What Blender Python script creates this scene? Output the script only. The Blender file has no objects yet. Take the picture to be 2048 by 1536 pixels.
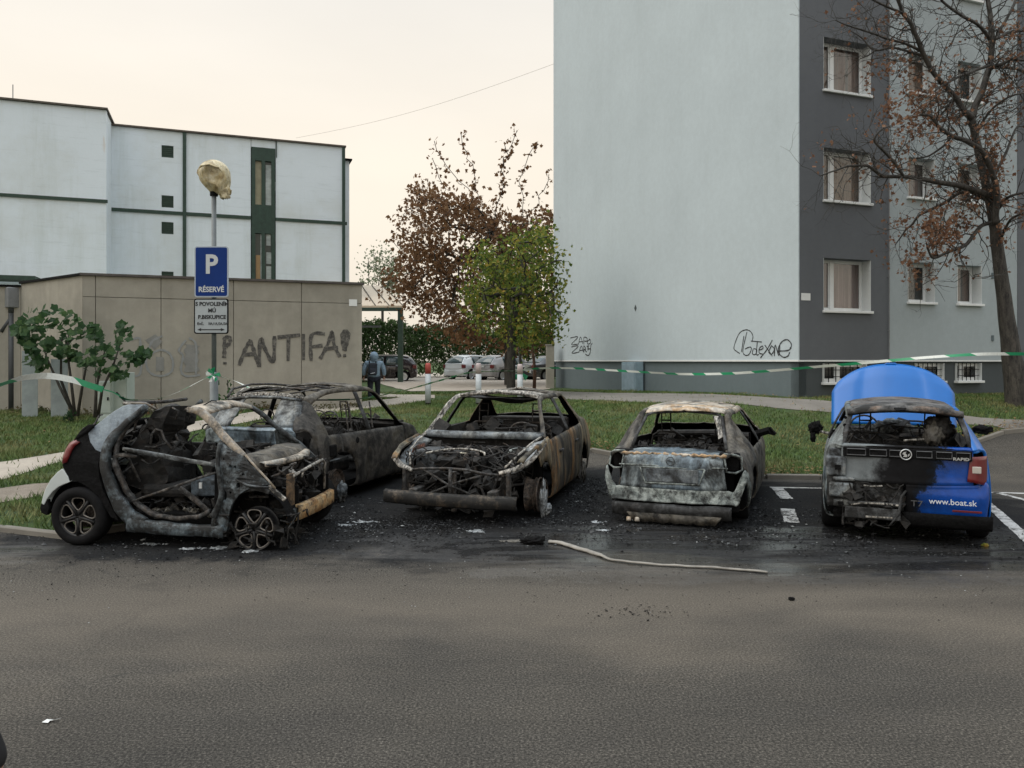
import bpy, bmesh, math, random
from mathutils import Vector, Matrix, noise
R = math.radians
sc = bpy.context.scene
# ---------------------------------------------------------------- camera
F = 1560.0; HY = 722.0; CH = 1.9
cam = bpy.data.cameras.new('camera'); camo = bpy.data.objects.new('camera', cam)
sc.collection.objects.link(camo); sc.camera = camo
camo.location = (0, 0, CH); camo.rotation_euler = (R(90), 0, 0)
cam.sensor_width = 36; cam.lens = 36*F/2048; cam.shift_y = -(768-HY)/2048
cam.clip_start = .05; cam.clip_end = 900
# ---------------------------------------------------------------- sky, sun, exposure
w = bpy.data.worlds.new('World'); sc.world = w; w.use_nodes = True
nt = w.node_tree; nt.nodes.clear()
wo = nt.nodes.new('ShaderNodeOutputWorld'); bg = nt.nodes.new('ShaderNodeBackground')
sky = nt.nodes.new('ShaderNodeTexSky'); sky.sky_type = 'NISHITA'; sky.sun_disc = False
SUN_EL, SUN_AZ = 54, -97      # azimuth from +Y towards +X
sky.sun_elevation = R(SUN_EL); sky.sun_rotation = R(SUN_AZ); sky.dust_density = 8; sky.air_density = 2
gray = nt.nodes.new('ShaderNodeMix'); gray.data_type = 'RGBA'; gray.blend_type = 'MIX'; gray.inputs[0].default_value = .93
tc = nt.nodes.new('ShaderNodeTexCoord'); sx = nt.nodes.new('ShaderNodeSeparateXYZ')
rp = nt.nodes.new('ShaderNodeValToRGB')
e = rp.color_ramp.elements
e[0].position = 0; e[0].color = (.50, .46, .40, 1)
e[1].position = 1; e[1].color = (10.2, 11.4, 12.4, 1)
for p_, c_ in ((.49, (.50, .46, .40)), (.505, (6.3, 5.7, 4.8)), (.62, (6.9, 6.25, 5.35)), (.74, (6.3, 6.1, 5.75)), (.86, (8.0, 8.6, 9.1))):
    n_ = e.new(p_); n_.color = (*c_, 1)
mr = nt.nodes.new('ShaderNodeMapRange'); mr.inputs[1].default_value = -1; mr.inputs[2].default_value = 1
nt.links.new(tc.outputs['Generated'], sx.inputs[0]); nt.links.new(sx.outputs[2], mr.inputs[0])
nt.links.new(mr.outputs[0], rp.inputs[0])
cn = nt.nodes.new('ShaderNodeTexNoise'); cn.inputs['Scale'].default_value = 1.6; cn.inputs['Detail'].default_value = 5; cmap = nt.nodes.new('ShaderNodeMapping'); cmap.inputs['Scale'].default_value = (1, 1, 3.5)
crp = nt.nodes.new('ShaderNodeMapRange'); crp.inputs[1].default_value = .3; crp.inputs[2].default_value = .7; crp.inputs[3].default_value = .94; crp.inputs[4].default_value = 1.05
cml = nt.nodes.new('ShaderNodeVectorMath'); cml.operation = 'SCALE'
nt.links.new(tc.outputs['Generated'], cmap.inputs[0]); nt.links.new(cmap.outputs[0], cn.inputs['Vector']); nt.links.new(cn.outputs['Fac'], crp.inputs[0]); nt.links.new(rp.outputs[0], cml.inputs[0]); nt.links.new(crp.outputs[0], cml.inputs['Scale'])
nt.links.new(sky.outputs[0], gray.inputs[6]); nt.links.new(cml.outputs[0], gray.inputs[7])
nt.links.new(gray.outputs[2], bg.inputs[0]); nt.links.new(bg.outputs[0], wo.inputs[0])
bg.inputs[1].default_value = .1
sl = bpy.data.lights.new('sun', 'SUN'); sl.energy = .95; sl.angle = R(60); sl.color = (1, .93, .82)
so = bpy.data.objects.new('sun', sl); sc.collection.objects.link(so)
sd = Vector((math.cos(R(SUN_EL))*math.sin(R(SUN_AZ)), math.cos(R(SUN_EL))*math.cos(R(SUN_AZ)), math.sin(R(SUN_EL))))
so.rotation_euler = (-sd).to_track_quat('-Z', 'Y').to_euler(); so.location = sd*60
sc.view_settings.view_transform = 'Standard'; sc.view_settings.look = 'None'
sc.view_settings.exposure = .60; sc.view_settings.gamma = 1; sc.view_settings.use_curve_mapping = False
sc.cycles.max_bounces = 6; sc.cycles.diffuse_bounces = 3; sc.cycles.glossy_bounces = 3; sc.cycles.transmission_bounces = 4
# ---------------------------------------------------------------- helpers
rnd = random.Random(7)
def lk(o, parent=None):
    sc.collection.objects.link(o)
    if parent: o.parent = parent
    return o
def tag(o, label=None, cat=None, group=None, kind=None):
    if label: o['label'] = label
    if cat: o['category'] = cat
    if group: o['group'] = group
    if kind: o['kind'] = kind
    return o
def empty(name, loc, rz=0, label=None, cat=None, group=None):
    o = bpy.data.objects.new(name, None); lk(o); o.empty_display_size = .2
    o.location = loc; o.rotation_euler = (0, 0, rz); return tag(o, label, cat, group)
def mk(name, vs, fs, m, parent=None, smooth=False, loc=None):
    me = bpy.data.meshes.new(name); me.from_pydata([tuple(v) for v in vs], [], fs); me.update()
    if m: me.materials.append(m)
    if smooth: me.polygons.foreach_set('use_smooth', [True]*len(me.polygons))
    o = bpy.data.objects.new(name, me); lk(o, parent)
    if loc: o.location = loc
    return o
def copy_tree(o, parent=None):
    c = o.copy(); lk(c)
    if parent: c.parent = parent
    for ch in list(o.children): copy_tree(ch, c)
    return c
def S(t):
    t = max(0., min(1., t)); return t*t*(3-2*t)
class MB:
    def __init__(s): s.v = []; s.f = []
    def add(s, vs, fs):
        n = len(s.v); s.v += [tuple(v) for v in vs]; s.f += [tuple(i+n for i in f) for f in fs]; return s
    def box(s, a, b, M=None):
        x0, y0, z0 = a; x1, y1, z1 = b
        vs = [Vector(p) for p in ((x0,y0,z0),(x1,y0,z0),(x1,y1,z0),(x0,y1,z0),(x0,y0,z1),(x1,y0,z1),(x1,y1,z1),(x0,y1,z1))]
        if M: vs = [M @ v for v in vs]
        return s.add(vs, [(0,3,2,1),(4,5,6,7),(0,1,5,4),(1,2,6,5),(2,3,7,6),(3,0,4,7)])
    def tube(s, pts, r, n=6, cap=True, flat=1.0):
        pts = [Vector(p) for p in pts]
        rs = r if isinstance(r, (list, tuple)) else [r]*len(pts)
        vs = []; up0 = None
        for i, p in enumerate(pts):
            d = (pts[min(i+1, len(pts)-1)] - pts[max(i-1, 0)])
            if d.length < 1e-9: d = Vector((0, 0, 1))
            d.normalize()
            if up0 is None: up0 = Vector((0, 0, 1)) if abs(d.z) < .9 else Vector((1, 0, 0))
            a = d.cross(up0)
            if a.length < 1e-4: a = d.cross(Vector((0, 1, 0)))
            a.normalize(); b = a.cross(d).normalized(); up0 = b
            for k in range(n):
                t = 2*math.pi*k/n; vs.append(p + (a*math.cos(t) + b*math.sin(t)*flat)*rs[i])
        fs = []
        for i in range(len(pts)-1):
            for k in range(n):
                a_ = i*n+k; b_ = i*n+(k+1) % n
                fs.append((a_, b_, b_+n, a_+n))
        if cap: fs.append(tuple(reversed(range(n)))); fs.append(tuple(range(len(pts)*n-n, len(pts)*n)))
        return s.add(vs, fs)
    def lathe(s, prof, n=24, M=None):       # prof (r, h) about local Y axis
        vs = []; fs = []
        for r_, h in prof:
            for k in range(n):
                t = 2*math.pi*k/n; v = Vector((r_*math.cos(t), h, r_*math.sin(t)))
                vs.append(M @ v if M else v)
        for i in range(len(prof)-1):
            for k in range(n):
                a_ = i*n+k; b_ = i*n+(k+1) % n; fs.append((a_, b_, b_+n, a_+n))
        return s.add(vs, fs)
    def prism(s, poly, fn0, fn1):           # poly list of 2D; fn maps 2D -> 3D for both faces
        n = len(poly); vs = [fn0(*p) for p in poly] + [fn1(*p) for p in poly]
        return s.add(vs, [tuple(range(n)), tuple(reversed(range(n, 2*n)))] + [(i, i+n, (i+1) % n+n, (i+1) % n) for i in range(n)])
    def split(s, name, m, parent=None, smooth=False, bevel=0):
        par = list(range(len(s.v)))
        def find(a):
            while par[a] != a: par[a] = par[par[a]]; a = par[a]
            return a
        for f in s.f:
            for i in f[1:]: par[find(i)] = find(f[0])
        isl = {}
        for f in s.f: isl.setdefault(find(f[0]), []).append(f)
        for fs in isl.values():
            ix = {}; q = MB()
            for f in fs:
                for i in f:
                    if i not in ix: ix[i] = len(q.v); q.v.append(s.v[i])
                q.f.append(tuple(ix[i] for i in f))
            q.build(name, m, parent, smooth, bevel)
    def build(s, name, m, parent=None, smooth=False, bevel=0, kind=None, loc=None):
        o = mk(name, s.v, s.f, m, parent, smooth, loc)
        if bevel:
            b = o.modifiers.new('bevel', 'BEVEL'); b.width = bevel; b.segments = 2; b.limit_method = 'ANGLE'
        if kind: o['kind'] = kind
        return o
def at(px, py, Y):                          # a point seen at photo pixel px,py lying at depth Y
    return Vector(((px-1024)/F*Y, Y, CH+(HY-py)/F*Y))
def gh(x, y):
    y0 = 12.6 - 3.9*S((-2.6-x)/2.4)
    y1 = 18.6
    P = .6 + .3*S(x/6.) - .06*S((-x-4)/6.)
    if y > 20: P = P - (P-.66)*.6*S((y-20)/14) + .1*S((y-33)/10)
    return P*S((y-y0)/(y1-y0)) if y < y1 else P
def G(px, py, dz=0):                        # where the ray through the pixel meets the ground
    k = (px-1024)/F; m = (HY-py)/F; y = 1.
    while y < 200:
        if CH+m*y <= gh(k*y, y)+dz: break
        y += .02
    return Vector((k*y, y, gh(k*y, y)+dz))
# ---------------------------------------------------------------- materials
class NM:
    def __init__(s, name):
        s.m = bpy.data.materials.new(name); s.m.use_nodes = True; s.nt = s.m.node_tree
        s.b = s.nt.nodes['Principled BSDF']; s.tc = None
    def n(s, t, **kw):
        x = s.nt.nodes.new(t)
        for k, v in kw.items(): setattr(x, k, v)
        return x
    def l(s, a, b): s.nt.links.new(a, b)
    def co(s, kind='Object', scale=(1, 1, 1)):
        if not s.tc: s.tc = s.n('ShaderNodeTexCoord')
        if scale == (1, 1, 1): return s.tc.outputs[kind]
        m = s.n('ShaderNodeMapping'); m.inputs['Scale'].default_value = scale; s.l(s.tc.outputs[kind], m.inputs[0]); return m.outputs[0]
    def noise(s, scale, detail=4, rough=.6, stretch=(1, 1, 1), kind='Object', dist=0):
        x = s.n('ShaderNodeTexNoise'); x.inputs['Scale'].default_value = scale; x.inputs['Detail'].default_value = detail
        x.inputs['Roughness'].default_value = rough; x.inputs['Distortion'].default_value = dist
        s.l(s.co(kind, stretch), x.inputs['Vector']); return x.outputs['Fac']
    def ramp(s, fac, stops, interp='LINEAR'):
        r = s.n('ShaderNodeValToRGB'); r.color_ramp.interpolation = interp; el = r.color_ramp.elements
        while len(el) > 1: el.remove(el[-1])
        for i, (p, c) in enumerate(stops):
            if not isinstance(c, (tuple, list)): c = (c, c, c)
            if i == 0: el[0].position = p; el[0].color = (*c, 1)
            else:
                q = el.new(p); q.color = (*c, 1)
        s.l(fac, r.inputs[0]); return r.outputs[0]
    def mix(s, f, a, b, bt='MIX'):
        x = s.n('ShaderNodeMix'); x.data_type = 'RGBA'; x.blend_type = bt
        for i, v in ((0, f), (6, a), (7, b)):
            if hasattr(v, 'is_linked') or isinstance(v, bpy.types.NodeSocket): s.l(v, x.inputs[i])
            elif i == 0: x.inputs[0].default_value = v
            else: x.inputs[i].default_value = (*v, 1) if isinstance(v, (tuple, list)) else (v, v, v, 1)
        return x.outputs[2]
    def math(s, op, a, b=None, c=None, clamp=False):
        x = s.n('ShaderNodeMath', operation=op); x.use_clamp = clamp
        for i, v in enumerate((a, b, c)):
            if v is None: continue
            if isinstance(v, bpy.types.NodeSocket): s.l(v, x.inputs[i])
            else: x.inputs[i].default_value = v
        return x.outputs[0]
    def set(s, col=None, rough=None, metal=None, bump=None, bs=.3, bd=.02, spec=None, coat=None, alpha=None):
        for k, v in (('Base Color', col), ('Roughness', rough), ('Metallic', metal), ('Specular IOR Level', spec), ('Coat Weight', coat)):
            if v is None: continue
            if isinstance(v, bpy.types.NodeSocket): s.l(v, s.b.inputs[k])
            else: s.b.inputs[k].default_value = (*v, 1) if k == 'Base Color' else v
        if bump is not None:
            x = s.n('ShaderNodeBump'); x.inputs['Strength'].default_value = bs; x.inputs['Distance'].default_value = bd
            s.l(bump, x.inputs['Height']); s.l(x.outputs[0], s.b.inputs['Normal'])
        return s.m
def plain(name, col, rough=.6, metal=0, var=.12, scale=6, bump=.0, bd=.01, stretch=(1,1,1), spec=None):
    m = NM(name); nz = m.noise(scale, 5, .65, stretch)
    c = m.ramp(nz, [(.25, tuple(x*(1-var) for x in col)), (.75, tuple(min(1, x*(1+var)) for x in col))])
    return m.set(c, rough, metal, nz if bump else None, bump, bd, spec=spec)
MATS = {}
def burnt(name, cols, scale=3, soot=.45, sootc=(.008, .008, .008), rough=.75, metal=.0, fine=.35, stretch=(1, 1, 1)):
    """scorched sheet steel: oxide colours in patches, soot clouds, fine speckle"""
    if name in MATS: return MATS[name]
    m = NM(name); a = m.noise(scale, 6, .62, stretch, dist=.6); n = len(cols)
    c = m.ramp(a, [(.34+.32*i/(n-1), k) for i, k in enumerate(cols)])
    b = m.noise(scale*1.7+.3, 8, .72, stretch, dist=.3)
    t_ = .625-.42*soot; k = m.ramp(b, [(t_-.07, 0.), (t_+.09, .96)])
    c = m.mix(k, c, sootc) if soot > 0 else c
    d = m.noise(30, 7, .72); c = m.mix(min(1, fine*1.25), c, m.ramp(d, [(.34, .25), (.5, .82), (.66, 1.45)]), 'MULTIPLY'); e_ = m.noise(2.4, 6, .7, (3.2, 3.2, .5)); c = m.mix(.55, c, m.ramp(e_, [(.38, .45), (.52, 1.0), (.66, 1.25)]), 'MULTIPLY')
    MATS[name] = m.set(c, m.ramp(b, [(.3, max(0, rough-.2)), (.7, min(1, rough+.15))]), metal, m.noise(28, 6, .7), .5, .012)
    return MATS[name]
# ---- shared materials
m_black = plain('charred_black', (.007, .007, .0075), .85, var=.6, scale=25, bump=.6, bd=.02, spec=.12)
m_rubber = plain('rubber', (.009, .009, .010), .8, var=.4, scale=20, spec=.15)
m_int = burnt('burnt_interior', [(.005,.005,.005), (.013,.012,.011), (.03,.024,.02), (.008,.008,.008), (.055,.05,.045)], 6, .4)
m_frame = burnt('burnt_tube_metal', [(.02,.02,.02), (.10,.10,.10), (.05,.035,.025), (.16,.15,.14)], 8, .3)
m_whitepaint = plain('white_line_paint', (.62, .62, .60), .8, var=.25, scale=14)
m_white = plain('white_plastic', (.72, .74, .74), .4, var=.05)
m_glass = NM('window_glass'); m_glass.set((.03, .04, .045), .06, 0, spec=.6); m_glass = m_glass.m
m_steel = plain('galvanised_steel', (.22, .23, .24), .55, .3, var=.15, scale=8)
m_green = plain('dark_green_metal', (.022, .05, .036), .6, var=.35, scale=5)
m_conc = None
def concrete(name, col, seam=1.0):
    m = NM(name); a = m.noise(.55, 6, .6); b = m.noise(3.5, 8, .7); st = m.noise(1.6, 5, .6, (1, 1, .12)); f = m.noise(90, 3, .7)
    c = m.ramp(a, [(.3, tuple(x*.8 for x in col)), (.7, tuple(x*1.12 for x in col))])
    c = m.mix(.5, c, m.ramp(b, [(.3, .78), (.7, 1.15)]), 'MULTIPLY')
    c = m.mix(.4, c, m.ramp(st, [(.35, .72), (.6, 1.05)]), 'MULTIPLY')
    return m.set(c, .9, 0, f, .35, .01)
m_conc = concrete('grey_brown_concrete', (.33, .31, .265))
m_kerbst = concrete('kerb_concrete', (.20, .185, .16))
def render_wall(name, col, var=.1, sp=1.0, dirt=.0):
    m = NM(name); a = m.noise(.35, 6, .6); b = m.noise(6, 6, .65); f = m.noise(55, 4, .75)
    st = m.noise(1.2, 6, .65, (1, 1, .10))
    c = m.ramp(a, [(.3, tuple(x*(1-var) for x in col)), (.7, tuple(min(1, x*(1+var*.6)) for x in col))])
    c = m.mix(.35, c, m.ramp(b, [(.3, .86), (.65, 1.06)]), 'MULTIPLY')
    c = m.mix(.15+dirt, c, m.ramp(st, [(.3, .80), (.55, 1.03)]), 'MULTIPLY')
    c = m.mix(.22, c, m.ramp(f, [(.3, .6), (.6, 1.15)]), 'MULTIPLY')
    return m.set(c, .92, 0, f, .35*sp, .012)
m_gable = render_wall('pale_blue_render', (.475, .545, .585), var=.06)
m_dark = render_wall('dark_grey_render', (.125, .135, .15))
m_light = render_wall('light_grey_render', (.37, .42, .44))
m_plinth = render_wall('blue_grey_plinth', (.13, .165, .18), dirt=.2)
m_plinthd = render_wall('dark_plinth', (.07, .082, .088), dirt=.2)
# whitewashed prefab panels with rust streaks
m = NM('whitewashed_panel'); a = m.noise(.3, 7, .65); st = m.noise(.9, 6, .7, (1.2, 1.2, .12)); hz = m.noise(2.2, 6, .75, (.25, .25, 2.5)); rs = m.noise(1.1, 5, .6, (1.6, 1.6, .22))
c = m.ramp(a, [(.3, (.66, .71, .73)), (.5, (.74, .81, .87)), (.75, (.78, .85, .92))])
c = m.mix(.5, c, m.ramp(st, [(.32, (.80, .81, .77)), (.5, 1.0)]), 'MULTIPLY')
c = m.mix(.35, c, m.ramp(hz, [(.28, (.66, .68, .68)), (.45, 1.02)]), 'MULTIPLY')
c = m.mix(m.ramp(rs, [(.69, 0.), (.78, .55)]), c, (.52, .33, .16))
m_wpanel = m.set(c, .85, 0, m.noise(12, 6, .7), .25, .02)
# ---- asphalt, with a soot patch and wet sheen under the wrecks (positions in metres)
def blob(m, cx, cy, rx, ry, soft, nz, amp):
    s = m.n('ShaderNodeSeparateXYZ'); m.l(m.co(), s.inputs[0])
    dx = m.math('DIVIDE', m.math('SUBTRACT', s.outputs[0], cx), rx); dy = m.math('DIVIDE', m.math('SUBTRACT', s.outputs[1], cy), ry)
    d = m.math('SQRT', m.math('ADD', m.math('MULTIPLY', dx, dx), m.math('MULTIPLY', dy, dy)))
    d = m.math('ADD', d, m.math('MULTIPLY', m.math('SUBTRACT', nz, .5), amp))
    return m.math('DIVIDE', m.math('SUBTRACT', 1.0, d), soft, clamp=True)
m = NM('asphalt')
big = m.noise(.35, 5, .6, (1, 1.6, 1)); mid = m.noise(1.6, 7, .65, (.6, 1.5, 1)); strk = m.noise(1.1, 6, .6, (.35, 2.6, 1))
g1 = m.noise(70, 4, .8); g2 = m.noise(150, 2, .6); g3 = m.noise(34, 3, .7)
c = m.ramp(big, [(.3, (.040, .037, .033)), (.5, (.054, .049, .042)), (.72, (.078, .069, .057))])
c = m.mix(.6, c, m.ramp(mid, [(.28, .78), (.5, 1.0), (.72, 1.2)]), 'MULTIPLY')
c = m.mix(.3, c, m.ramp(strk, [(.3, .7), (.7, 1.25)]), 'MULTIPLY')
vc = m.n('ShaderNodeTexVoronoi'); vc.feature = 'DISTANCE_TO_EDGE'; vc.inputs['Scale'].default_value = .32; wv_ = m.n('ShaderNodeVectorMath'); wv_.operation = 'ADD'; nv_ = m.n('ShaderNodeTexNoise'); nv_.inputs['Scale'].default_value = 1.6; nv_.inputs['Detail'].default_value = 6; m.l(m.co(), nv_.inputs['Vector']); m.l(m.co(), wv_.inputs[0]); m.l(nv_.outputs['Color'], wv_.inputs[1]); m.l(wv_.outputs[0], vc.inputs['Vector'])
ck = m.math('MULTIPLY', m.ramp(vc.outputs['Distance'], [(.0, 1.), (.008, 0.)]), m.ramp(m.noise(.45, 4, .6), [(.5, 0.), (.58, .75)])); c = m.mix(ck, c, (.025, .024, .022))
st_ = m.ramp(m.noise(.75, 6, .7), [(.60, 0.), (.68, .45)]); c = m.mix(st_, c, (.05, .046, .042))
c = m.mix(.8, c, m.ramp(g1, [(.36, .16), (.44, .62), (.50, 1.0), (.56, 1.25), (.63, 2.5)]), 'MULTIPLY')
c = m.mix(.55, c, m.ramp(g2, [(.3, .45), (.7, 1.5)]), 'MULTIPLY')
spx = m.n('ShaderNodeSeparateXYZ'); m.l(m.co(), spx.inputs[0]); bw = m.math('ADD', m.math('DIVIDE', m.math('SUBTRACT', spx.outputs[1], 6.0), 1.3), m.math('MULTIPLY', m.math('SUBTRACT', big, .5), 3.0)); bnd = m.math('SUBTRACT', 1.0, m.math('ABSOLUTE', bw), clamp=True)
c = m.mix(m.math('MULTIPLY', bnd, .55), c, (.135, .115, .092)); c = m.mix(.5, c, m.ramp(g1, [(.34, .3), (.5, 1.0), (.66, 1.7)]), 'MULTIPLY')
wob = m.noise(1.1, 7, .68, (.7, 1.4, 1)); wob2 = m.noise(2.8, 6, .7)
k1 = blob(m, -.9, 10.7, 5.2, 3.7, .18, wob, .9)
k2 = blob(m, 3.6, 9.6, 4.0, 3.0, .20, wob, .9)
k3 = blob(m, -3.3, 8.4, 2.6, 1.15, .22, wob2, .8)
k = m.math('MAXIMUM', k1, m.math('MAXIMUM', k2, k3))
k4 = blob(m, 3.0, 6.75, 3.4, .36, .9, wob, 1.2)
k5 = blob(m, 4.6, 6.05, 2.3, .30, 1.1, wob, 1.6)
k = m.math('MAXIMUM', k, m.math('MULTIPLY', m.math('MAXIMUM', k4, k5), .55))
sootv = m.math('MULTIPLY', k, m.ramp(wob2, [(.3, 1.), (.6, .85), (.75, .6)]))
c = m.mix(sootv, c, m.ramp(g3, [(.3, (.006, .0065, .0075)), (.6, (.020, .021, .023)), (.75, (.05, .051, .053))]))
fl = m.n('ShaderNodeTexVoronoi'); fl.inputs['Scale'].default_value = 16; m.l(m.co(), fl.inputs['Vector'])
fk = m.math('MULTIPLY', m.ramp(fl.outputs['Distance'], [(.10, 1.), (.17, 0.)]), m.math('MULTIPLY', k, m.ramp(m.noise(2.3, 5, .7), [(.5, 0.), (.62, .9)])))
c = m.mix(m.math('MULTIPLY', fk, .5), c, (.14, .15, .155))
wet = m.math('MULTIPLY', m.math('MAXIMUM', blob(m, 2.9, 7.9, 4.8, 1.35, .3, wob2, 1.0), blob(m, -5.2, 7.75, 1.1, .5, .5, wob2, 1.2)), m.ramp(m.noise(.9, 5, .6, (.5, 3, 1)), [(.40, 0.), (.54, 1.)]))
r = m.math('SUBTRACT', m.ramp(g1, [(.3, .92), (.7, .72)]), m.math('MULTIPLY', wet, .62))
hb = m.math('ADD', m.math('MULTIPLY', g1, 1.0), m.math('MULTIPLY', g2, .5))
spc = m.math('ADD', m.math('SUBTRACT', .30, m.math('MULTIPLY', k, .24)), m.math('MULTIPLY', wet, .55))
m_asph = m.set(c, r, 0, hb, .09, .003, spec=spc)
m = NM('old_asphalt'); a = m.noise(1.2, 6, .65); g = m.noise(60, 4, .75)
c = m.mix(.6, m.ramp(a, [(.3, (.15, .14, .125)), (.7, (.22, .205, .185))]), m.ramp(g, [(.3, .6), (.7, 1.35)]), 'MULTIPLY')
m_path = m.set(c, .9, 0, g, .4, .01)
m = NM('pale_concrete_paving'); a = m.noise(1.6, 7, .7); g = m.noise(50, 4, .7)
c = m.mix(.5, m.ramp(a, [(.3, (.30, .265, .225)), (.7, (.44, .39, .33))]), m.ramp(g, [(.3, .7), (.7, 1.25)]), 'MULTIPLY')
m_pale = m.set(c, .9, 0, g, .4, .01)
m = NM('dirt'); a = m.noise(2.6, 7, .7); g = m.noise(45, 5, .75)
c = m.mix(.7, m.ramp(a, [(.3, (.14, .115, .09)), (.7, (.27, .235, .195))]), m.ramp(g, [(.3, .5), (.7, 1.5)]), 'MULTIPLY')
m_dirt = m.set(c, .95, 0, g, .6, .02)
m = NM('turf_soil'); a = m.noise(.8, 7, .7); b = m.noise(6, 6, .75); g = m.noise(70, 4, .8)
c = m.ramp(a, [(.3, (.030, .055, .014)), (.5, (.045, .085, .020)), (.68, (.085, .095, .035)), (.8, (.12, .10, .055))])
c = m.mix(.6, c, m.ramp(b, [(.3, .55), (.7, 1.35)]), 'MULTIPLY'); c = m.mix(.6, c, m.ramp(g, [(.3, .4), (.7, 1.6)]), 'MULTIPLY')
m_turf = m.set(c, .95, 0, g, .8, .03)
m = NM('grass_blade'); a = m.noise(.7, 6, .7); b = m.noise(9, 4, .7)
c = m.ramp(a, [(.32, (.055, .105, .022)), (.47, (.085, .14, .032)), (.58, (.15, .16, .055)), (.8, (.19, .165, .085))])
c = m.mix(.6, c, m.ramp(b, [(.3, .55), (.7, 1.45)]), 'MULTIPLY')
m_grass = m.set(c, .8)
def leafmat(name, stops, sc_=2.0):
    m = NM(name); a = m.noise(sc_, 5, .7); oi = m.n('ShaderNodeObjectInfo')
    f = m.math('ADD', a, m.math('MULTIPLY', m.math('SUBTRACT', oi.outputs['Random'], .5), .25))
    c = m.ramp(f, stops); m.b.inputs['Subsurface Weight'].default_value = 0
    m.set(c, .65, spec=.25); tl = m.n('ShaderNodeBsdfTranslucent'); m.l(c, tl.inputs[0]); mx_ = m.n('ShaderNodeMixShader'); mx_.inputs[0].default_value = .42; m.l(m.b.outputs[0], mx_.inputs[1]); m.l(tl.outputs[0], mx_.inputs[2]); m.l(mx_.outputs[0], m.nt.nodes['Material Output'].inputs[0]); return m.m
m_bark = burnt('tree_bark', [(.03,.026,.022), (.05,.045,.038), (.07,.062,.052)], 9, .15, stretch=(1, 1, .25))
m_spray = plain('black_spray_paint', (.018, .018, .02), .75, var=.3, scale=20)
# ---------------------------------------------------------------- ground
KERB = [(-40, 13.5), (-14, 10.1), (-9, 9.5), (-5.7, 8.72), (-4.75, 8.35), (-4.35, 8.75), (-3.9, 11.9), (-1, 13.6), (1.5, 14.75), (3.0, 13.5), (4.1, 12.6), (5.8, 12.5), (7.2, 13.9), (9.8, 15.6), (16, 17.2), (40, 24)]
def kerby(x):
    for (a, b), (c, d) in zip(KERB, KERB[1:]):
        if a <= x <= c: return b+(d-b)*(x-a)/(c-a)
    return KERB[0][1] if x < KERB[0][0] else KERB[-1][1]
def frange(a, b, s):
    n = max(1, int(round((b-a)/s))); return [a+(b-a)*i/n for i in range(n+1)]
def sheet(name, xs, ys, zf, m, keep=None, kind='structure', smooth=True):
    vs = [(x, y, zf(x, y)) for y in ys for x in xs]; nx = len(xs); fs = []
    for j in range(len(ys)-1):
        for i in range(nx-1):
            if keep and not keep((xs[i]+xs[i+1])/2, (ys[j]+ys[j+1])/2): continue
            fs.append((j*nx+i, j*nx+i+1, (j+1)*nx+i+1, (j+1)*nx+i))
    o = mk(name, vs, fs, m, None, smooth); o['kind'] = kind; return o
def ghl(x, y):      # the lawn's own surface: a kerb's height above the car park and dug out under the car park sheet
    d = y-kerby(x)
    return gh(x, y)+(.085*S(d/.25) if d > 0 else -.10) + (.02*noise.noise((x*.9, y*.9, 3)) if d > .3 else 0)
sheet('car_park_ground', frange(-60, 60, 3), frange(-30, 7, 3)+[8, 9, 10, 11, 12], lambda x, y: 0, m_asph)
sheet('car_park_ground', frange(-5.2, 24, .35), frange(12, 20, .35), lambda x, y: gh(x, y)*.0+gh(x, y), m_asph)
gx = frange(-60, -20, 5)+frange(-20, 20, .25)[1:]+frange(20, 60, 5)[1:]
gy = frange(8, 26, .2)+frange(26, 60, 2)[1:]+frange(60, 600, 45)[1:]
lawn = sheet('lawn_ground', gx, gy, lambda x, y: ghl(x, y) if y < 60 else gh(x, 60), m_turf)
def inpoly(x, y, P):
    c = False; n = len(P)
    for i in range(n):
        a, b = P[i], P[(i+1) % n]
        if (a[1] > y) != (b[1] > y) and x < (b[0]-a[0])*(y-a[1])/(b[1]-a[1])+a[0]: c = not c
    return c
PATHS = []
def strip(name, left, right, m, n=24, dz=.012, wob=.05):
    """a path sheet between two edge polylines given as photo pixels on the ground"""
    def res(pp):
        P = [G(*q).to_2d() for q in pp]; L = [0]
        for a, b in zip(P, P[1:]): L.append(L[-1]+(b-a).length)
        out = []
        for i in range(n*3+1):
            t = L[-1]*i/(n*3); k = max(j for j in range(len(L)) if L[j] <= t+1e-9); k = min(k, len(P)-2)
            q = P[k].lerp(P[k+1], (t-L[k])/max(1e-6, L[k+1]-L[k])); q = q + Vector((noise.noise((q.x*1.3, q.y*1.3, 1)), noise.noise((q.x*1.3, q.y*1.3, 9))))*wob
            out.append(q)
        return out
    A, B = res(left), res(right); W = 7; vs = []; fs = []
    for a, b in zip(A, B):
        for j in range(W):
            q = a.lerp(b, j/(W-1)); vs.append((q.x, q.y, ghl(q.x, q.y)+dz))
    for i in range(len(A)-1):
        for j in range(W-1): fs.append((i*W+j, i*W+j+1, (i+1)*W+j+1, (i+1)*W+j))
    PATHS.append([tuple(q) for q in A]+[tuple(q) for q in reversed(B)])
    o = mk(name, vs, fs, m, None, True); o['kind'] = 'structure'; return o
strip('footpath', [(-400, 975), (0, 937), (130, 915), (385, 853), (560, 826), (700, 812), (850, 796)], [(-400, 1050), (0, 975), (110, 938), (390, 872), (560, 842), (700, 830), (860, 806)], m_pale)
strip('dirt_path', [(-200, 1020), (0, 992), (60, 982), (150, 975), (260, 960)], [(-200, 1045), (0, 1022), (60, 1010), (150, 1000), (260, 975)], m_dirt, wob=.12)
strip('footpath', [(755, 793), (800, 794), (870, 795)], [(755, 800), (800, 801), (870, 802)], m_pale, n=6)
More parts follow.
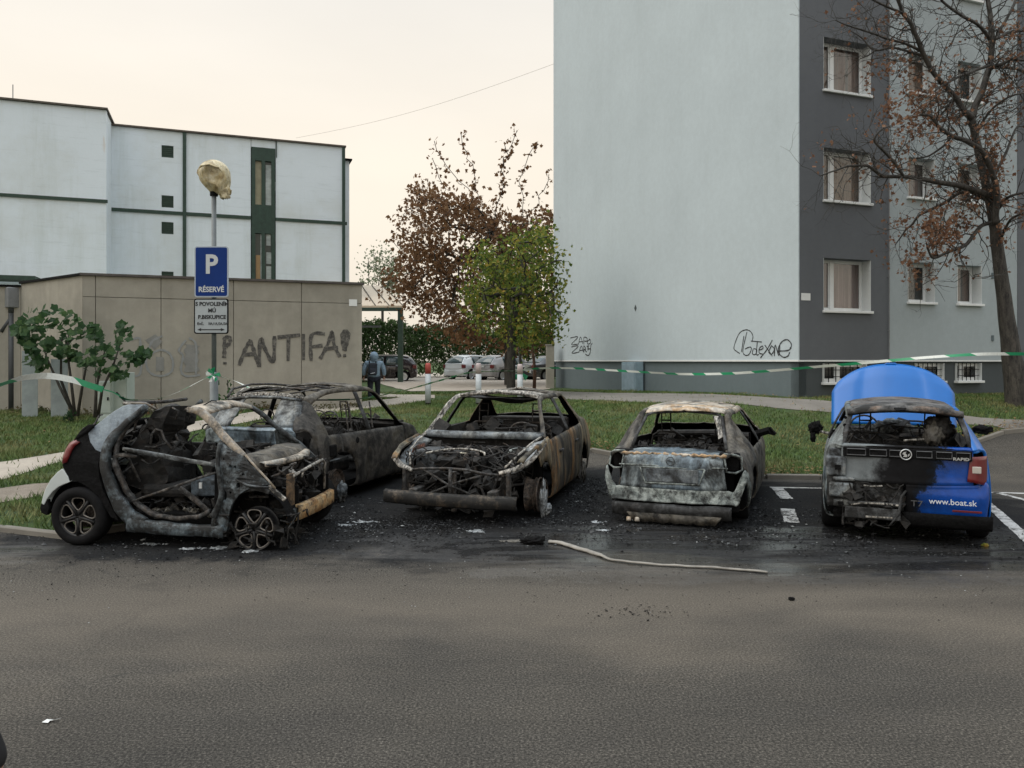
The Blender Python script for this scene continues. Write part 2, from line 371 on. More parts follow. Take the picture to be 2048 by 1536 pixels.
strip('footpath', [(1060, 784), (1330, 793), (1600, 806), (1660, 812), (1720, 816)], [(1060, 799), (1330, 814), (1600, 829), (1670, 834), (1730, 838)], m_path)
strip('footpath', [(1720, 816), (1960, 844), (2100, 852), (2300, 872)], [(1700, 838), (1960, 860), (2100, 868), (2300, 893)], m_path)
# far lane and car park behind the lawn
far = MB(); vs = []
def quadpatch(name, pp, m, dz=.02, nn=14):
    P = [G(*q) for q in pp]; vs = []; fs = []
    for i in range(nn+1):
        for j in range(nn+1):
            a = P[0].lerp(P[1], j/nn); b = P[3].lerp(P[2], j/nn); q = a.lerp(b, i/nn); vs.append((q.x, q.y, ghl(q.x, q.y)+dz))
    for i in range(nn):
        for j in range(nn): fs.append((i*(nn+1)+j, i*(nn+1)+j+1, (i+1)*(nn+1)+j+1, (i+1)*(nn+1)+j))
    PATHS.append([(q.x, q.y) for q in P])
    o = mk(name, vs, fs, m, None, True); o['kind'] = 'structure'; return o
quadpatch('lane', [(822, 788), (1100, 783), (1106, 752), (700, 757)], m_pale, nn=20)
quadpatch('lane', [(500, 758), (1200, 754), (1200, 746), (500, 748)], m_pale, dz=.03, nn=20)
# building apron
# ---------------------------------------------------------------- kerb stones
kerb = empty('kerb', (0, 0, 0)); kerb['kind'] = 'structure'
kb = None
for a, b in zip(KERB[1:-1], KERB[2:-1]):
    A, B = Vector(a), Vector(b); L = (B-A).length; n = max(1, round(L/1.0)); d = (B-A)/n
    for i in range(n):
        p = A+d*(i+.5); 
        if kb is None or True:
            q = MB().box((-.5, -.05, -.25), (.5, .05, .07))
            if kb is None:
                o = q.build('kerb_stone', m_kerbst, kerb, bevel=.012); kb = o.data
            else:
                o = bpy.data.objects.new('kerb_stone', kb); lk(o, kerb)
                bv = o.modifiers.new('bevel', 'BEVEL'); bv.width = .012
        z = gh(p.x, p.y); o.location = (p.x, p.y, z+rnd.uniform(-.012, .008)); o.scale = (d.length*.985, 1, 1)
        sl_ = gh(*(A+d*(i+1)))-gh(*(A+d*i))
        o.rotation_euler = (rnd.uniform(-.03, .03), -math.atan2(sl_, d.length), math.atan2(d.y, d.x)+rnd.uniform(-.01, .01))
# ---------------------------------------------------------------- painted bay lines
def line(pts, w, name='bay_line'):
    P = [G(*q).to_2d() for q in pts]; vs = []; fs = []; n = 24
    for (a, b) in zip(P, P[1:]):
        t = (b-a).normalized(); nn = Vector((-t.y, t.x))*w/2; k0 = len(vs)
        for i in range(n+1):
            q = a.lerp(b, i/n)
            for s_ in (-1, 1):
                u = q+nn*s_*(1+.18*noise.noise((q.x*7, q.y*7, s_))); vs.append((u.x, u.y, gh(u.x, u.y)+.004))
        for i in range(n): fs.append((k0+2*i, k0+2*i+2, k0+2*i+3, k0+2*i+1))
    o = mk(name, vs, fs, m_line, None); o['kind'] = 'structure'; return o
m = NM('worn_white_paint'); a = m.noise(9, 7, .8); b = m.noise(2.2, 4, .6)
c = m.mix(m.ramp(m.math('ADD', a, m.math('MULTIPLY', b, .35)), [(.66, 0.), (.78, 1.)]), (.50, .50, .49), (.06, .056, .05)); m_line = m.set(c, .85)
line([(1540, 975), (1760, 979), (2000, 986), (2200, 992)], .09)
line([(1554, 976), (1574, 998)], .17); line([(1574, 1018), (1584, 1046)], .17)
line([(1990, 985), (2048, 1000), (2150, 1030)], .09)
line([(1960, 996), (2000, 1030), (2090, 1110)], .13)
# ---------------------------------------------------------------- grass
gv = []; gf = []
def blade(x, y, z, h, w_, lean):
    a = rnd.uniform(0, 6.283); dx, dy = math.cos(a)*w_, math.sin(a)*w_; b = rnd.uniform(0, 6.283); lx, ly = math.cos(b)*lean, math.sin(b)*lean
    n = len(gv); gv.extend([(x-dx, y-dy, z-.01), (x+dx, y+dy, z-.01), (x+lx, y+ly, z+h)]); gf.append((n, n+1, n+2))
cnt = 0; tries = 0
while cnt < 150000 and tries < 800000:
    tries += 1
    x = rnd.uniform(-17, 16); y = rnd.uniform(8.3, 30)**1.0
    if abs(x/y) > .78: continue
    if rnd.random() > min(1, (13/y)**1.6): continue
    if y < kerby(x)+.08: continue
    if any(inpoly(x, y, P) for P in PATHS): 
        if rnd.random() > .012: continue
    dn = noise.noise((x*.55, y*.55, 5))+.5*noise.noise((x*2.1, y*2.1, 2))
    if dn < -.28 and rnd.random() < .75: continue
    # nothing grows inside the buildings
    if x > 1.8 and (x-7.16)*.3482+(y-19.49)*-.9375 < -.1 and (x-7.16)*(-.9375)-(y-19.49)*.3482 < .4: continue
    hh = rnd.uniform(.03, .075)*(1+.9*max(0, dn))
    if x < -5 and y < 13.2: hh *= 1.5
    blade(x, y, ghl(x, y), hh, rnd.uniform(.003, .007)*(1+y/16), hh*.7); cnt += 1
o = mk('grass', gv, gf, m_grass); tag(o, None, None, None, 'stuff')
# fallen leaves on the lawn
vs = []; fs = []
for i in range(1500):
    x = rnd.uniform(-12, 15); y = rnd.uniform(12.5, 22)
    if rnd.random() > (.15 if x < 5 else .9): continue
    if y < kerby(x): continue
    a = rnd.uniform(0, 6.28); r_ = rnd.uniform(.02, .045); z = ghl(x, y)+.04; n = len(vs)
    for k in range(4): vs.append((x+math.cos(a+k*1.57)*r_*(1 if k % 2 else .6), y+math.sin(a+k*1.57)*r_*(1 if k % 2 else .6), z+rnd.uniform(0, .03)))
    fs.append((n, n+1, n+2, n+3))
for i in range(2600):
    x = rnd.uniform(-4, 12); y = kerby(x)+abs(rnd.gauss(0, .22))-.04; a = rnd.uniform(0, 6.28); r_ = rnd.uniform(.012, .035); z = ghl(x, y)+.02+(.10 if y < kerby(x)+.02 else .02); n = len(vs)
    for k in range(4): vs.append((x+math.cos(a+k*1.57)*r_*(1 if k % 2 else .6), y+math.sin(a+k*1.57)*r_*(1 if k % 2 else .6), z+rnd.uniform(0, .03)))
    fs.append((n, n+1, n+2, n+3))
m_dry = leafmat('dry_fallen_leaf', [(.3, (.16, .09, .04)), (.5, (.30, .20, .10)), (.7, (.42, .33, .17))], 3)
o = mk('fallen_leaves', vs, fs, m_dry); o['kind'] = 'stuff'
# ---------------------------------------------------------------- apartment block (right)
U = Vector((.9375, .3482, 0)); N = Vector((.3482, -.9375, 0)); C0 = Vector((7.16, 19.49, 0)); ZZ = Vector((0, 0, 1))
ab = empty('apartment_block', (C0.x, C0.y, gh(C0.x, C0.y)), 0, 'pale blue and dark grey rendered apartment block with white windows, right of the lane', 'apartment block')
AB0 = Vector(ab.location)
def fp(s, z, d=0): return C0+U*s+ZZ*z-N*d-AB0       # facade: s along, z up, d into the wall
def gp(t, z, d=0): return C0-N*t+ZZ*z+U*d-AB0       # gable: t along (away), d into the wall
def slab(name, fn, a0, a1, z0, z1, d0, d1, m, parent, holes=(), bevel=0):
    """wall slab between depths d0 (outer) and d1 with rectangular holes"""
    xs = sorted({a0, a1, *[h[0] for h in holes], *[h[1] for h in holes]}); zs = sorted({z0, z1, *[h[2] for h in holes], *[h[3] for h in holes]})
    q = MB()
    def solid(i, j):
        if i < 0 or j < 0 or i >= len(xs)-1 or j >= len(zs)-1: return False
        cx, cz = (xs[i]+xs[i+1])/2, (zs[j]+zs[j+1])/2
        return not any(h[0] < cx < h[1] and h[2] < cz < h[3] for h in holes)
    for i in range(len(xs)-1):
        for j in range(len(zs)-1):
            if not solid(i, j): continue
            A, B, Z0, Z1 = xs[i], xs[i+1], zs[j], zs[j+1]
            q.add([fn(A, Z0, d0), fn(B, Z0, d0), fn(B, Z1, d0), fn(A, Z1, d0)], [(0, 1, 2, 3)])
            if not solid(i-1, j): q.add([fn(A, Z0, d1), fn(A, Z0, d0), fn(A, Z1, d0), fn(A, Z1, d1)], [(0, 1, 2, 3)])
            if not solid(i+1, j): q.add([fn(B, Z0, d0), fn(B, Z0, d1), fn(B, Z1, d1), fn(B, Z1, d0)], [(0, 1, 2, 3)])
            if not solid(i, j-1): q.add([fn(A, Z0, d0), fn(A, Z0, d1), fn(B, Z0, d1), fn(B, Z0, d0)], [(0, 1, 2, 3)])
            if not solid(i, j+1): q.add([fn(A, Z1, d0), fn(B, Z1, d0), fn(B, Z1, d1), fn(A, Z1, d1)], [(0, 1, 2, 3)])
    return q.build(name, m, parent)
def bx(q, fn, a0, a1, z0, z1, d0, d1):
    q.add([fn(a0,z0,d0), fn(a1,z0,d0), fn(a1,z0,d1), fn(a0,z0,d1), fn(a0,z1,d0), fn(a1,z1,d0), fn(a1,z1,d1), fn(a0,z1,d1)],
          [(0,3,2,1),(4,5,6,7),(0,1,5,4),(1,2,6,5),(2,3,7,6),(3,0,4,7)]); return q
# hole lists
DW = [(.78, 2.33, 3.16+2.8*k, 4.52+2.8*k) for k in range(5)]
LW = [(a, b, 3.45+2.8*k, 4.54+2.8*k) for k in range(5) for (a, b) in ((3.60, 4.56), (5.38, 6.30), (9.2, 10.9))]
BW = [(.80, 2.20, 1.33, 1.84), (3.9, 4.9, 1.33, 1.84), (5.36, 6.30, 1.33, 1.84)]
slab('gable_wall', gp, 0, 15.38, 1.9, 18.4, 0, .03, m_gable, ab)
slab('facade_wall', fp, 0.033, 2.94, 1.9, 18.4, 0, .38, m_dark, ab, DW)
slab('facade_wall', fp, 2.943, 7.7, 1.9, 18.4, 0.02, .38, m_light, ab, LW)
slab('facade_wall', fp, 7.703, 22, 1.9, 18.4, 0.0, .38, m_dark, ab, [h for h in LW if h[0] > 8])
slab('plinth', gp, .07, 15.3, .2, 1.897, .07, .30, m_plinth, ab)
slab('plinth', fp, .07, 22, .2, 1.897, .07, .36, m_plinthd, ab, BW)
q = MB(); bx(q, fp, .3, 21.7, 0.2, 18.45, .9, 12); q.build('inner_core', m_plinthd, ab)
q = MB(); bx(q, fp, -.1, 22, 18.4, 18.7, -.1, 15.4); q.build('roof', m_plinthd, ab)
q = MB(); bx(q, gp, .0, 15.38, 1.885, 1.93, -.012, .0); bx(q, fp, -.012, 7.7, 1.885, 1.925, -.012, -.001); q.build('drip_edge', m_white, ab)
m_curt = NM('curtain'); st = m_curt.noise(7, 3, .5, (1, 1, .02)); c_ = m_curt.ramp(st, [(.35, (.30, .15, .11)), (.5, (.55, .33, .27)), (.65, (.36, .30, .28))]); m_curt = m_curt.set(c_, .9)
m_curt2 = plain('pink_curtain', (.75, .45, .42), .9, var=.5, scale=5, stretch=(3, 3, .05))
m_brownbl = plain('brown_blind', (.38, .20, .12), .7, var=.35, scale=3)
m_roomd = plain('dark_room', (.02, .022, .022), .9)
m_wglass = NM('facade_glass'); m_wglass.b.inputs['Transmission Weight'].default_value = .0
m_wglass.set((.045, .055, .055), .08, 0, spec=.55); m_wglass = m_wglass.m
m_tglass = NM('clear_pane'); tg = m_tglass
tr = tg.n('ShaderNodeBsdfTransparent'); tr.inputs[0].default_value = (.74, .77, .77, 1); gl = tg.n('ShaderNodeBsdfGlossy'); gl.inputs['Roughness'].default_value = .03
fr = tg.n('ShaderNodeFresnel'); fr.inputs[0].default_value = 1.5; mx = tg.n('ShaderNodeMixShader'); out = tg.nt.nodes['Material Output']
mx.inputs[0].default_value = .09; tg.l(tr.outputs[0], mx.inputs[1]); tg.l(gl.outputs[0], mx.inputs[2]); tg.l(mx.outputs[0], out.inputs[0]); m_tglass = tg.m
def window(h, split, curt, reveal=.30, sill=True, bars=False, wp=ab, fn=fp, blinds=None):
    a0, a1, z0, z1 = h; fw = .055; q = MB()
    d0 = reveal; d1 = reveal+.06
    bx(q, fn, a0+.002, a0+fw, z0+.03, z1-.002, d0, d1); bx(q, fn, a1-fw, a1-.002, z0+.03, z1-.002, d0, d1)
    bx(q, fn, a0+fw, a1-fw, z1-fw, z1-.002, d0, d1); bx(q, fn, a0+fw, a1-fw, z0+.03, z0+.03+fw, d0, d1)
    for s_ in split: bx(q, fn, s_-.055, s_+.055, z0+.03+fw, z1-fw, d0-.015, d1)
    wn = q.build('window', m_white, wp)
    edges = [a0+fw]+[v for s_ in split for v in (s_-.055, s_+.055)]+[a1-fw]
    for i in range(0, len(edges), 2):
        e0, e1 = edges[i], edges[i+1]
        q = MB(); bx(q, fn, e0-.005, e1+.005, z0+.03+fw-.005, z1-fw+.005, d0+.03, d0+.04); q.build('pane', m_tglass, wn)
        # sash rim
        q = MB(); sw = .035 if e1-e0 > .25 else .02
        bx(q, fn, e0, e0+sw, z0+.03+fw, z1-fw, d0+.005, d0+.028); bx(q, fn, e1-sw, e1, z0+.03+fw, z1-fw, d0+.005, d0+.028)
        bx(q, fn, e0+sw, e1-sw, z0+.03+fw, z0+.03+fw+sw, d0+.005, d0+.028); bx(q, fn, e0+sw, e1-sw, z1-fw-sw, z1-fw, d0+.005, d0+.028)
        q.build('sash', m_white, wn)
    # curtain: pleated sheet
    vs = []; fs = []; nn = 50
    for i in range(nn+1):
        s_ = a0-.12+(a1-a0+.24)*i/nn; dd = d0+.105+.018*math.sin(i*1.9)+.01*math.sin(i*.7)
        vs += [fn(s_, z0-.05, dd), fn(s_, z1+.05, dd)]
    for i in range(nn): fs.append((2*i, 2*i+2, 2*i+3, 2*i+1))
    mk('curtain', vs, fs, curt, wn, True)
    if sill:
        q = MB(); bx(q, fn, a0-.03, a1+.03, z0-.035, z0+.03, -.07, d0); q.build('sill', m_white, wn, bevel=.008)
        q = MB(); bx(q, fn, a1-.012, a1-.0015, z0+.03, z1-.001, .003, d0); bx(q, fn, a0+.0015, a0+.012, z0+.03, z1-.001, .003, d0); q.split('reveal_lining', m_revl, wn)
    if bars:
        q = MB()
        for k in range(1, 6): 
            s_ = a0+(a1-a0)*k/6; bx(q, fn, s_-.008, s_+.008, z0+.03, z1, .09, .105)
        for k in (1, 2): zz = z0+(z1-z0)*k/3; bx(q, fn, a0, a1, zz-.008, zz+.008, .075, .09)
        q.build('bars', m_black, wn)['kind'] = 'stuff'
    return wn
m_revl = render_wall('white_reveal_render', (.62, .65, .65), dirt=.3)
for k, h in enumerate(DW): window(h, [1.30], [m_curt2, m_brownbl, m_curt, m_curt, m_curt][k])
for k, h in enumerate(LW):
    if h[0] < 9: window(h, [], m_curt3 if False else [m_roomd, m_curt, m_brownbl][(k//3+k) % 3], reveal=.30)
    else: window(h, [(h[0]+h[1])/2], m_curt)
for h in BW: window(h, [(h[0]+h[1])/2-.15], m_roomd, reveal=.14, bars=True)
# lightning conductor, plaques, vents
q = MB(); q.tube([fp(2.90, .9, -.05), fp(2.90, 18.3, -.05)], .012, 6); 
for k in range(10):
    z = 1.3+1.4*k; bx(q, fp, 2.885, 2.915, z, z+.02, -.05, .0)
q.build('lightning_conductor', m_steel, ab)
q = MB(); bx(q, fp, .08, .36, 3.42, 3.60, -.012, -.001); q.build('plaque', m_white, ab)
for (s_, z) in ((6.72, 4.3), (7.25, 4.3), (6.72, 2.55)):
    q = MB(); bx(q, fp, s_-.035, s_+.035, z-.09, z+.07, -.01, .018); q.build('vent', m_plinth, ab)
q = MB(); t = 8.2; q.add([gp(t, 3.62, -.006), gp(t-.09, 3.74, -.006), gp(t-.0, 3.87, -.006), gp(t+.09, 3.74, -.006)], [(0, 1, 2, 3)]); q.build('paint_chip', m_plinthd, ab)
# grey electric cabinet built against the gable
def gabt(px): k = (px-1024)/F; return (k*19.49-7.16)/(-.3482-.9375*k)
t0, t1 = gabt(1287), gabt(1259)
ec = empty('electric_cabinet', (C0-N*(t0+.3)+ZZ*gh(5, 24)), 0, 'pale grey steel electric cabinet standing against the dark plinth of the blue gable', 'cabinet')
EC = Vector(ec.location)
def ep(t, z, d=0): return C0-N*t+ZZ*z+U*d-EC
q = MB(); bx(q, ep, t0, t1, .72, 1.86, -.32, .0); q.build('body', plain('cabinet_grey_blue', (.24, .33, .39), .55, var=.2, scale=4), ec, bevel=.015)
q = MB(); bx(q, ep, t0+.05, t1-.05, .85, 1.80, -.34, -.322); q.build('door', plain('cabinet_door', (.27, .36, .43), .5, var=.2, scale=4), ec, bevel=.008)
q = MB(); bx(q, ep, (t0+t1)/2-.1, (t0+t1)/2+.12, 1.52, 1.56, -.352, -.341); q.build('warning_label', plain('red_white_label', (.55, .35, .33), .6), ec)
q = MB(); bx(q, ep, t0-.04, t1+.04, .5, .72, -.36, .0); q.build('base', m_conc, ec)
# concrete gate pillar left of the gable
gpil = empty('gate_pillar', at(1100, 722, 33)-ZZ*1.3, 0, 'plain grey concrete pillar beside the left edge of the blue gable', 'pillar')
q = MB(); q.box((-.17, -.17, -.3), (.17, .17, 1.95)); q.box((-.2, -.2, 1.951), (.2, .2, 2.0)); q.build('shaft', m_conc, gpil, bevel=.01)
# ---------------------------------------------------------------- strokes for graffiti
def strokes(name, fn, lines, w_, m, parent, lift=.004, dots=()):
    q = MB(); lay = 0
    for L in lines:
        pts = [Vector(p) for p in L]
        # smooth resample
        if len(pts) > 2:
            out = []
            for i in range(len(pts)-1):
                p0, p1, p2, p3 = pts[max(0, i-1)], pts[i], pts[i+1], pts[min(len(pts)-1, i+2)]
                for k in range(6):
                    t = k/6; out.append(.5*((2*p1)+(p2-p0)*t+(2*p0-5*p1+4*p2-p3)*t*t+(3*p1-3*p2+p0-p3)*t**3*1.0 if False else (2*p1)+(p2-p0)*t+(2*p0-5*p1+4*p2-p3)*t*t+(-p0+3*p1-3*p2+p3)*t**3))
            pts = out+[pts[-1]]
        lay += 1; z = lift+lay*.0006; vs = []; fs = []
        for i, p in enumerate(pts):
            d = pts[min(i+1, len(pts)-1)]-pts[max(i-1, 0)]; d = d.normalized() if d.length > 0 else Vector((1, 0)); n_ = Vector((-d.y, d.x))
            ww = w_/2*(1+.22*math.sin(i*1.7+lay))
            a = p+n_*ww; b = p-n_*ww; vs += [fn(a.x, a.y, -z), fn(b.x, b.y, -z)]
        for i in range(len(pts)-1): fs.append((2*i, 2*i+1, 2*i+3, 2*i+2))
        q.add(vs, fs)
    return q.build(name, m, parent)
# on the gable: s grows to the RIGHT (towards the corner)
def gpx(px, py):           # photo pixel on the gable plane -> (t, z)
    k = (px-1024)/F; t = (k*19.49-7.16)/(-.3482-.9375*k); Y = 19.49+.9375*t; return (t, CH+(HY-py)/F*Y)
g1 = [[(1141,676),(1156,674),(1143,689),(1157,688)], [(1157,689),(1161,674),(1166,688)], [(1158,684),(1166,683)], [(1168,689),(1168,675),(1174,676),(1174,682),(1168,682)],
      [(1180,679),(1175,683),(1176,688),(1181,686),(1181,680),(1178,678)], [(1185,686),(1182,690)],
      [(1143,694),(1157,692),(1144,706),(1158,704)], [(1158,705),(1163,692),(1167,704)], [(1160,701),(1167,700)], [(1168,705),(1168,692),(1172,698),(1169,699),(1174,704)], [(1174,693),(1178,691)], [(1176,693),(1176,701)],
      [(1177,692),(1177,698),(1181,697)], [(1182,690),(1181,704),(1177,711),(1171,708)]]
g2 = [[(1480,707),(1474,703),(1468,695),(1478,668),(1490,660),(1500,662),(1506,672),(1504,684)], [(1488,672),(1483,704)], [(1494,664),(1486,700),(1490,710),(1498,709),(1503,698),(1500,694),(1490,698)],
      [(1507,697),(1505,707),(1511,709),(1514,700),(1508,697)], [(1502,682),(1524,684)], [(1515,684),(1513,708),(1518,709)], [(1519,700),(1526,697),(1525,692),(1519,697),(1519,706),(1526,708)],
      [(1545,680),(1535,698),(1521,716)], [(1530,690),(1545,712)], [(1543,692),(1538,704),(1544,708),(1549,698),(1543,691)], [(1549,712),(1551,690),(1558,711),(1560,690)],
      [(1557,702),(1578,700),(1583,688),(1574,679),(1562,686),(1557,702),(1566,714),(1576,712),(1580,704)], [(1580,696),(1583,696)]]
strokes('graffiti', lambda a, b, d: gp(a, b, d), [[gpx(*p) for p in L] for L in g1], .035, m_spray, ab)
strokes('graffiti', lambda a, b, d: gp(a, b, d), [[gpx(*p) for p in L] for L in g2], .028, m_spray, ab)
# ---------------------------------------------------------------- low concrete building (left)
gb = empty('concrete_building', (-10, 19, gh(-10, 19)), 0, 'low bare concrete building with spray painted words, left behind the lamp post', 'building')
GB0 = Vector(gb.location)
A0 = Vector((-10.02, 18.2, 0)); LG = (Vector((-3.93, 20.46, 0))-A0).length
UG = (Vector((-3.93, 20.46, 0))-A0).normalized(); NG = Vector((UG.y, -UG.x, 0))
def wp(s, z, d=0): return A0+UG*s+ZZ*z-NG*d-GB0
def wpx(px, py):
    k = (px-1024)/F; s = (k*A0.y-A0.x)/(UG.x-UG.y*k); Y = A0.y+UG.y*s; return (s, CH+(HY-py)/F*Y)
TOP = 3.90; seams = [0, wpx(191, 0)[0], wpx(322, 0)[0], wpx(467, 0)[0], wpx(603, 0)[0], LG]
for a, b in zip(seams, seams[1:]):
    zh = wpx(330, 598)[1]
    for (z0, z1) in ((.3, zh), (zh+.012, TOP)):
        q = MB(); off = rnd.uniform(-.004, .004); bx(q, wp, a+.007, b-.007, z0, z1, off, .16); q.build('panel', m_conc, gb, bevel=.006)
q = MB(); bx(q, wp, .05, LG-.05, .3, TOP-.05, .05, 7.5); q.build('core_wall', m_conc, gb)
q = MB(); bx(q, wp, -.05, LG+.05, TOP, TOP+.055, -.06, 7.6); 
q.build('roof_edge', plain('rusty_roof_flashing', (.075, .065, .06), .7, var=.4), gb)
A1 = Vector((-12.75, 20.25, 0)); A2 = Vector((-17.5, 18.6, 0))
def seg(P, Q):
    u = (Q-P).normalized(); n = Vector((u.y, -u.x, 0))
    return lambda s, z, d=0: P+u*s+ZZ*z-n*d-GB0
f1 = seg(A1, A0); L1 = (A0-A1).length; f2 = seg(A2, A1); L2 = (A1-A2).length
q = MB(); bx(q, f1, 0, L1/2-.008, .3, TOP, 0, .3); q.build('panel', m_conc, gb); q = MB(); bx(q, f1, L1/2, L1-.006, .3, TOP, 0, .3); q.build('panel', m_conc, gb)
q = MB(); bx(q, f2, 0, L2-.01, .3, TOP-.08, 0, .3); q.build('panel', m_conc, gb)
q = MB(); bx(q, f1, 0, L1, TOP, TOP+.055, -.05, .6); bx(q, f2, 0, L2, TOP-.08, TOP-.03, -.05, .6); q.build('roof_edge', m_black, gb)
q = MB(); bx(q, f1, -.3, -.02, TOP-.62, TOP-.1, -.3, -.02); hopper = q.build('rain_hopper', m_steel, gb, bevel=.02)
q = MB(); p0 = f1(-.16, 0, -.16); q.tube([p0+ZZ*(TOP-.5), p0+ZZ*(TOP-.75)], .08, 10); q.tube([p0+ZZ*(TOP-.75), p0+ZZ*.3], .075, 10); q.tube([p0+ZZ*(TOP-.85), p0+Vector((-.2, -.1, TOP-1.25))], .05, 8); q.build('downpipe', plain('dark_zinc', (.06, .065, .07), .6, .3), gb, smooth=True)
q = MB(); a, z = wpx(698, 612); b, z2 = wpx(714, 599); bx(q, wp, a, b, z, z2, -.015, -.006); q.build('plaque', m_white, gb)
# painted panels low on the wall behind the bushes (pale blue-white remains of paint)
m_pale_p = plain('faded_pale_paint', (.30, .34, .35), .9, var=.25, scale=3)
for (x0, x1, y0, y1) in ((46, 74, 700, 808), (105, 135, 720, 800)):
    pass
m_f1 = NM('washed_black_spray'); a_ = m_f1.noise(14, 6, .8); c_ = m_f1.ramp(a_, [(.36, (.035, .034, .033)), (.52, (.09, .085, .078)), (.64, (.20, .19, .17))]); m_f1 = m_f1.set(c_, .9)
def vs_(L): return [[wpx(*p) for p in l] for l in L]
anti = [[(449,676),(449,700),(448,716)], [(447,677),(458,674),(460,684),(452,694)], [(450,724),(450,729)],
 [(478,731),(490,700),(500,682),(501,681)], [(500,681),(508,702),(516,728)], [(484,710),(508,708)],
 [(518,734),(521,678),(531,700),(546,724),(549,672)],
 [(555,675),(600,670)], [(577,674),(576,722)], [(607,668),(607,720)], [(622,722),(623,671),(650,668)], [(623,694),(645,691)],
 [(640,718),(655,690),(664,664),(668,690),(680,714)], [(648,698),(676,695)],
 [(688,700),(684,672),(690,662),(697,668),(694,684),(689,702)], [(690,666),(689,700)], [(689,708),(689,714)]]
strokes('graffiti', wp, vs_(anti), .088, m_f1, gb, lift=.006)
m_f2 = plain('faded_pale_grey_spray', (.26, .27, .27), .95, var=.15, scale=8)
old = [[(262,680),(278,676),(281,690),(281,745),(265,752)], [(325,672),(305,682),(297,700)], [(300,704),(292,722),(300,745),(322,752),(342,744),(346,724),(338,706),(320,700),(302,708)],
       [(372,680),(358,700),(366,712),(362,740),(372,752),(400,750)], [(378,676),(392,690),(392,748)]]
strokes('graffiti', wp, vs_(old), .05, m_f2, gb, lift=.006)
m_f3 = plain('faded_paint_fill', (.225, .225, .215), .95, var=.2, scale=5)
strokes('graffiti', wp, vs_([[(312,728),(328,728)], [(385,690),(382,715),(384,744)], [(300,690),(318,676)]]), .30, m_f3, gb, lift=.0052)
# ---------------------------------------------------------------- white prefab building
wb = empty('white_building', (-20, 45, gh(0, 45)), 0, 'long whitewashed prefab building with green trims and slit window, behind the concrete wall', 'building')
WB0 = Vector(wb.location); UW = U; NW = N
def mkline(px0, Y0):
    P = Vector(((px0-1024)/F*Y0, Y0, 0))
    def fn(s, z, d=0): return P+UW*s+ZZ*z-NW*d-WB0
    def pxs(px, py=HY):
        k = (px-1024)/F; s = (k*P.y-P.x)/(UW.x-UW.y*k); return s, CH+(HY-py)/F*(P.y+UW.y*s)
    return fn, pxs
fb, pb = mkline(690, 42.0); fl_, pl = mkline(213, 36.2)
ZT = pb(690, 295)[1]; ZB = pb(690, 447)[1]; ZL = .3
s213, s368, s502, s551, s690 = [pb(x)[0] for x in (213, 369, 502, 551, 690)]
slit = (s502+.02, s551-.02, ZL, pb(551, 298)[1])
vents = [(pb(323)[0], pb(347)[0], pb(335, b_)[1], pb(335, a_)[1]) for (a_, b_) in ((291, 315), (391, 415), (444, 468), (543, 567))]
ZM = 6.0
for (a, b) in ((s213-4, s368), (s368, s502), (s502, s551), (s551, s690)):
    for (z0, z1) in ((ZL, 3.9), (3.9, ZB), (ZB, ZT)):
        hs = [(v[0], v[1], max(v[2], z0), min(v[3], z1)) for v in vents if v[0] > a and v[1] < b and v[3] > z0 and v[2] < z1]
        if a == s502: 
            if z1 < ZT: continue
            z0 = slit[3]
            if z1-z0 < .05: continue
        slab('panel', fb, a+.012, b-.012, z0+.012, z1-.012, rnd.uniform(-.015, .015), .3, m_wpanel, wb, hs)
q = MB(); bx(q, fb, s213-4, s690-.03, ZL, ZT-.05, .4, 12); q.build('core_wall', m_green, wb)
for v in vents:
    q = MB(); bx(q, fb, v[0]+.01, v[1]-.01, v[2]+.01, v[3]-.01, .05, .12)
    for k in range(6): zz = v[2]+(v[3]-v[2])*(k+.5)/6; bx(q, fb, v[0]+.04, v[1]-.04, zz-.02, zz+.02, .02, .049)
    q.build('vent', m_green, wb)
q = MB()
bx(q, fb, s213-4, s502, ZB-.08, ZB+.08, -.07, .05); bx(q, fb, s551, s690+.1, ZB-.08, ZB+.08, -.07, .05); q.build('trim', m_green, wb)
for s_ in (s368, s690-.08):
    q = MB(); bx(q, fb, s_-.08, s_+.08, ZL, ZT-.01, -.085, .05); q.build('trim', m_green, wb)
q = MB(); bx(q, fb, s551+.03, s551+.07, pb(551, 315)[1], ZT-.02, -.05, .0); q.build('trim', m_green, wb)
q = MB(); bx(q, fb, s213-4, s690+.05, ZT, ZT+.08, -.12, 12.4); q.build('roof', plain('rusty_sheet_flashing', (.10, .08, .065), .8, var=.4), wb)
# slit window
wn = MB(); a0, a1, z0, z1 = slit; mid_ = (a0+a1)/2
for s_ in (a0+.10, mid_, a1-.10): bx(wn, fb, s_-.09, s_+.09, z0, z1, -.05, .2)
bands = [pb(526, y)[1] for y in (300, 322, 410, 467, 560)]
bx(wn, fb, a0, a1, bands[1], z1, -.04, .2); bx(wn, fb, a0, a1, bands[3], bands[2], -.04, .2)
wn = wn.build('window', m_green, wb)
m_tan = plain('tan_curtained_glass', (.33, .30, .20), .4, var=.3, scale=2); m_sh = plain('stacked_white_boxes', (.42, .46, .45), .7, var=.5, scale=1.3, stretch=(1, 1, 3)); m_dk = plain('dark_pane', (.03, .045, .04), .15)
for (a, b, z0_, z1_, mm) in ((a0+.19, mid_-.09, bands[2], bands[1], m_tan), (mid_+.09, a1-.19, bands[2], bands[1], m_dk), (a0+.19, mid_-.09, ZL, bands[3], m_dk), (mid_+.09, a1-.19, ZL, bands[3], m_dk)):
    q = MB(); bx(q, fb, a, b, z0_, z1_, .10, .13); q.build('pane', mm, wn)
q = MB()
